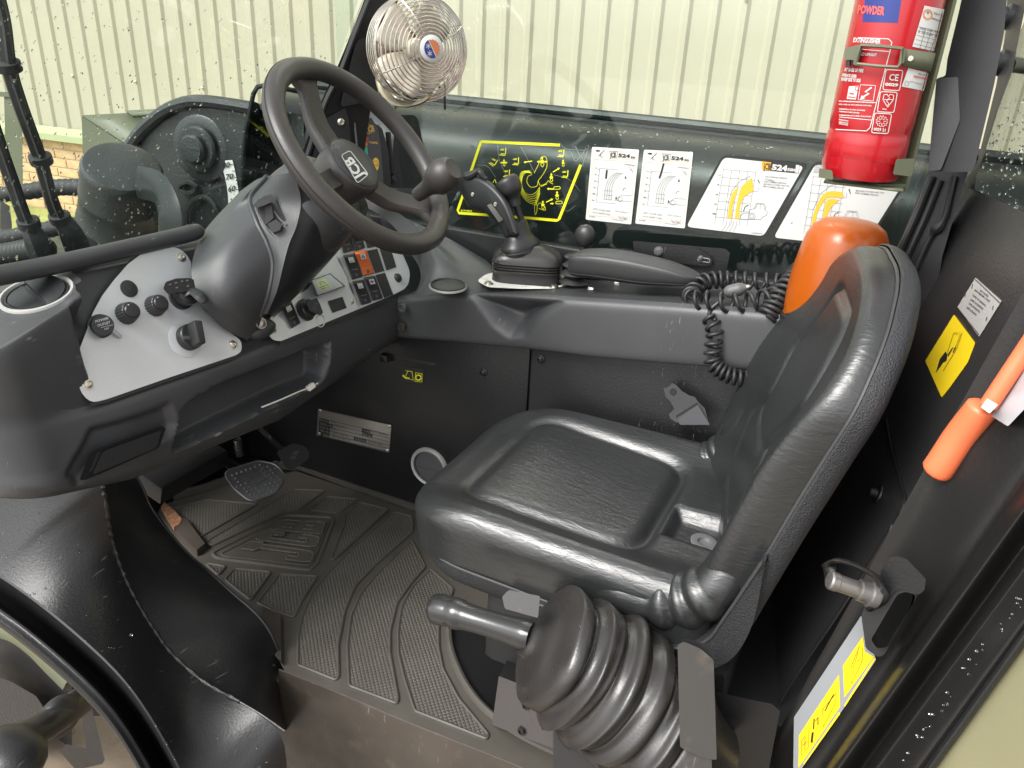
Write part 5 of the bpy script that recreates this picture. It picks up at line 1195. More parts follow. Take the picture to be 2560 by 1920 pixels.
# belt stalk on the far side
bs = thing('belt_anchor', SW(1700, 1030, .03), 'grey metal seat belt tongue bracket leaning on the side wall', 'belt bracket')
BS = Plane(SW(1700, 1030, .035), (-.1, -1, .02))
Q = [(1659, 972), (1672, 966), (1680, 958), (1690, 962), (1704, 977), (1722, 988), (1736, 992), (1750, 1010), (1762, 1020), (1772, 1058), (1690, 1056), (1676, 1046), (1672, 1036), (1686, 1022), (1676, 1004), (1664, 992)]
mb = MB(); mb.prism(Q[::-1], lambda a, b_, c: BS(a, b_, c), -.003, .003, 0); bq = mb.build('tongue', mat('worn_grey_metal', (.045, .046, .047), .6, .0, var=.2), bs, smooth=20)
mb = MB(); mb.poly([BS(x, y, .0036) for x, y in pl_arc((1683, 980), 9, 9, 0, 345, 16)]); mb.build('hole', M['black'], bq)
mb = MB(); pl_stroke(mb, BS, [(1690, 1042), (1744, 1008)], 5, .0036); mb.build('slot', M['black'], bq)
mb = MB(); mb.prism(rpoly([(1694, 1048), (1744, 1012), (1775, 1062), (1700, 1062)], 3, 2)[::-1], lambda a, b_, c: BS(a, b_, c), .003, .010, 0); mb.build('webbing', M['dgrey'], bq, smooth=20)

# ================================================================ HANDBRAKE
hb = thing('parking_brake', PY(1500, 1750, .8), 'black parking brake lever with fat ribbed rubber gaiter', 'handbrake')
HYY = .80
hp_ = [(1075, 1520), (1120, 1528), (1200, 1552), (1290, 1580), (1330, 1592)]
P = crom([PY(x, y, HYY) for x, y in hp_], 40); kk = FPX/((P[20]-CAM).dot(_F))
rad = []
for i in range(40):
    t = i/39; r = 37 + 3*math.sin(t*9) - 3*t
    if t < .10: r *= math.sqrt(max(.02, 1-(1-t/.10)**2))
    if abs(t-.33) < .03: r += 3
    rad.append(r/kk)
mb = MB(); mb.tube(P, rad, 20); mb.build('grip', mat('glossy_grip', (.022, .022, .022), .2, bump=[('noise', 30, .12)]), hb, smooth=60)
P = [PY(1245, 1475+15, HYY-.03), PY(1310, 1510+10, HYY-.03), PY(1350, 1535, HYY-.02)]
BR = Plane(PY(1290, 1500, HYY-.03), (.3, -.9, .3))
mb = MB(); mb.prism(rpoly([(1255, 1492, 5), (1272, 1475, 5), (1350, 1490, 4), (1345, 1545, 4), (1262, 1522, 5)], 5, 3)[::-1], lambda a, b_, c: BR(a, b_, c), -.006, .004, 0); mb.build('release_latch', mat('latch_alloy', (.10, .10, .10), .5, .3, dirt=((.15, .14, .13), .6, .7, 60)), hb, smooth=20)
# gaiter: rings given by their photo-space ellipses
def gring(cx, cy, r, ang, depth=.8, asp=.19, n=44):
    """ring whose visible long axis is at ang (deg) in the photo"""
    c = PY(cx, cy, depth); z = (c-CAM).dot(_F); s_ = z/FPX
    u = (_R*math.cos(math.radians(ang)) + _U*math.sin(math.radians(ang)))
    vdir = (_R*(-math.sin(math.radians(ang))) + _U*math.cos(math.radians(ang)))
    w_ = (vdir*asp + _F*math.sqrt(1-asp*asp)); rw = lambda a: 1+.022*math.sin(3*a+ang*.4)+.015*math.sin(5*a-cx*.02)
    return [c + u*(r*s_*rw(a)*math.cos(a)) + w_*(r*s_*rw(a)*math.sin(a)) for a in [2*math.pi*k/n for k in range(n)]]
st_ = [(1310, 1592, 44, 62), (1328, 1597, 58, 62), (1342, 1602, 98, 62), (1360, 1608, 138, 62), (1383, 1616, 159, 62), (1402, 1627, 150, 61), (1412, 1634, 138, 59.5), (1423, 1641, 150, 58), (1437, 1650, 171, 56.5), (1457, 1664, 160, 55.5), (1468, 1674, 147, 55), (1481, 1684, 160, 54), (1495, 1694, 179, 53.3), (1516, 1709, 165, 53), (1527, 1717, 152, 52.5), (1540, 1727, 164, 52), (1555, 1737, 177, 52), (1576, 1754, 160, 52), (1587, 1764, 150, 52), (1598, 1774, 162, 52), (1611, 1786, 176, 52), (1628, 1803, 158, 51), (1640, 1818, 150, 50), (1656, 1840, 174, 50), (1682, 1872, 160, 48), (1710, 1930, 170, 45)]
vv = crom([Vector((a, b_, c)) for a, b_, c, d in st_], 150); an = [v.x+1.2*math.sin(i*.31)+.8*math.sin(i*.83) for i, v in enumerate(crom([Vector((d, 0, 0)) for *_, d in st_], 150))]; vv = [Vector((v.x+1.5*math.sin(i*.47), v.y+1.5*math.cos(i*.39), v.z*(1+.012*math.sin(i*.71)))) for i, v in enumerate(vv)]
mb = MB(); mb.rings([gring(v.x, v.y, v.z, a, .8+.02*i/150) for i, (v, a) in enumerate(zip(vv, an))], True, True, True); mb.build('gaiter', M['gaiter'], hb, smooth=70)
mb = MB(); 
for k in range(60):
    i = random.randint(20, 110); ring = gring(vv[i].x, vv[i].y, vv[i].z, an[i], .8+.02*i/150); p = ring[random.randint(22, 43)]
    mb.sphere(p, random.choice((.0008, .0012, .0018)), 7, 5)
mb.build('rain_beads', M['water'], hb, kind='stuff')
# clamp plate beside the gaiter
CP = Plane(PY(1740, 1750, .745), (.5, -.85, .3))
Q = [(1694, 1612), (1710, 1604), (1752, 1622), (1784, 1650), (1792, 1900), (1760, 1896), (1700, 1868)]
mb = MB(); mb.prism(rpoly(Q, 6, 3)[::-1], lambda a, b_, c: CP(a, b_, c), -.05, .004, 0); cl = mb.build('clamp_plate', mat('worn_clamp', (.075, .073, .07), .42, .3, dirt=((.17, .13, .10), .55, .75, 20), scratch=.4), hb, smooth=20)
mb = MB(); mb.prism(rpoly([(1700, 1602), (1716, 1596), (1764, 1610), (1786, 1632), (1784, 1652), (1752, 1626)], 6, 3)[::-1], lambda a, b_, c: CP(a, b_, c), -.06, -.012, 0); mb.build('clamp_top', M['rubber'], cl, smooth=20)
mb = MB(); mb.prism([(1716, 1874), (1780, 1896), (1778, 1990), (1720, 1990)][::-1], lambda a, b_, c: CP(a, b_, c), -.03, -.004, 0); mb.build('clamp_leg', bpy.data.materials['worn_clamp'], hb, smooth=20)
# lower housing
LP = Plane(PY(1450, 1880, .78), (-.2, -1, .1))
mb = MB(); Q = [(1383, 1822), (1420, 1824), (1470, 1868), (1530, 1920), (1600, 1990), (1383, 1990)]; mb.prism(Q[::-1], lambda a, b_, c: LP(a, b_, c), -.03, 0, 0); mb.build('housing', M['dash2'], hb, smooth=20)
mb = MB(); mb.tube(crom([LP(x, y, .004) for x, y in ((1398, 1826), (1430, 1856), (1480, 1900), (1540, 1950))], 14), .005, 8); mb.build('housing_rim', M['rubber'], hb)
# steel mounting box
mbx = thing('mounting_box', PY(1310, 1860, .83), 'dark grey steel mounting box with hex bolts under the gaiter', 'mounting box')
MBp = Plane(PY(1310, 1780, .825), (-.15, -1, .12))
Q = [(1247, 1690), (1390, 1745), (1384, 1872), (1230, 1812)]
mb = MB(); mb.prism(Q[::-1], lambda a, b_, c: MBp(a, b_, c), -.07, 0, .0); mb.build('box', mat('grey_steel', (.055, .05, .05), .4, bump=[('noise', 260, .25)], var=.08), mbx, smooth=20)
mb = MB(); tp = [MBp(1247, 1690, .0005), MBp(1390, 1745, .0005)]; tp2 = [MBp(1268, 1650, -.035), MBp(1392, 1700, -.035)]; mb.grid([tp, tp2]); mb.build('lid', M['paint2'], mbx)
for x, y in ((1306, 1826), (1317, 1762)):
    fr = frame_dir(MBp(x, y, 0), MBp.n); b = MB(); b.lathe([(.0085, 0), (.0085, .001), (.0065, .0012), (.0062, .005), (.004, .0055), (.0035, .003), (.0004, .003)], fr, 6); b.build('bolt', M['paint2'], mbx, smooth=10)

# ================================================================ FLOOR MAT
fm = thing('floor_mat', (-.75, 1.1, 0), 'brown black rubber floor mat with raised ribs and lettering', 'floor mat')
def m2(cx, cy): return (400+cx/2.305, 1200+cy/2.305)
def fz(x, y, z=.004): return PZ(x, y, z)
OUTm = [(395, 1285), (402, 1262), (520, 1230), (620, 1195), (742, 1178), (880, 1225), (1040, 1282), (1180, 1335), (1300, 1400), (1400, 1500), (1250, 1560), (1128, 1560), (1130, 1610), (1150, 1670), (1180, 1725), (1225, 1775), (1290, 1830), (1400, 1885), (1470, 1925), (1350, 1935), (1240, 1890), (1000, 1795), (840, 1728), (712, 1677), (690, 1640), (640, 1560), (560, 1480), (470, 1390)]
mb = MB(); mb.rings([[fz(x, y, -.002) for x, y in OUTm], [fz(x, y, .004) for x, y in OUTm]], True, True, True); mb.build('sheet', M['mat'], fm, smooth=30)
def dotmat():
    m = mat('mat_tread', (.088, .081, .069), .46, var=.15, vscale=8, dirt=((.13, .095, .06), .66, .84, 9), rvar=.08); nt = m.node_tree; b = nt.nodes['Principled BSDF']
    tc = nt.nodes.new('ShaderNodeTexCoord'); v = nt.nodes.new('ShaderNodeTexVoronoi'); v.voronoi_dimensions = '2D'; v.inputs['Scale'].default_value = 150; v.inputs['Randomness'].default_value = .0
    mp = nt.nodes.new('ShaderNodeMapping'); mp.inputs['Rotation'].default_value = (0, 0, math.radians(45)); nt.links.new(tc.outputs['Object'], mp.inputs[0]); nt.links.new(mp.outputs[0], v.inputs['Vector'])
    r = nt.nodes.new('ShaderNodeValToRGB'); r.color_ramp.elements[0].position = .30; r.color_ramp.elements[1].position = .46; r.color_ramp.elements[0].color = (1, 1, 1, 1); r.color_ramp.elements[1].color = (0, 0, 0, 1); nt.links.new(v.outputs['Distance'], r.inputs[0])
    bp = nt.nodes.new('ShaderNodeBump'); bp.inputs['Distance'].default_value = .0016; bp.inputs['Strength'].default_value = .9; nt.links.new(r.outputs[0], bp.inputs['Height']); nt.links.new(bp.outputs[0], b.inputs['Normal']); return m
M['tread'] = dotmat()
pan = [[(30, 180), (270, 115), (560, 140), (235, 325)],
       [(300, 335), (560, 185), (770, 55), (950, 62), (800, 168), (715, 182), (300, 378), (262, 362)],
       [(865, 172), (960, 95), (1140, 112), (1020, 192)],
       [(1060, 212), (1150, 128), (1318, 170), (1010, 450), (985, 462), (1000, 420), (1070, 240)],
       [(1330, 200), (1358, 186), (1455, 212), (1455, 300), (1240, 490), (1125, 610), (1065, 750), (1025, 950), (1028, 1135), (1010, 1152), (795, 1066), (795, 900), (820, 780), (880, 645), (960, 545), (1100, 400)],
       [(1450, 345), (1530, 500), (1450, 590), (1365, 710), (1325, 870), (1325, 1000), (1372, 1265), (1362, 1288), (1090, 1186), (1080, 950), (1102, 780), (1160, 650), (1265, 525)],
       [(1560, 515), (1690, 630), (1640, 780), (1604, 850), (1604, 960), (1630, 1090), (1720, 1260), (1892, 1468), (1880, 1492), (1470, 1332), (1410, 1150), (1375, 1000), (1372, 870), (1392, 730), (1455, 615)],
       [(430, 512), (640, 530), (520, 692), (375, 575)],
       [(690, 542), (906, 556), (820, 690), (770, 792), (655, 755), (560, 708)],
       [(262, 480), (378, 500), (335, 548)]]
for Q in pan:
    q = rpoly([m2(*p) for p in Q], 6, 3)
    mb = MB(); mb.rings([[fz(x, y, .0035) for x, y in q], [fz(x, y, .0058) for x, y in q]], True, False, True); o = mb.build('tread_panel', M['tread'], fm, smooth=20)
    mb = MB(); mb.tube([fz(x, y, .0056) for x, y in q], .0031, 6, closed=True); mb.build('rib', M['mat'], o)
# raised emblem
for Q, r in (([(302, 425), (330, 405), (735, 203), (985, 215), (1003, 240), (905, 485), (860, 520), (330, 452)], .0042), ([(352, 425), (735, 232), (965, 238), (975, 250), (885, 470), (850, 492), (370, 440)], .0022)):
    q = rpoly([m2(*p) for p in Q], 8, 4); mb = MB(); mb.tube([fz(x, y, .0045) for x, y in q], r, 8, closed=True); mb.build('emblem_border', M['mat'], fm)
def emb(u, h, z):
    bx0, by0 = m2(868+(957-868)*u, 478+(245-478)*u); lx, ly = m2(440+(700-440)*u, 412+(228-412)*u)
    return fz(bx0+(lx-bx0)*h, by0+(ly-by0)*h, z)
glyphs = [[(0, .34), (0, .12), (.04, 0), (.24, 0), (.28, .1), (.28, .80), (.33, .80), (.33, 1), (.10, 1), (.10, .80), (.18, .80), (.18, .2), (.10, .2), (.10, .34)],
          [(.38, .12), (.42, 0), (.62, 0), (.66, .12), (.66, .36), (.57, .36), (.57, .2), (.47, .2), (.47, .8), (.57, .8), (.57, .64), (.66, .64), (.66, .88), (.62, 1), (.42, 1), (.38, .88)],
          [(.71, 0), (.96, 0), (1, .1), (1, .42), (.96, .5), (1, .58), (1, .9), (.96, 1), (.71, 1)]]
for gl in glyphs:
    g2 = rpoly(gl, .03, 3); mb = MB(); mb.rings([[emb(u, h, .003) for u, h in g2], [emb(u, h, .0078) for u, h in g2]], True, False, True); lt = mb.build('emblem_letter', M['mat'], fm, smooth=20)
    mb = MB(); mb.tube([emb(u, h, .0076) for u, h in g2], .0021, 6, closed=True)
    if gl is glyphs[2]:
        for h0 in (.2, .6): mb.tube([emb(u, h, .0080) for u, h in ((.80, h0), (.90, h0), (.90, h0+.2), (.80, h0+.2))], .0018, 6, closed=True)
    mb.build('letter_edge', M['tread'], lt)
# upturned edge along the wall, corner block, notch, front apron
mb = MB(); L = [fz(x, y, .0) for x, y in ((700, 1172), (742, 1178), (880, 1225), (1040, 1282), (1180, 1335))]
mb.grid([L, [p+Vector((0, -.004, .020)) for p in L], [p+Vector((0, .008, .022)) for p in L]]); mb.build('wall_lip', M['mat'], fm, smooth=60)
mb = MB(); L = [fz(x, y, .0) for x, y in ((402, 1262), (520, 1232), (640, 1190), (700, 1172))]; mb.grid([L, [p+Vector((0, 0, .022)) for p in L], [p+Vector((-.012, 0, .022)) for p in L]]); mb.build('front_lip', M['mat'], fm, smooth=60)
q = [m2(75, 330), m2(35, 215), m2(120, 275), m2(170, 265), m2(270, 405), m2(220, 440)]
mb = MB(); c = [fz(x, y, .0) for x, y in ((412, 1290), (470, 1318), (515, 1378), (495, 1395), (450, 1352))]; mb.rings([c, [p+Vector((0, 0, .022)) for p in c]], True, True, True); mb.build('corner_block', M['matf'], fm, smooth=20)
ff = thing('foam_packing', fz(430, 1290), 'torn rusty orange foam strip at the front left corner of the mat', 'foam')
mb = MB(); c = [fz(x, y, .012) for x, y in ((404, 1276), (412, 1266), (438, 1286), (456, 1308), (450, 1322), (436, 1328), (420, 1304))]; mb.rings([c, [p+Vector((0, 0, .012)) for p in c]], True, True, True); mb.build('foam', M['rust'], ff, smooth=20)
AP = Plane((0, .857, 0), (0, -1, 0))
fe = [(700, 1672), (712, 1677), (840, 1728), (1000, 1795), (1240, 1890), (1350, 1935)]
mb = MB(); t0 = [fz(x, y, .004) for x, y in fe]; mb.grid(patch([t0, [p+Vector((0, -.003, -.004)) for p in t0], [p+Vector((0, -.006, -.05)) for p in t0], [p+Vector((0, -.006, -.18)) for p in t0], [p+Vector((0, -.004, -.4)) for p in t0]], 40, 40)); mb.build('front_apron', M['matf'], fm, smooth=60)
mb = MB(); c = [fz(x, y, .0) for x, y in ((668, 1530), (712, 1552), (714, 1668), (704, 1660), (660, 1606))]; up = [p+Vector((-.004, -.006, .018)) for p in c]
mb.rings([c, up], True, False, True); mb.build('notch_lip', M['matf'], fm, smooth=20)
mb = MB(); mb.tube([fz(x, y, .005) for x, y in crom([Vector((a, b_, 0)) for a, b_ in ((1122, 1540), (1124, 1610), (1146, 1676), (1180, 1735), (1230, 1788), (1310, 1842), (1420, 1895))], 40) for x, y in [(x, y)]] if False else [fz(v.x, v.y, .005) for v in crom([Vector((a, b_, 0)) for a, b_ in ((1122, 1540), (1124, 1610), (1146, 1676), (1180, 1735), (1230, 1788), (1310, 1842), (1420, 1895))], 40)], .007, 8); mb.build('arc_rib', M['mat'], fm)

# ================================================================ PEDALS
bp_ = thing('brake_pedal', PX(640, 1200, -1.1), 'large black brake pedal with studded pad', 'pedal')
BPD = Plane(PZ(640, 1200, .17), (.62, -.10, .78))
Q = [(556, 1180, 22), (645, 1152, 10), (690, 1160, 24), (716, 1195, 26), (690, 1235, 10), (640, 1252, 20), (620, 1250, 10), (585, 1222, 14)]
mb = MB(); mb.prism(rpoly(Q, 10, 4)[::-1], lambda a, b_, c: BPD(a, b_, c), -.008, .004, 0); pad = mb.build('pad', mat('pedal_rubber', (.22, .22, .22), .33, .85, bump=[('noise', 90, .1)]), bp_, smooth=20)
mb = MB(); mb.tube([BPD(x, y, .003) for x, y in rpoly([(p[0], p[1], p[2]) for p in Q], 10, 4)], .0022, 6, closed=True); mb.build('pad_rim', bpy.data.materials['pedal_rubber'], pad)
mb = MB(); n = 0
qp = [p[:2] for p in Q]
for i in range(-9, 10):
    for j in range(-9, 10):
        x = 638+i*11.5+j*7.5+(0); y = 1200-i*4.3+j*8.2
        s_ = sdf(qp, (x, y)); e_ = sdf([(603, 1196), (650, 1178), (668, 1196), (655, 1212), (632, 1206)], (x, y))
        if s_ > 7 and e_ < -6: fr = frame_dir(BPD(x, y, .004), BPD.n); mb.lathe([(.0032, 0), (.0018, .0032), (.0003, .0038)], fr, 6)
mb.build('studs', bpy.data.materials['pedal_rubber'], pad, kind='stuff')
mb = MB(); pl_text(mb, BPD, 'JCB', (616, 1206), (655, 1188), (8, -14), .03, .0045); mb.tube([BPD(x, y, .0045) for x, y in ((604, 1192), (650, 1175), (668, 1194), (640, 1214))], .0014, 5, closed=True); mb.build('emblem', M['dgrey'], pad)
mb = MB(); mb.tube(crom([BPD(630, 1190, -.02), PX(560, 1150, -1.2), PX(520, 1110, -1.28), PX(500, 1080, -1.32)], 12), .016, 8, flat=.5); mb.build('arm', M['paint'], bp_)
mb = MB(); mb.box(Frame((-1.24, 1.0, .22), (1, 0, -.3), (0, 1, 0), (.3, 0, 1)), -.07, .05, -.09, .09, -.02, .02, .005); mb.build('bracket', M['paint'], bp_)
tp_ = thing('throttle_pedal', PX(735, 1140, -1.15), 'small black throttle pedal near the side wall', 'pedal')
TPD = Plane(PZ(735, 1142, .155), (.70, -.25, .66))
Q = [(690, 1130, 10), (735, 1106, 18), (768, 1118, 12), (776, 1145, 14), (728, 1178, 10), (716, 1172, 8)]
mb = MB(); mb.prism(rpoly(Q, 10, 4)[::-1], lambda a, b_, c: TPD(a, b_, c), -.010, .003, 0); tpad = mb.build('pad', M['rubber'], tp_, smooth=30)
mb = MB(); pl_text(mb, TPD, 'JCB', (735, 1148), (748, 1126), (-12, 2), .03, .0034); mb.build('emblem', M['dgrey'], tpad)
mb = MB(); mb.tube(crom([TPD(730, 1140, -.012), PX(690, 1110, -1.27), PX(650, 1070, -1.33)], 10), .008, 8); mb.build('arm', M['paint'], tp_)
spg = thing('return_spring', PX(590, 1120, -1.22), 'coiled black return spring above the brake pedal', 'spring')
mb = MB(); a, b_ = PX(593, 1098, -1.2), PX(600, 1138, -1.2); ax_ = (b_-a).normalized(); f_ = frame_dir(a, ax_); L = (b_-a).length
mb.tube([f_(.008*math.cos(t*2*math.pi*9), .008*math.sin(t*2*math.pi*9), L*t) for t in np.linspace(0, 1, 120)], .0016, 6); mb.build('coil', M['dash2'], spg)
# ================================================================ PLATES, STICKERS
def sticker(name, pl, Q, m, lab, cat, off=.0012, r=4, group=None):
    t = thing(name, pl(sum(q[0] for q in Q)/len(Q), sum(q[1] for q in Q)/len(Q)), lab, cat, group)
    q = rpoly(Q, r, 3); mb = MB(); mb.rings([[pl(x, y, 0.0004) for x, y in q], [pl(x, y, off) for x, y in q]], True, True, True); mb.build('backing', m, t, smooth=20)
    return t
GI = Plane((0, YG-.004, 0), (0, -1, 0))          # inner face of the side window
# yellow outlined joystick chart
def r3(x, y): return (1060+x/2.962, 200+y/2.962)
yc = thing('joystick_chart', GI(1300, 450), 'transparent joystick function chart with yellow frame and symbols', 'sticker')
mb = MB(); fr_ = [r3(1005, 490), r3(430, 455), r3(252, 985), r3(1000, 1040), r3(1158, 630)]
pl_stroke(mb, GI, [r3(1005, 482), r3(425, 456), r3(420, 462), r3(250, 965), r3(258, 985), r3(480, 1000)], 6.5, .001); pl_stroke(mb, GI, [r3(730, 1018), r3(985, 1040), r3(1000, 1030), r3(1160, 628)], 6.5, .001); pl_stroke(mb, GI, [r3(470, 998), r3(740, 1020)], 6.5, .001)
mb.build('frame', M['yellow'], yc)
mb = MB()
def L_(cx, cy, rot=0, s=1.0):
    c, s2 = math.cos(math.radians(rot)), math.sin(math.radians(rot)); T = lambda p: (cx+(p[0]*c-p[1]*s2)*s, cy+(p[0]*s2+p[1]*c)*s)
    pl_stroke(mb, GI, [T((8, -10)), T((7, 7)), T((-6, 6))], 2.0, .001); pl_stroke(mb, GI, [T((-10, 9)), T((6, 11))], 1.7, .001)
    for k in range(3): pl_stroke(mb, GI, [T((-4+k*3, -8)), T((-4+k*3, -3))], 1.4, .001)
    pl_stroke(mb, GI, [T((-8, -5)), T((3, -5))], 1.6, .001)
def arrow(x0, y0, x1, y1, w_=2.2, h=5):
    t = Vector((x1-x0, y1-y0)); l = t.length; t /= l; nn = Vector((-t.y, t.x)); pl_stroke(mb, GI, [(x0, y0), (x1-t.x*h, y1-t.y*h)], w_, .001)
    pl_poly(mb, GI, [(x1, y1), (x1-t.x*h+nn.x*h*.6, y1-t.y*h+nn.y*h*.6), (x1-t.x*h-nn.x*h*.6, y1-t.y*h-nn.y*h*.6)], .001)
for p, rot in (((585, 530), 0), ((515, 605), 28), ((680, 600), -4), ((612, 690), 0), ((1015, 540), 0), ((1045, 695), 0)): L_(*r3(*p), rot, .9)
def cross(x, y, s=1.0, hv=True):
    s *= .86; c = r3(x, y); pl_poly(mb, GI, pl_arc(c, 5*s, 4*s, 0, 345, 12), .001)
    arrow(c[0], c[1]-4*s, c[0], c[1]-13*s); 
    if hv: arrow(c[0]+4*s, c[1], c[0]+13*s, c[1]); arrow(c[0]-4*s, c[1], c[0]-13*s, c[1])
    pl_stroke(mb, GI, [(c[0]-3*s, c[1]+4), (c[0]-3*s, c[1]+9*s), (c[0]+1, c[1]+13*s), (c[0]+4*s, c[1]+9*s), (c[0]+4*s, c[1]+4)], 1.2, .001)
cross(592, 612, .8); cross(875, 605, 1.2); cross(1030, 615, .8, False); cross(943, 722, 1.0, False); cross(985, 855, 1.0, False); cross(880, 925, 1.0, False)
for a, b_ in (((800, 600), (738, 610)), ((955, 682), (1005, 650)), ((905, 905), (955, 880)), ((960, 808), (910, 805))): p, q = r3(*a), r3(*b_); arrow(*p, *q)
def crv(pts, w_=1.3):
    w_ *= .68; pl_stroke(mb, GI, [(v.x, v.y) for v in crom([Vector((*r3(*p), 0)) for p in pts], 24)], w_, .001)
crv([(815, 690), (850, 620), (870, 570), (905, 575), (910, 640), (880, 700), (845, 745)]); crv([(800, 700), (770, 715), (762, 755), (790, 792), (835, 785), (845, 745)])
for k in range(6): crv([(800-k*4, 690-k*4), (745-k*6, 690), (722-k*2, 760+k*12), (745+k*4, 830+k*14), (790+k*6, 850+k*14), (830, 830+k*18), (858, 790+k*10)], 1.1)
crv([(845, 745), (862, 780), (905, 765), (920, 745), (935, 760), (955, 770)]); crv([(865, 790), (910, 770)]); crv([(830, 890), (818, 940), (825, 998), (838, 950), (830, 890)]); crv([(838, 930), (860, 910), (895, 940), (895, 965), (850, 950)])
for p in ((985, 800), (1000, 908)):
    c = r3(*p); pl_stroke(mb, GI, rpoly([(c[0]-8, c[1]-3), (c[0]+6, c[1]-4), (c[0]+9, c[1]), (c[0]+6, c[1]+3), (c[0]-8, c[1]+3)], 1.5, 2), 1.2, .001, closed=True)
p = r3(935, 915); arrow(p[0], p[1], p[0]+9, p[1]); pl_stroke(mb, GI, [r3(510, 760), r3(525, 735), r3(535, 765)], 2, .001)
pl_text(mb, GI, '817/18868', r3(272, 972), r3(355, 976), (0, -4), .03, .001)
mb.build('symbols', M['yellow'], yc, kind='stuff')
# scratches of the clear film
mb = MB()
for pts in ([(545, 480), (560, 600), (620, 720)], [(715, 490), (770, 590), (820, 690)], [(1000, 465), (1060, 510), (1190, 520)], [(1080, 520), (1120, 600), (1160, 560), (1180, 600)], [(1120, 490), (1160, 560), (1200, 500)], [(390, 630), (470, 640), (530, 720)], [(960, 700), (1080, 740), (1160, 830)], [(1010, 930), (1060, 970), (1120, 930)], [(1210, 485), (1218, 500), (1170, 640)]): crv(pts, .8)
mb.build('film_creases', mat('film_crease', (.30, .33, .31), .5), yc)

# two white charts
def wchart(Q, lab, streak, dx):
    t = sticker('load_chart', GI, Q, M['white'], lab, 'sticker', .0012, 4, 'white load charts on the side window')
    f = quadfn(GI, [Q[0], Q[1], Q[2], Q[3]])
    def S(mb, pts, w_, o=.0018, closed=False):
        def pp(u, v): return ((Q[0][0]*(1-u)+Q[1][0]*u)*(1-v)+(Q[3][0]*(1-u)+Q[2][0]*u)*v, (Q[0][1]*(1-u)+Q[1][1]*u)*(1-v)+(Q[3][1]*(1-u)+Q[2][1]*u)*v)
        pl_stroke(mb, GI, [pp(*p) for p in pts], w_, o, closed); return pp
    mo = bpy.data.materials.get('pale_orange_line') or mat('pale_orange_line', (.80, .52, .34), .5)
    mb = MB(); S(mb, rpoly([(.05, .165), (.95, .165), (.95, .93), (.05, .93)], .04, 3), 1.2, .0018, True); pp = S(mb, rpoly([(.33, .035), (.95, .035), (.95, .135), (.33, .135)], .03, 3), 1.2, .0018, True); mb.build('border', mo, t)
    mb = MB(); pl_text(mb, GI, 'JCB', pp(.40, .125), pp(.52, .122), (1, -12), .03, .0018); pl_text(mb, GI, '524', pp(.57, .115), pp(.82, .118), (1, -8.5), .045, .0018); pl_text(mb, GI, '50', pp(.84, .122), pp(.93, .125), (.5, -5), .04, .0018)
    S(mb, [(.38, .045), (.55, .045), (.54, .128), (.42, .132)], 1.1, .0018, True)
    S(mb, [(.15, .125), (.27, .035)], 1.3); mb.add([f(.13+.05*math.cos(a), .05+.012*math.sin(a), .0018) for a in [k*.52 for k in range(12)]], [tuple(range(12))]); S(mb, [(.20, .09), (.20, .13), (.25, .13)], 1.2)
    for k, (u, v) in enumerate(((.775, .40), (.615, .685))): mb.add([f(u, v-.045, .0018), f(u+.02, v, .0018), f(u-.02, v, .0018)], [(0, 1, 2)])
    S(mb, streak, 4.2, .0022); mb.build('heading', M['black'], t)
    mb = MB(); S(mb, [(.20, .285), (.20, .745), (.62, .745)], .8); S(mb, [(.20, .285), (.62, .29)], .8)
    for k in range(4): S(mb, [(.36+k*.045+.33*(1-math.cos(a))*(1), .58-.27*math.sin(a)) for a in np.linspace(0, 1.25, 9)], .8)
    for k in range(5): S(mb, [(.16, .30+k*.085), (.20, .30+k*.085)], .8)
    for k in range(4): S(mb, [(.36+k*.05, .58), (.36+k*.05, .70)], .9)
    for v in (.58, .64, .70): S(mb, [(.35, v), (.53, v)], .8)
    S(mb, [(.58, .70), (.66, .70), (.68, .64), (.74, .62), (.95, .62)], .9); S(mb, [(.70+.06*math.cos(a), .68+.03*math.sin(a)) for a in np.linspace(0, 6.0, 14)], .9); S(mb, [(.66, .70), (.95, .70)], .8)
    S(mb, [(.74, .57), (.76, .53), (.81, .52)], 1.4); S(mb, [(.82, .23), (.88, .30)], .9); S(mb, [(.87, .26), (.92, .31)], 1.6)
    for i, s_ in enumerate(('NOT TO BE USED', 'AS A SAFETY AID')): pl_text(mb, GI, s_, pp(.14, .855+.045*i), pp(.52, .865+.045*i), (.3, -4), .0, .0018)
    pl_text(mb, GI, 'BOOM EXTENSION', pp(.72, .215), pp(.94, .225), (.3, -3), .02, .0018); pl_text(mb, GI, 'FORKS CARRIAGE', pp(.62, .85), pp(.90, .86), (.3, -3), .0, .0018)
    for k in range(4): S(mb, [(.70+.04*k, .90+.012*(k % 2)), (.76+.05*k, .95)], 1.2); 
    S(mb, [(.58, .955), (.82, .965), (.90, .90)], 1); pl_text(mb, GI, '817/18869', pp(.07, .955), pp(.2, .958), (.2, -2.5), .02, .0018)
    for k, s_ in enumerate(('5.2', '4', '3', '2', '1', '0m')): pl_text(mb, GI, s_, pp(.10, .295+k*.088), pp(.15, .297+k*.088), (.3, -3.5), .02, .0018)
    mb.build('diagram', M['grey'], t); return t
wchart([(1480, 367), (1598, 374), (1578, 561), (1464, 549)], 'white load chart sticker beside the yellow framed chart', [(.38, .33), (.36, .30), (.355, .42)][1:], 0)
wchart([(1610, 374), (1733, 380), (1712, 571), (1588, 559)], 'white load chart sticker with a long black mark beside the slanted charts', [(.43, .17), (.40, .30), (.375, .37)], 0)
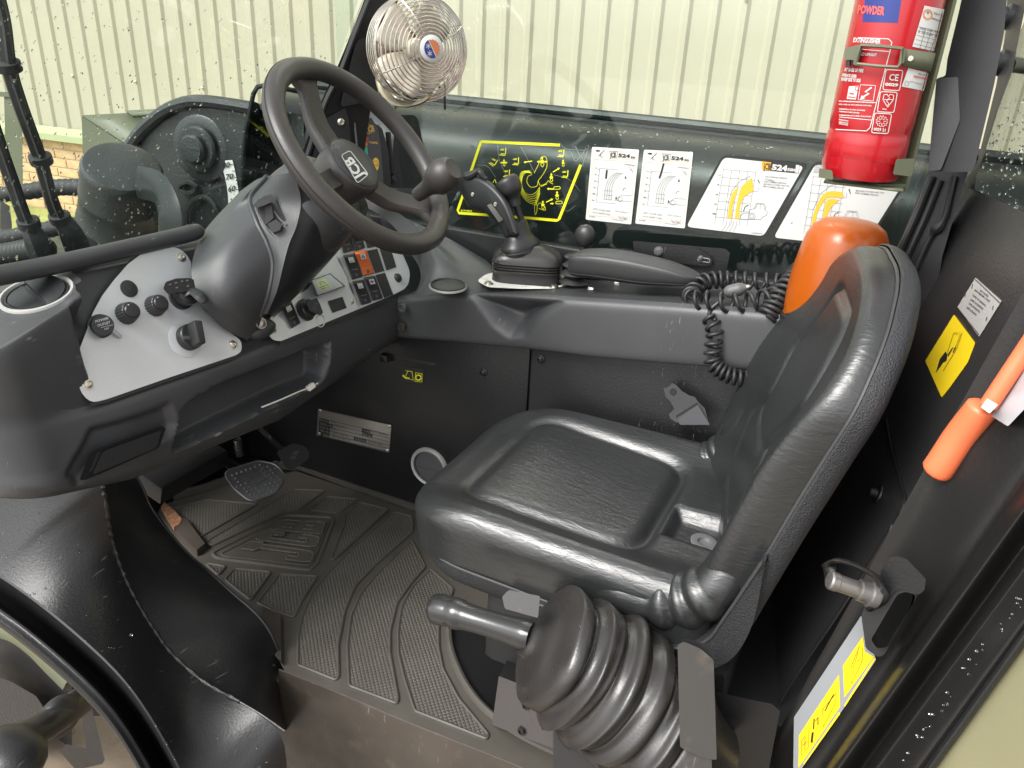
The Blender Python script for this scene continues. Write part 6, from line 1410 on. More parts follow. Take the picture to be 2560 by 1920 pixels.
# slanted charts with black borders
def schart(Q, lab, title, arcs, txt):
    t = sticker('range_chart', GI, [(x, y, 14) for x, y in Q], M['black'], lab, 'sticker', .0010, 14, 'slanted range charts on the side window')
    cx_, cy_ = sum(q[0] for q in Q)/4, sum(q[1] for q in Q)/4
    def inset(d):
        o = []
        for i in range(4):
            a, b_, c = Vector(Q[i-1]), Vector(Q[i]), Vector(Q[(i+1) % 4]); n1 = (b_-a).normalized(); n2 = (c-b_).normalized(); n1 = Vector((-n1.y, n1.x)); n2 = Vector((-n2.y, n2.x)); m = (n1+n2); m = m/ m.length; o.append((b_.x+m.x*d/max(.4, m.dot(n1)), b_.y+m.y*d/max(.4, m.dot(n1)), 12))
        return o
    q = rpoly(inset(6.2), 10, 4); mb = MB(); mb.rings([[GI(x, y, .0008) for x, y in q], [GI(x, y, .0016) for x, y in q]], True, True, True); mb.build('face', M['white'], t, smooth=20)
    return t
c1 = schart([(1806, 387), (2020, 410), (1912, 597), (1706, 572)], 'slanted white range chart with black border and yellow heading badge', True, None, None)
c2 = schart([(2035, 404), (2280, 436), (2160, 625), (1924, 599)], 'slanted white range chart half hidden by the amber beacon', False, None, None)
def r4(x, y): return (1700+x/2.572, y/2.572)
def rs4(mb, pts, w_, o=.0022, closed=False): pl_stroke(mb, GI, [r4(*p) for p in pts], w_, o, closed)
mb = MB(); pl_poly(mb, GI, [r4(585, 1045), r4(770, 1060), r4(762, 1115), r4(578, 1098)], .0022); mb.build('title_bar', M['black'], c1)
mb = MB(); pl_poly(mb, GI, [r4(528, 1038), r4(588, 1045), r4(580, 1098), r4(522, 1090)], .0022); mb.build('badge', M['orangep'], c1)
mb = MB(); pl_text(mb, GI, 'JCB', r4(536, 1086), r4(578, 1090), (1, -14), .03, .0028); rs4(mb, [(532, 1046), (584, 1052), (572, 1096), (540, 1092)], 1.2, .0028, True); mb.build('badge_letters', M['black'], c1)
mb = MB(); pl_text(mb, GI, '524', r4(588, 1090), r4(688, 1100), (2, -13), .05, .0028); pl_text(mb, GI, '50M', r4(690, 1098), r4(738, 1104), (1, -7), .05, .0028); pl_poly(mb, GI, [r4(746, 1060), r4(768, 1062), r4(760, 1112), r4(740, 1110)], .0028); mb.build('title', M['white'], c1)
def arcband(mb, a, b_):
    n = 16; A = crom([Vector((*r4(*p), 0)) for p in a], n); B = crom([Vector((*r4(*p), 0)) for p in b_], n); mb.grid([[GI(v.x, v.y, .0024) for v in A], [GI(v.x, v.y, .0024) for v in B]])
mb = MB(); arcband(mb, [(306, 1402), (318, 1310), (338, 1240), (378, 1195)], [(332, 1404), (340, 1320), (358, 1260), (378, 1197)]); arcband(mb, [(352, 1405), (368, 1300), (395, 1205), (462, 1142)], [(382, 1408), (385, 1330), (415, 1265), (474, 1225)]); mb.build('range_bands', M['orangep'], c1)
mb = MB(); arcband(mb, [(845, 1452), (860, 1370), (905, 1270), (960, 1230), (1048, 1236)], [(872, 1455), (880, 1380), (920, 1300), (962, 1268), (1046, 1274)]); arcband(mb, [(915, 1450), (922, 1380), (948, 1285), (1026, 1284)], [(940, 1440), (946, 1390), (975, 1330), (1028, 1284)]); mb.build('range_bands', M['orangep'], c2)
mg = M['grey']
mb = MB()
for k in range(5): x = 280+k*52; rs4(mb, [(x, 1088+k*4), (x-58, 1440+k*5)], .7)
for k in range(7): rs4(mb, [(275-k*9, 1088+k*51), (490-k*9, 1108+k*51)], .7)
rs4(mb, [(300, 1410), (310, 1300), (335, 1225), (385, 1165), (455, 1130)], .9); rs4(mb, [(505, 1205), (500, 1232), (470, 1228)], .9)
rs4(mb, [(388, 1390), (405, 1370), (440, 1370), (448, 1350), (478, 1340), (490, 1305), (540, 1310), (550, 1330), (548, 1345), (562, 1365), (555, 1385), (530, 1395), (520, 1412), (440, 1410), (390, 1408), (388, 1390)], 1.1); rs4(mb, [(485, 1345), (495, 1312), (538, 1316), (545, 1350)], .9); rs4(mb, [(518, 1312), (520, 1350)], .8)
for R_ in (22, 12): rs4(mb, [(462+R_*math.cos(a), 1390+R_*math.sin(a)) for a in np.linspace(0, 6.2, 16)], 1.1)
for i, s_ in enumerate(('FOR STANDARD CARRIAGE', 'ATTACHMENT', 'PART NUMBER 298/01034')): pl_text(mb, GI, s_, r4(548-i*4, 1140+i*16), r4((688, 606, 682)[i], 1152+i*16), (.4, -4), .01, .0022)
for i, s_ in enumerate(('MACHINE ON WHEEL AND TYRE', 'PART NUMBER 298/1467')): pl_text(mb, GI, s_, r4(538-i*4, 1188+i*15), r4((702, 670)[i], 1202+i*15), (.4, -4), .01, .0022)
pl_text(mb, GI, '333/E4670', r4(458, 1502), r4(528, 1508), (.4, -4), .01, .0022)
for k, s_ in enumerate(('5.23', '4', '3', '2', '1')): pl_text(mb, GI, s_, r4(240-k*8, 1130+k*62), r4(262-k*8, 1132+k*62), (.4, -4), .01, .0022)
for k in range(4): rs4(mb, [(300+k*22, 1420), (296+k*22, 1448), (264+k*26, 1490)], .8)
mb.build('diagram', mg, c1)
mb = MB(); rs4(mb, [(408, 1358), (418, 1330), (440, 1318)], 1.8); rs4(mb, [(500, 1155), (512, 1178)], 2.2); mb.build('arrows', M['black'], c1)
mb = MB()
for k in range(5): x = 858+k*50; rs4(mb, [(x, 1135+k*4), (x-62, 1500+k*4)], .7)
for k in range(7): rs4(mb, [(850-k*9, 1135+k*52), (1075-k*9, 1155+k*52)], .7)
rs4(mb, [(838, 1460), (855, 1350), (900, 1250), (965, 1195), (1045, 1170)], .9); rs4(mb, [(1072, 1240), (1070, 1272), (1040, 1270)], .9)
rs4(mb, [(1030, 1405), (1060, 1390), (1078, 1355), (1140, 1360), (1146, 1400), (1150, 1420)], 1.1); rs4(mb, [(1085, 1362), (1132, 1366), (1138, 1400), (1070, 1398)], .9, closed=True); rs4(mb, [(1112, 1364), (1110, 1398)], .8)
for i, s_ in enumerate(('THIS LOAD SHALL', 'CARRIAGE ATTA', 'ALWAYS CHECK', 'BEFORE')): pl_text(mb, GI, s_, r4(866-i*3, 1068+i*14), r4(945-i*3, 1074+i*14), (.4, -3.6), .01, .0022)
for i, s_ in enumerate(('ATTACHMENT', 'PART NUMBER 333/R1986')): pl_text(mb, GI, s_, r4(1138-i*4, 1182+i*16), r4((1200, 1285)[i], 1188+i*20), (.4, -4), .01, .0022)
for i, s_ in enumerate(('MACHINE ON WHEEL AND TYRE', 'PART NUMBER 298/1467')): pl_text(mb, GI, s_, r4(1130-i*4, 1230+i*15), r4((1310, 1275)[i], 1246+i*15), (.4, -4), .01, .0022)
for k in range(3): rs4(mb, [(830+k*20, 1500), (822+k*20, 1530)], .8)
mb.build('diagram', mg, c2)
mb = MB(); rs4(mb, [(985, 1402), (998, 1375), (1018, 1364)], 1.8); rs4(mb, [(1086, 1215), (1096, 1245)], 2.2); rs4(mb, [(712, 1436), (724, 1432)], 1.6); mb.build('arrows', M['black'], c2)

# little yellow icon plate, data plate, kick vent on the side wall
ip = sticker('airflow_decal', SW, [(1005, 914), (1060, 924), (1058, 962), (1003, 952)], M['black'], 'small black decal with two yellow cab airflow icons on the side wall', 'sticker', .0012, 2)
mb = MB(); pl_stroke(mb, SW, [(1014, 927), (1030, 929), (1033, 950), (1012, 946), (1020, 926)], 1.6, .002, False); pl_stroke(mb, SW, [(1007, 938), (1012, 943), (1024, 947)], 4, .002)
pl_stroke(mb, SW, [(1039, 932), (1055, 934), (1055, 955), (1037, 953)], 1.6, .002, True); pl_stroke(mb, SW, pl_arc((1046, 944), 6.5, 6.5, 0, 345, 16), 3.2, .002); mb.build('icons', M['yellow'], ip)
dp = sticker('data_plate', SW, [(795, 1022), (979, 1062), (973, 1132), (792, 1088)], M['steel'], 'stamped metal data plate with serial numbers on the side wall', 'data plate', .0018, 2)
def r7(x, y): return (400+x/2.989, 860+y/2.989)
mb = MB()
def lab(x0, y0, x1, h=24, sl=.24): pl_poly(mb, SW, [r7(x0, y0), r7(x1, y0+(x1-x0)*sl), r7(x1-2, y0+(x1-x0)*sl+h), r7(x0-2, y0+h)], .0024)
for x0, y0, x1 in ((1190, 552, 1262), (1188, 578, 1292), (1188, 604, 1272), (1186, 630, 1270), (1186, 658, 1268), (1510, 632, 1572), (1512, 660, 1588), (1450, 692, 1542)): lab(x0, y0, x1, 25)
mb.build('label_blocks', M['black'], dp, kind='stuff')
mb = MB()
for y in (552, 578, 604, 630, 656, 684): pl_stroke(mb, SW, [r7(1188, y), r7(1712, y+126)], 1.1, .0023)
pl_stroke(mb, SW, [r7(1186, 490), r7(1728, 606), r7(1708, 805), r7(1180, 680)], 1.2, .0023, True)
for s_, x, y, x1 in (('JCB', 1275, 582, 1310), ('JCB52450', 1300, 612, 1385), ('RTFL 2400KG', 1580, 660, 1700), ('EVP 7', 1282, 642, 1330), ('2930-P-550-741', 1282, 668, 1405), ('3930-99-908-7197', 1282, 694, 1425), ('JC1777-3206', 1555, 735, 1665)): pl_text(mb, SW, s_, r7(x, y), r7(x1, y+(x1-x)*.24), (0, -5), .0, .0024)
mb.build('stamped_text', M['dgrey'], dp)
mb = MB()
for s_, x, y, x1 in (('MANFR', 1195, 574, 1258), ('SERIAL No', 1194, 600, 1288), ('CON No', 1194, 626, 1264), ('CES  No', 1194, 650, 1264), ('NSN', 1222, 688, 1262), ('TYPE', 1518, 656, 1566), ('REG No', 1516, 682, 1582), ('CODE No', 1456, 715, 1538)): pl_text(mb, SW, s_, r7(x, y), r7(x1, y+(x1-x)*.24), (0, -5), .02, .0030)
mb.build('label_text', M['steel'], dp)
for x, y in ((1197, 497), (1714, 614), (1697, 795), (1192, 668)):
    q = r7(x, y); fr = frame_dir(SW(*q, .0018), (0, -1, 0)); b = MB(); b.lathe([(.0042, 0), (.004, .0015), (.002, .0025), (.0004, .0026)], fr, 10); b.build('rivet', M['zinc'], dp)
kv = thing('kick_vent', SW(1075, 1165), 'round wall vent with a white rim beside the seat', 'air vent')
rk_ = (SW(1028, 1150)-SW(1118, 1180)).length/2; fr = frame_dir(SW(1075, 1166, .0), (0, -1, 0))
mb = MB(); mb.lathe([(rk_, 0), (rk_, .006), (rk_*.94, .010), (rk_*.84, .008), (rk_*.80, -.006)], fr, 40); mb.build('rim', M['ringw'], kv, smooth=40)
mb = MB(); mb.lathe([(rk_*.84, .004), (rk_*.83, .0068), (rk_*.79, .0068), (rk_*.77, .002), (.0004, .002)], fr, 40); mb.tube([fr(rk_*.76*math.cos(a), -.25*rk_+.12*rk_*math.cos(2*a)*.0+.42*rk_*(1-math.sin(a))*-.2+.12*rk_, .0028) for a in np.linspace(0, math.pi, 14)], .0008, 5); mb.build('vent_body', M['dgrey'], kv, smooth=40)

# ================================================================ CAB FAN
FC = Vector((-.863, 1.372, 1.053)); FN = Vector((.86, -.56, .06)).normalized()
fan = thing('cab_fan', FC-Vector((0, 0, .13)), 'chrome cab fan with wire cage and round blue and orange badge', 'fan')
ff_ = frame_dir(FC, FN); fr_r = .0945
mb = MB()
def wring(r, z, rad=.0013): mb.tube([ff_(r*math.cos(2*math.pi*k/48), r*math.sin(2*math.pi*k/48), z) for k in range(48)], rad, 6, closed=True)
for i in range(12):
    t = i/11; r = .0225+(fr_r-.0225)*math.sin(t*math.pi/2*.98)**.92; z = .036*math.cos(t*math.pi/2)**.8 if t < 1 else 0; wring(.022+(fr_r-.022)*t, .040*(1-t**2.4), .0014)
wring(fr_r, -.002, .0018)
for i in range(9):
    t = i/8; wring(fr_r*(.99-.012*t) if i < 5 else fr_r*(.94-.11*(i-4)), -.010-.0095*i, .0013)
mb.build('cage', M['cage'], fan, smooth=60)
mb = MB()
for k in range(4):
    a = math.radians(28+90*k); u = lambda r, z: ff_(r*math.cos(a), r*math.sin(a), z)
    mb.tube(crom([u(.02, .0385), u(.055, .033), u(.08, .018), u(fr_r, -.002), u(fr_r*.98, -.03), u(fr_r*.93, -.05), u(fr_r*.6, -.088), u(.03, -.09)], 26), .0013, 6)
mb.build('cage_stays', M['cage'], fan)
mb = MB(); mb.lathe([(.0235, .036), (.0235, .041), (.0215, .0425), (.0004, .043)], ff_, 32); bd = mb.build('badge', M['white'], fan, smooth=40)
BD = ff_
def bpoly(pts, m, nm): 
    b = MB(); b.add([BD(x, y, .0436) for x, y in pts], [tuple(range(len(pts)))]); return b.build(nm, m, bd)
a0 = math.radians(118)
bpoly([(.0165*math.cos(a), .0165*math.sin(a)) for a in np.linspace(a0, a0+math.pi, 18)], M['blue'], 'blue_half')
star = []
for i in range(17): a = a0+math.pi+math.pi*i/16; r = .0165 if i % 2 else .014; star.append((r*math.cos(a), r*math.sin(a)))
bpoly(star, mat('badge_orange', (.50, .16, .06), .45), 'orange_half')
b = MB()
def bl(x0, y0, x1, y1, w_=.0012):
    t = Vector((x1-x0, y1-y0)).normalized(); nn = Vector((-t.y, t.x))*w_/2; b.add([BD(x0+nn.x, y0+nn.y, .044), BD(x1+nn.x, y1+nn.y, .044), BD(x1-nn.x, y1-nn.y, .044), BD(x0-nn.x, y0-nn.y, .044)], [(0, 1, 2, 3)])
for cx_, cy_ in ((-.0085, .004), (-.0055, -.0085)):
    for a in (30, 90, 150): r = .0052; ca, sa = math.cos(math.radians(a)), math.sin(math.radians(a)); bl(cx_-r*ca, cy_-r*sa, cx_+r*ca, cy_+r*sa)
bl(.0165*math.cos(a0), .0165*math.sin(a0), -.0165*math.cos(a0), -.0165*math.sin(a0), .0014); b.build('snow_marks', M['white'], bd)
for k in range(4):
    a = math.radians(52+90*k); ca, sa = math.cos(a), math.sin(a); G = []
    for i in range(9):
        r = .018+.062*i/8; row = []
        for j in range(7):
            w_ = (j/6-.5)*(.034+.056*math.sin(min(1, i/6)*math.pi/2)); edge = math.sqrt(max(0, 1-((i-4)/7)**4)); w_ *= edge
            x = r*ca-w_*sa; y = r*sa+w_*ca; row.append(ff_(x, y, -.032+w_*.42))
        G.append(row)
    mb = MB(); mb.grid(G); mb.build('blade', M['blade'], fan, smooth=60, thick=.0015)
mb = MB(); mb.lathe([(.0004, -.016), (.016, -.018), (.020, -.026), (.020, -.045), (.012, -.048)], ff_, 20); mb.build('blade_hub', M['blade'], fan)
mb = MB(); mb.lathe([(.02, -.075), (.036, -.080), (.041, -.09), (.042, -.13), (.036, -.142), (.02, -.146), (.0004, -.147)], ff_, 28); mb.build('motor', mat('motor_bronze', (.16, .11, .08), .5, .6, dirt=((.10, .05, .03), .5, .7, 40)), fan, smooth=40)
# cradle strap and foot
mb = MB(); P = []
for t in np.linspace(0, 1, 24): x = -.092+.19*t; P.append(PY(955+t*125 if False else 953, 250, 1.36))
P = crom([PY(950, 160, 1.40), PY(956, 215, 1.38), PY(985, 252, 1.36), PY(1020, 262, 1.35), PY(1050, 256, 1.34), PY(1075, 240, 1.34)], 30); mb.tube(P, .011, 8, flat=.35, up=(0, .3, -1)); mb.build('cradle', mat('strap_steel', (.20, .17, .12), .35, .9, var=.3, vscale=20), fan, smooth=50)
mb = MB(); mb.tube([PY(998, 258, 1.37), PY(990, 235, 1.38), PY(975, 200, 1.40)], .010, 10); mb.lathe([(.022, -.015), (.026, .0), (.020, .02), (.012, .03)], frame_dir(PY(985, 225, 1.40), (0, -.3, 1)), 18); mb.build('foot', M['chrome'], fan)
mb = MB(); mb.tube(crom([PY(990, 262, 1.38), PY(984, 285, 1.40), PY(978, 300, 1.42)], 8), .0022, 6); mb.build('lead', mat('lead_brown', (.22, .14, .03), .5), fan)
mb = MB(); mb.tube(crom([PY(1070, 190, 1.50), PY(1092, 210, 1.50), PY(1110, 235, 1.50), PY(1112, 274, 1.50)], 14), .003, 6); mb.build('wire', M['rubber'], fan)
cl2 = thing('mirror_arm', PY(930, 240, 1.5), 'blank', 'arm') if False else None

# ================================================================ LOAD INDICATOR
LI = Plane(PX(930, 380, -1.05), (.93, -.35, .12))
li = thing('load_indicator', LI(925, 380), 'black load moment display with red amber green bar behind the wheel', 'display panel')
def r8(x, y): return (840+x/7.9, 250+y/7.9)
Q = [(884, 272), (905, 288), (955, 320), (972, 380), (978, 470), (900, 470), (886, 360)]
mb = MB(); mb.prism(rpoly(Q, 6, 3)[::-1], lambda a, b_, c: LI(a, b_, c), -.05, -.002, 0); mb.build('case', M['dash2'], li, smooth=30)
Q = [r8(470, 350), r8(590, 350), r8(820, 560), r8(860, 760), r8(940, 1640), r8(780, 1660), r8(640, 1500), r8(500, 1100)]
Q = [r8(465, 350), r8(700, 350), r8(830, 560), r8(880, 900), r8(945, 1640), r8(560, 1680), r8(480, 1000)]
mb = MB(); mb.prism(rpoly(Q, 4, 3)[::-1], lambda a, b_, c: LI(a, b_, c), -.004, .001, 0); fc = mb.build('face', mat('panel_face', (.055, .058, .062), .45), li, smooth=30)
def lpoly(pts, m, nm, o=.0016): b = MB(); pl_poly(b, LI, [r8(*p) for p in pts], o); return b.build(nm, m, fc)
lpoly([(575, 715), (645, 745), (632, 825), (558, 795)], M['redp'], 'red_block'); lpoly([(555, 818), (628, 845), (622, 915), (546, 900)], mat('amber_block', (.55, .20, .06), .45), 'amber_block'); lpoly([(545, 918), (622, 928), (634, 1155), (560, 1140)], M['greenp'], 'green_block'); lpoly([(570, 1180), (634, 1180), (650, 1290), (600, 1270)], M['greenp'], 'green_block')
b = MB(); pl_poly(b, LI, pl_arc(r8(785, 1270), 8.6, 16.5, 0, 345, 20), .0016); ci = b.build('machine_lamp', mat('lamp_yellow', (.78, .48, .06), .45), fc)
b = MB(); pl_stroke(b, LI, [r8(x, y) for x, y in ((740, 1270), (745, 1210), (800, 1200), (830, 1240), (835, 1310), (810, 1310), (800, 1270), (760, 1290))], 1.4, .002); b.build('machine_symbol', M['dgrey'], ci)
b = MB(); pl_text(b, LI, '100%', r8(690, 858), r8(828, 868), (-.4, -5), .02, .0018); pl_stroke(b, LI, [r8(640, 830), r8(678, 812), r8(676, 855)], 1, .0018, True); pl_text(b, LI, 'JCB', r8(640, 640), r8(750, 605), (-4, -14), .03, .0018); pl_stroke(b, LI, [r8(565, 465), r8(735, 510), r8(762, 620), r8(625, 670)], 1.4, .0018, True); pl_poly(b, LI, [r8(795, 1490), r8(815, 1490), r8(825, 1570), r8(800, 1565)], .0018); b.build('print', mat('panel_yellow', (.80, .50, .10), .45), fc)
b = MB(); b.tube([LI(x, y, .003) for x, y in (r8(335, 160), r8(380, 600), r8(420, 1000))], .0022, 6); b.build('trim_strip', M['grey'], li)
fp = thing('blank_flap', PX(1030, 380, -1.0), 'plain dark grey rounded flap behind the spinner knob', 'flap')
FP = Plane(PX(1030, 380, -1.02), (.85, -.5, .1))
Q = [(988, 292, 6), (1000, 288), (1036, 287, 10), (1046, 300, 8), (1056, 350, 6), (1066, 372, 6), (1066, 385, 6), (1058, 400, 6), (1060, 470, 8), (975, 470, 4)]
mb = MB(); mb.prism(rpoly(Q, 4, 3)[::-1], lambda a, b_, c: FP(a, b_, c), -.012, 0, 0); mb.build('plate', M['dash2'], fp, smooth=30)
mb = MB(); mb.tube([FP(970, 330, .0), FP(976, 400, .0), FP(982, 458, .0)], .006, 8); mb.tube([FP(976, 440, .006), FP(985, 452, .006)], .010, 8); mb.build('hinge', M['rubber'], fp)

# ================================================================ FIRE EXTINGUISHER
ea, eb = PY(2173, 6, 1.19), PY(2130, 432, 1.19)
ez = (ea-eb).normalized(); eR = .0565; ke = FPX/((eb-CAM).dot(_F))
axp = PY(2148, 425, 1.22); axt = PY(2262, -20, 1.22)
axp = PY(2149, 432, 1.20); axt = PY(2249, 0, 1.20); ez = (axt-axp).normalized()
ke = FPX/(((axp+axt)*.5-CAM).dot(_F)); eR = 100/ke
ef = frame_dir(axp, ez, (-1, 0, 0))
ext = thing('fire_extinguisher', axp, 'red powder fire extinguisher strapped upright to the rear pillar', 'fire extinguisher')
H = (axt-axp).length*1.5
mb = MB(); mb.lathe([(.0004, -.004), (eR*.75, -.006), (eR*.90, -.004), (eR*.98, .010), (eR, .034), (eR*.99, .050), (eR*.972, .054), (eR*.972, .058), (eR*.99, .062), (eR, .070), (eR, H), (eR*.9, H+.03)], ef, 56); cy = mb.build('cylinder', M['red'], ext, smooth=40)
# print wrapped on the cylinder: angle (towards viewer = 0) and height from pixels
vdir = (CAM-axp); vdir = (vdir-ez*vdir.dot(ez)).normalized(); vr = ez.cross(vdir).normalized()      # vr points to image right
if vr.dot(_R) < 0: vr = -vr
def cyl(x, y, off=.0):
    d = ray(x, y); r = eR+off; o = CAM-axp
    dd = d-ez*d.dot(ez); oo = o-ez*o.dot(ez); a = dd.dot(dd); b_ = 2*dd.dot(oo); c = oo.dot(oo)-r*r; disc = b_*b_-4*a*c
    if disc < 0:
        q = oo+dd*(-b_/(2*a)); e = q.length/r-1; sg = -1 if q.cross(vdir).dot(ez) > 0 else 1
        q2 = Matrix.Rotation(sg*e*1.3, 3, ez) @ (q.normalized()*r); P_ = CAM+d*(-b_/(2*a)); return axp+ez*((P_-axp).dot(ez))+q2
    t = (-b_-math.sqrt(max(0, disc)))/(2*a); return CAM+d*t
def cst(mb, pts, w_, off=.0006, closed=False, sub=4):
    P = []
    n = len(pts)
    for i in range(n if closed else n-1):
        a, b_ = pts[i], pts[(i+1) % n]
        for k in range(sub): P.append((a[0]+(b_[0]-a[0])*k/sub, a[1]+(b_[1]-a[1])*k/sub))
    if not closed: P.append(pts[-1])
    pl_stroke(mb, cyl, P, w_, off, closed)
def cpatch(mb, q, off=.0005, n=8):
    mb.grid([[cyl((q[0][0]*(1-u)+q[1][0]*u)*(1-v)+(q[3][0]*(1-u)+q[2][0]*u)*v, (q[0][1]*(1-u)+q[1][1]*u)*(1-v)+(q[3][1]*(1-u)+q[2][1]*u)*v, off) for u in np.linspace(0, 1, n)] for v in np.linspace(0, 1, n)])
R4 = r4
mb = MB(); cpatch(mb, [R4(1195, -60), R4(1430, -40), R4(1400, 146), R4(1172, 140)]); bl_ = mb.build('blue_panel', M['blue'], cy)
mb = MB(); pl_text(mb, cyl, 'POWDER', R4(1140, 84), R4(1312, 96), (3, -20), .04, .0009); mb.build('heading', mat('label_red_text', (.62, .10, .08), .4), bl_)
mb = MB()
cst(mb, [R4(1145, 242), R4(1340, 250), R4(1362, 270), R4(1350, 330), R4(1222, 820), R4(1200, 842), R4(1000, 832)], 2); cst(mb, [R4(1160, 316), R4(1345, 332)], 1.6); cst(mb, [R4(1050, 650), R4(1262, 660)], 1.6); cst(mb, [R4(1025, 752), R4(1230, 772)], 1.6)
pl_text(mb, cyl, 'EXTINGUISHER', R4(1112, 270), R4(1288, 280), (2, -11), .03, .0008); pl_text(mb, cyl, 'STORED UPRIGHT', R4(1120, 354), R4(1264, 362), (1, -7), .03, .0008)
pl_text(mb, cyl, 'AT BASE OF FIRE', R4(1055, 457), R4(1178, 465), (1, -8), .04, .0008); pl_text(mb, cyl, 'OPERATE LEVER', R4(1040, 490), R4(1135, 500), (1, -7), .04, .0008); pl_text(mb, cyl, 'SWEEP SIDE TO SIDE', R4(1035, 518), R4(1160, 528), (1, -8), .04, .0008)
for y, x1 in ((662, 1252), (682, 1232), (712, 1190), (728, 1152), (752, 1228), (780, 1082), (795, 1080), (806, 1080)): pl_text(mb, cyl, 'REFILL AFTER USE WITH APPROVED PARTS ONLY' if y < 690 else 'TEMPERATURE RANGE', R4(1020, y-8), R4(x1, y+2), (.5, -3), .03, .0008)
for q in ([(1086, 555), (1148, 552), (1130, 640), (1072, 636)], ):
    cpatch(mb, [R4(*p) for p in q], .0006, 4)
cst(mb, [R4(1160, 545), R4(1258, 550), R4(1242, 650), R4(1145, 640)], 1.5, closed=True)
pl_stroke(mb, cyl, [R4(*p) for p in ((1232, 562), (1190, 592), (1215, 600), (1165, 632))], 4, .0008); pl_poly(mb, cyl, [R4(1158, 640), R4(1168, 612), R4(1190, 632)], .0008)
for (cx_, cy_, w_, h_) in ((1368, 515, 58, 68), (1332, 656, 58, 68), (1295, 793, 58, 66)):
    q = rpoly([(cx_-w_+15, cy_-h_), (cx_+w_+8, cy_-h_+6), (cx_+w_-15, cy_+h_), (cx_-w_-6, cy_+h_-6)], 14, 4); cst(mb, [R4(*p) for p in q], 2, closed=True, sub=1)
pl_text(mb, cyl, 'CE', R4(1342, 516), R4(1402, 520), (2.5, -16), .02, .0008); pl_text(mb, cyl, '0029', R4(1318, 550), R4(1402, 556), (1, -7), .05, .0008); pl_text(mb, cyl, '0029 21', R4(1244, 838), R4(1320, 846), (1, -7), .03, .0008)
cst(mb, [R4(*p) for p in ((1335, 690), (1305, 640), (1312, 610), (1332, 606), (1340, 622), (1352, 606), (1374, 612), (1372, 640), (1335, 690))], 1.8, sub=2); cst(mb, [R4(1312, 640), R4(1368, 640)], 1.6); cst(mb, [R4(1350, 625), R4(1328, 650), R4(1345, 668), R4(1330, 680)], 1.6); pl_text(mb, cyl, 'BSI MARK', R4(1302, 704), R4(1330, 708), (.5, -3.5), .03, .0008)
g_ = [];
for i in range(24): a = 2*math.pi*i/24; r = 40 if i % 2 else 30; g_.append((1298+r*math.cos(a), 780+r*.95*math.sin(a)))
cst(mb, [R4(*p) for p in g_], 1.5, closed=True, sub=1)
for i in range(8): a = 2*math.pi*i/8; cst(mb, [R4(1298+12*math.cos(a), 780+12*math.sin(a)), R4(1298+26*math.cos(a), 780+26*math.sin(a))], 1.6, sub=1)
mb.build('white_print', M['white'], cy)
mb = MB(); pl_text(mb, cyl, 'C', R4(1122, 582), R4(1142, 584), (1, -11), .03, .0010); pl_stroke(mb, cyl, [R4(1090, 600), R4(1118, 604)], 4, .001); pl_stroke(mb, cyl, [R4(1082, 622), R4(1128, 628)], 3, .001); mb.build('pictogram', M['redp'], cy)
mb = MB(); pl_text(mb, cyl, 'EN3  PS20BAR PT30BAR Tmax', R4(962, 990), R4(1390, 1060), (2, -13), .02, .0012); mb.build('embossing', mat('embossed_red', (.42, .006, .012), .25), cy)
mb = MB(); cpatch(mb, [R4(1572, 36), R4(1700, 60), R4(1640, 330), R4(1494, 300)], .0007, 8); ml = mb.build('service_label', M['white'], cy)
mb = MB(); pl_text(mb, cyl, 'Walker Fire Ltd', R4(1632, 92), R4(1706, 112), (1, -7), .0, .0013); pl_text(mb, cyl, 'MAINTENANCE RECORD', R4(1620, 122), R4(1700, 148), (1, -4), .03, .0013)
for k in range(6): y = 172+k*27; cst(mb, [R4(1536-k*7, y), R4(1690-k*10, y+36)], .8, .0012)
for k in range(4): cst(mb, [R4(1580+k*38, 184+k*9), R4(1540+k*36, 318+k*6)], .8, .0012)
pl_text(mb, cyl, '3  22 Con  3.6', R4(1532, 212), R4(1665, 240), (1, -8), .0, .0013); pl_text(mb, cyl, 'DATE  CODE  WEIGHT', R4(1545, 186), R4(1690, 218), (.5, -4.5), .02, .0013); mb.build('handwriting', M['dgrey'], ml)
mb = MB(); cst(mb, [(v[0], v[1]) for v in pl_arc(R4(1594, 92), 10.5, 11.5, 0, 345, 18)], 3.4, .0012, closed=True, sub=1); mb.build('ring_emblem', mat('emblem_orange', (.62, .20, .05), .4), ml)
mb = MB(); pl_text(mb, cyl, 'W', R4(1586, 88), R4(1602, 90), (.5, -6), .03, .0013); mb.build('emblem_letter', M['black'], ml)
mb = MB(); cpatch(mb, [R4(1468, 436), R4(1600, 470), R4(1568, 584), R4(1426, 556)], .0007, 8); m2_ = mb.build('phone_label', M['white'], cy)
mb = MB(); pl_text(mb, cyl, 'Walker Fire Ltd', R4(1532, 480), R4(1592, 492), (1, -5), .0, .0013); pl_text(mb, cyl, 'KEEP IN A SAFE PLACE', R4(1478, 528), R4(1560, 546), (.6, -3), .0, .0013); cst(mb, [R4(1450, 520), R4(1472, 526), R4(1466, 552), R4(1444, 546)], .8, .0013, closed=True); mb.build('text', M['dgrey'], m2_)
mb = MB(); pl_text(mb, cyl, 'FREEPHONE 0800', R4(1502, 496), R4(1590, 514), (.8, -5), .03, .0013); mb.build('red_text', M['redp'], m2_)
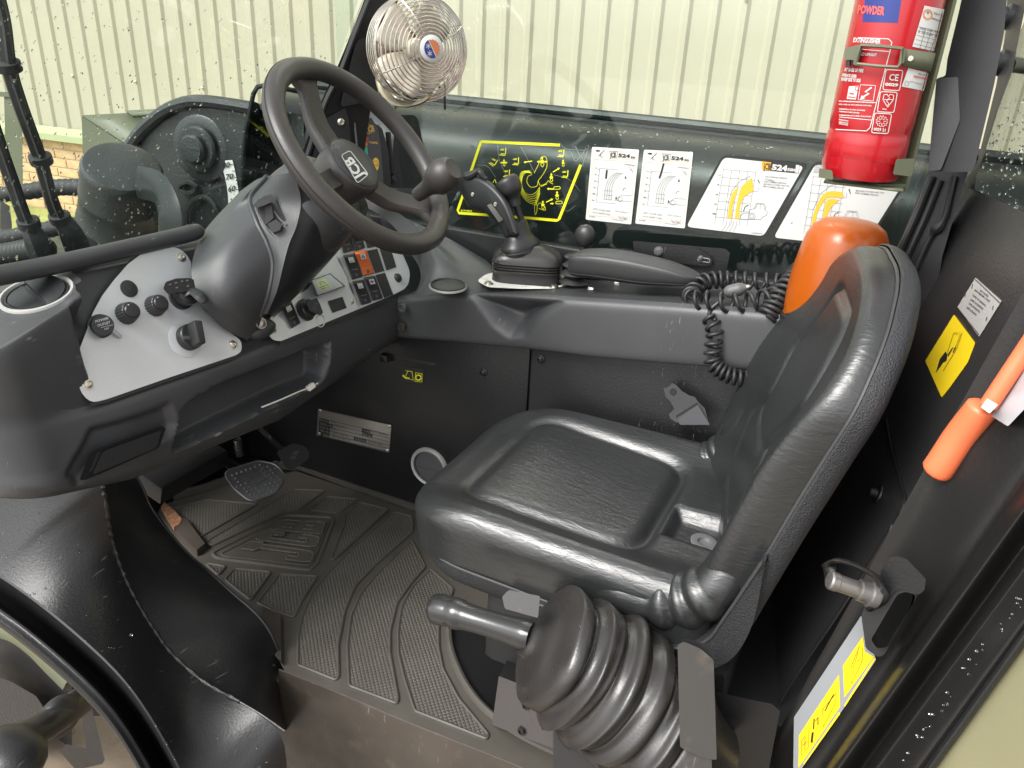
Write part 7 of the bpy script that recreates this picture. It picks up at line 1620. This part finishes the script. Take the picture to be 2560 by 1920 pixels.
# bracket: back plate, band with wire latch, foot
eb_ = thing('extinguisher_bracket', axp-ez*.02, 'olive metal bracket with quick release band holding the extinguisher', 'bracket')
bdir = (vr*.80 - vdir*.60).normalized(); bside = ez.cross(bdir)
bf = Frame(axp, bside, ez, bdir)
mb = MB(); mb.prism(rpoly([(-.028, -.02), (.028, -.02), (.028, H), (-.028, H)], .004, 2), lambda a, b_, c: bf(a, b_, c), eR+.003, eR+.008, 0); mb.build('back_plate', M['olive'], eb_, smooth=20)
mb = MB(); mb.prism(rpoly([(-.028, eR*.2), (.028, eR*.2), (.028, eR+.008), (-.028, eR+.008)], .004, 2), lambda a, b_, c: axp+bside*a+bdir*b_+ez*c, -.014, -.010, 0)
ff2 = [bf(-.028, -.012, eR*.2), bf(.028, -.012, eR*.2)]
mb.build('foot_shelf', M['olive'], eb_, smooth=20)
# front toe tabs of the shelf (given where they stand in the photo)
TB = Plane(axp+vdir*eR*.8, vdir)
mb = MB(); mb.prism(rpoly([(2048, 421, 4), (2082, 426, 8), (2082, 450, 3), (2046, 443, 3)], 3, 3)[::-1], lambda a, b_, c: cyl(a, b_, .004+c), 0, .004, 0); mb.build('front_tab', M['olive'], eb_, smooth=30)
mb = MB(); q = [(2240, 398), (2288, 394), (2280, 440), (2232, 436)]
mb.prism(rpoly(q, 5, 3)[::-1], lambda a, b_, c: cyl(min(a, 2246), b_, .003+c) + (vr*.9-vdir*.43)*((max(0, a-2246))/ke), 0, .003, 0); mb.build('side_tab', M['olive'], eb_, smooth=30)
BT_ = Plane(axp-ez*.012, ez)
mb = MB(); mb.grid([[axp-ez*.012+vr*(eR*a)+vdir*(eR*b_) for a in np.linspace(-.80, 1.1, 8)] for b_ in (.55, .1, -.5)]); mb.build('shelf', M['olive'], eb_, thick=.003)
# band
def bandpt(x, y, off): return cyl(x, y, off)
mb = MB(); q = [R4(1440, 312), R4(1705, 350), R4(1672, 474), R4(1415, 420)]
n = 14; A = [cyl(q[0][0]+(q[1][0]-q[0][0])*t, q[0][1]+(q[1][1]-q[0][1])*t, .0035) for t in np.linspace(0, 1, n)]; B = [cyl(q[3][0]+(q[2][0]-q[3][0])*t, q[3][1]+(q[2][1]-q[3][1])*t, .0035) for t in np.linspace(0, 1, n)]
mb.grid([A, B]); band = mb.build('band', M['olive'], eb_, smooth=60, thick=.0018)
mb = MB(); q = [R4(1425, 308), R4(1455, 314), R4(1440, 408), R4(1408, 402)]; mb.prism([(0, 0), (1, 0), (1, 1), (0, 1)], lambda a, b_, c: cyl((q[0][0]*(1-a)+q[1][0]*a)*(1-b_)+(q[3][0]*(1-a)+q[2][0]*a)*b_, (q[0][1]*(1-a)+q[1][1]*a)*(1-b_)+(q[3][1]*(1-a)+q[2][1]*a)*b_, c), .003, .010, 0); mb.build('band_hook', M['olive'], eb_, smooth=20)
mb = MB(); P = [R4(1430, 312), R4(1300, 298), R4(1165, 290), R4(1150, 330), R4(1135, 410), R4(1280, 426), R4(1400, 432), R4(1415, 405)]
mb.tube([cyl(x, y, .010) for x, y in P[:3]]+[cyl(x, y, .012) for x, y in P[3:5]]+[cyl(x, y, .010) for x, y in P[5:]], .0022, 6, closed=True); mb.build('wire_latch', M['olive'], eb_)
LT = Plane(cyl(*R4(1120, 350), .006), vdir-vr*.35)
mb = MB(); mb.prism(rpoly([R4(1062, 308), R4(1160, 285), R4(1175, 300), R4(1140, 425), R4(1112, 412), R4(1118, 385), R4(1052, 385)], 3, 3)[::-1], lambda a, b_, c: LT(a, b_, c), -.006, .004, 0); mb.build('latch_lever', M['olive'], eb_, smooth=20)
mb = MB(); mb.tube([LT(*R4(1085, 385), .0), LT(*R4(1082, 428), .0)], .003, 6); mb.build('latch_pin', M['black'], eb_)
b = MB(); fr = frame_dir(cyl(*R4(1482, 376), .0042), (cyl(*R4(1482, 376), .02)-cyl(*R4(1482, 376), .0))); b.lathe([(.0035, 0), (.003, .0006), (.0004, .0006)], fr, 10); b.build('rivet_hole', M['zinc'], band)
mb = MB(); mb.tube([bf(.0, .03, eR+.006), bf(.0, .03, eR+.022)], .004, 8); mb.build('bolt', M['paint2'], eb_)

# ================================================================ AMBER BEACON
bc_ = thing('amber_beacon', PY(2110, 740, 1.36), 'translucent amber beacon lens lying behind the seat back', 'beacon')
BY = 1.36; c0 = PY(2108, 600, BY); kb_ = FPX/((c0-CAM).dot(_F)); w0 = 105/kb_
up = (PY(2130, 560, BY)-PY(2085, 760, BY)).normalized(); bfm = frame_dir(PY(2090, 720, BY), up, (0, 1, 0))
hgt = (PY(2125, 549, BY)-PY(2090, 720, BY)).length
mb = MB(); mb.lathe([(w0*1.12, -.05), (w0*1.12, 0), (w0*1.08, hgt*.25), (w0*1.0, hgt*.55), (w0*.93, hgt*.74), (w0*.82, hgt*.88), (w0*.62, hgt*.965), (w0*.35, hgt*.995), (.0004, hgt)], bfm, 40); mb.build('lens', M['orange'], bc_, smooth=60)
mb = MB(); mb.lathe([(w0*1.2, -.10), (w0*1.2, -.05), (w0*1.0, -.048)], bfm, 32); mb.build('base', M['rubber'], bc_)

# ================================================================ REAR PANEL FITTINGS
yd = sticker('hammer_decal', RP, [(2385, 786), (2438, 857), (2420, 905), (2375, 968), (2354, 994), (2313, 902)], M['syellow'], 'yellow escape decal with hand and door drawing on the rear panel', 'sticker', .0014, 3)
mb = MB()
def r6(x, y): return (1900+x/2.37, 600+y/2.37)
pl_stroke(mb, RP, [r6(*p) for p in ((1148, 552), (1198, 548), (1165, 645), (1085, 775))], 1.2, .002); pl_stroke(mb, RP, [r6(*p) for p in ((1160, 560), (1188, 558), (1155, 640))], .9, .002); pl_stroke(mb, RP, [r6(1148, 552), r6(1105, 680)], 1, .002)
pl_poly(mb, RP, [r6(*p) for p in ((1040, 790), (1065, 705), (1100, 660), (1110, 680), (1105, 715), (1085, 725))], .002); pl_poly(mb, RP, [r6(*p) for p in ((1110, 680), (1140, 635), (1145, 640), (1115, 690))], .002); pl_poly(mb, RP, [r6(*p) for p in ((1140, 670), (1150, 640), (1165, 630), (1150, 660))], .002); mb.build('drawing', M['black'], yd)
gd = sticker('notice_plate', RP, [(2439, 694), (2504, 752), (2448, 842), (2393, 768)], mat('notice_silver', (.50, .49, .47), .4, .3), 'pale silver notice sticker above the yellow decal', 'sticker', .0014, 2)
mb = MB()
for k, (a, b_) in enumerate((((1300, 300), (1350, 340)), ((1270, 300), (1360, 370)), ((1258, 330), (1335, 395)), ((1245, 355), (1320, 415)), ((1235, 378), (1300, 432)), ((1222, 402), (1280, 450)))): pl_text(mb, RP, 'SAFE WORKING' if k != 1 else 'MAXIMUM LOAD', r6(*a), r6(*b_), (2, -4.5), .02, .002)
pl_stroke(mb, RP, [r6(1275, 232), r6(1420, 372)], 2.5, .002); pl_stroke(mb, RP, [r6(1172, 402), r6(1298, 562)], 2, .002)
for x, y in ((1260, 272), (1382, 400), (1218, 322), (1345, 465)): pl_stroke(mb, RP, [r6(x, y-10), r6(x-6, y+14)], 2.2, .002)
mb.build('print', M['dgrey'], gd)
# emergency hammer in its holder
eh = thing('escape_hammer', RP(2440, 1050, .03), 'orange handled escape hammer in a grey holder on the rear panel', 'hammer')
HPn = Plane(RP(2440, 1040, .035), RP.n)
P = [HPn(2338, 1180, 0), HPn(2352, 1162, 0), HPn(2400, 1090, 0), HPn(2448, 1030, 0), HPn(2462, 1012, 0)]
mb = MB(); mb.tube(crom(P, 16), [.010, .0155]+[.0165]*11+[.016, .014, .011], 14); mb.build('handle', M['hammer'], eh, smooth=50)
mb = MB(); mb.tube(crom([HPn(2470, 1015, .004), HPn(2520, 940, .002), HPn(2560, 880, .0), HPn(2600, 820, 0)], 12), .009, 10); mb.build('shaft', M['hammer'], eh, smooth=50)
Q = [(2462, 1030, 4), (2500, 990, 4), (2530, 935, 4), (2545, 890, 8), (2545, 850, 8), (2556, 822, 8), (2600, 800, 4), (2620, 960, 4), (2520, 1066, 5)]
HG = Plane(RP(2440, 1040, .02), RP.n)
mb = MB(); mb.prism(rpoly(Q, 5, 3)[::-1], lambda a, b_, c: HG(a, b_, c), -.016, .008, 0); mb.build('holder', M['hgrey'], eh, smooth=30)
mb = MB(); mb.prism(rpoly([(2451, 1018), (2468, 996), (2496, 1012), (2474, 1034)], 3, 2)[::-1], lambda a, b_, c: HPn(a, b_, c), -.01, .018, 0); mb.build('clip', mat('clip_white', (.62, .62, .62), .4), eh, smooth=30)
# door striker
ds = thing('door_striker', PY(2190, 1500, .82), 'black door striker bracket with projecting steel pin on the jamb', 'door latch')
DSp = Plane(PY(2180, 1560, .80), (-.75, -.55, .35))
DSp = Plane(PY(2180, 1560, .80), (-.2, -.95, .1))
def r5(x, y): return (1800+x/2.676, 1300+y/2.676)
oq = [(1080, 340), (1130, 255, 20), (1180, 240, 14), (1240, 255, 12), (1370, 390, 10), (1330, 500, 10), (1100, 900, 10), (1060, 920, 10), (975, 860, 10), (945, 640, 8), (1000, 500, 8)]
iq = [(1150, 560), (1190, 495), (1240, 480), (1310, 500), (1290, 560), (1110, 850), (1050, 860), (1010, 800)]
def rr5(Q, r): return rpoly([(*r5(p[0], p[1]), (p[2]/2.676 if len(p) > 2 else r)) for p in Q], r, 3)
o_ = resample(rr5(oq, 6), 64); i_ = resample(rr5(iq, 6), 64)
# align starts
k0 = min(range(64), key=lambda k: (i_[k]-o_[0]).length); i_ = i_[k0:]+i_[:k0]
if (i_[5]-o_[5]).length > (i_[-5]-o_[5]).length: i_ = [i_[0]]+i_[:0:-1]
mb = MB(); mb.rings([[DSp(v.x, v.y, -.035) for v in o_], [DSp(v.x, v.y, 0) for v in o_], [DSp(v.x, v.y, .002) for v in i_], [DSp(v.x, v.y, -.035) for v in i_]], True); mb.build('bracket', M['dash2'], ds, smooth=30)
mb = MB(); Q = [(1080, 340), (1130, 255), (1180, 240), (1250, 262), (1378, 395), (1368, 470), (1330, 500), (1290, 480), (1210, 460), (1160, 480), (1110, 560), (1060, 600), (1000, 560)]
mb.prism(rr5(Q, 5)[::-1], lambda a, b_, c: DSp(a, b_, c), -.006, .006, 0); mb.build('head', M['paint2'], ds, smooth=30)
p0, p1 = DSp(*r5(1020, 500), .012), DSp(*r5(760, 410), .035); ax_ = (p1-p0); fr = frame_dir(p0, ax_); L = ax_.length; rr0 = 58/2.676/ (FPX/((p0-CAM).dot(_F)))
mb = MB(); mb.lathe([(rr0*1.55, -.004), (rr0*1.55, .004), (rr0*1.25, .005), (rr0*1.25, .016), (rr0, .017), (rr0, L*.9), (rr0*1.1, L*.92), (rr0*1.1, L*1.08), (rr0*.9, L*1.12), (.0004, L*1.13)], fr, 24); mb.build('pin', mat('worn_pin', (.30, .29, .28), .33, .8, dirt=((.12, .08, .06), .5, .7, 60)), ds, smooth=30)
lo_ = crom([DSp(*r5(x, y), .016) for x, y in ((730, 420), (725, 330), (745, 285), (800, 270), (900, 300), (1000, 350), (1065, 400), (1085, 470), (1060, 560), (1000, 600))], 40)
mb = MB(); mb.tube(lo_, .008, 8, flat=.35, up=(0, .4, 1)); mb.build('loop', M['paint2'], ds, smooth=50)
# jamb decal
Jp = Plane(PY(2060, 1730, .868), (-.62, -.78, .15))
a_, b_, c_ = PY(1985, 1793, .886), PY(2155, 1545, .886), PY(2189, 1647, .862)
Jn = (b_-a_).cross(c_-a_).normalized(); Jn = Jn if Jn.dot(CAM-a_) > 0 else -Jn; Jp = Plane(a_+Jn*.010, Jn)
jd = sticker('exit_decal', Jp, [r5(495, 1320), r5(945, 640), r5(1045, 935), r5(800, 1300), r5(520, 1700), r5(490, 1690)], mat('decal_grey', (.24, .25, .26), .4), 'grey and yellow exit instruction decal below the door striker', 'sticker', .0012, 3)
def jpoly(pts, m, nm, o=.0018): b = MB(); pl_poly(b, Jp, [r5(*p) for p in pts], o); return b.build(nm, m, jd)
jpoly([(955, 780), (968, 880), (1030, 915), (832, 1188), (822, 975)], M['syellow'], 'upper_panel'); jpoly([(796, 1035), (804, 1250), (525, 1660), (528, 1440)], M['syellow'], 'lower_panel'); jpoly([(1040, 930), (835, 1250), (832, 1235), (1030, 922)], M['syellow'], 'edge_line'); jpoly([(805, 1295), (560, 1640), (560, 1625), (795, 1285)], M['syellow'], 'edge_line')
b = MB(); S5 = lambda pts, w_, cl=False: pl_stroke(b, Jp, [r5(*p) for p in pts], w_, .0024, cl)
S5([(930, 850), (950, 855), (955, 930), (880, 1095), (875, 985)], 1.1, True); S5([(925, 880), (890, 990), (890, 1040)], 1); S5([(915, 950), (940, 925)], 1); S5([(760, 1165), (700, 1280)], 2.4); S5([(775, 1160), (770, 1230), (690, 1385), (685, 1270)], 1.1, True); S5([(630, 1330), (625, 1400)], 3); S5([(620, 1420), (612, 1490)], 5); S5([(640, 1345), (655, 1320), (655, 1370)], 2.5); S5([(545, 1480), (590, 1410), (590, 1520), (545, 1580)], 1.1, True); S5([(568, 1450), (568, 1540)], 1.2); S5([(550, 1510), (585, 1480)], 1.2)
b.build('drawings', M['black'], jd, kind='stuff')

# ================================================================ WIPERS
for i, (pts, lab) in enumerate((([(-10, -20), (8, 60), (22, 165), (50, 260), (100, 398), (140, 530), (205, 640)], 'long black wiper arm with clips nearest the pillar'), ([(-30, 280), (0, 370), (30, 455), (68, 560), (120, 660)], 'black wiper arm at the left edge of the windscreen'))):
    wa = thing('wiper_arm', WS(*pts[-1], -.03), lab, 'wiper', 'wiper arms outside the windscreen')
    P = crom([WS(x, y, -.03) for x, y in pts], 50); mb = MB(); mb.tube(P, [.010*(1+.35*sstep(.75, 1, k/49)) for k in range(50)], 8); mb.build('arm', M['rubber'], wa)
    Q = crom([WS(x+6, y, -.018) for x, y in pts], 50); mb = MB(); mb.tube(Q[:44], .005, 6); mb.build('hose', M['dash2'], wa)
    for (x, y) in (((22, 165), (102, 398), (150, 545)) if i == 0 else ((72, 558),)):
        fr = frame_dir(WS(x, y, -.026), (P[30]-P[20])); b = MB(); b.lathe([(.013, -.007), (.016, -.006), (.016, .006), (.013, .007)], fr, 14, cap0=True, cap1=True); b.build('clip', M['rubber'], wa)
    mb = MB(); e = pts[-1]; mb.tube(crom([WS(e[0]-52, e[1]-105, -.03), WS(e[0]-20, e[1]-40, -.02), WS(e[0]+10, e[1]+30, -.03)], 12), [.010, .013, .016, .018, .020, .021, .022, .022, .022, .022, .02, .018], 8, flat=.7); mb.build('arm_foot', M['dash2'], wa)
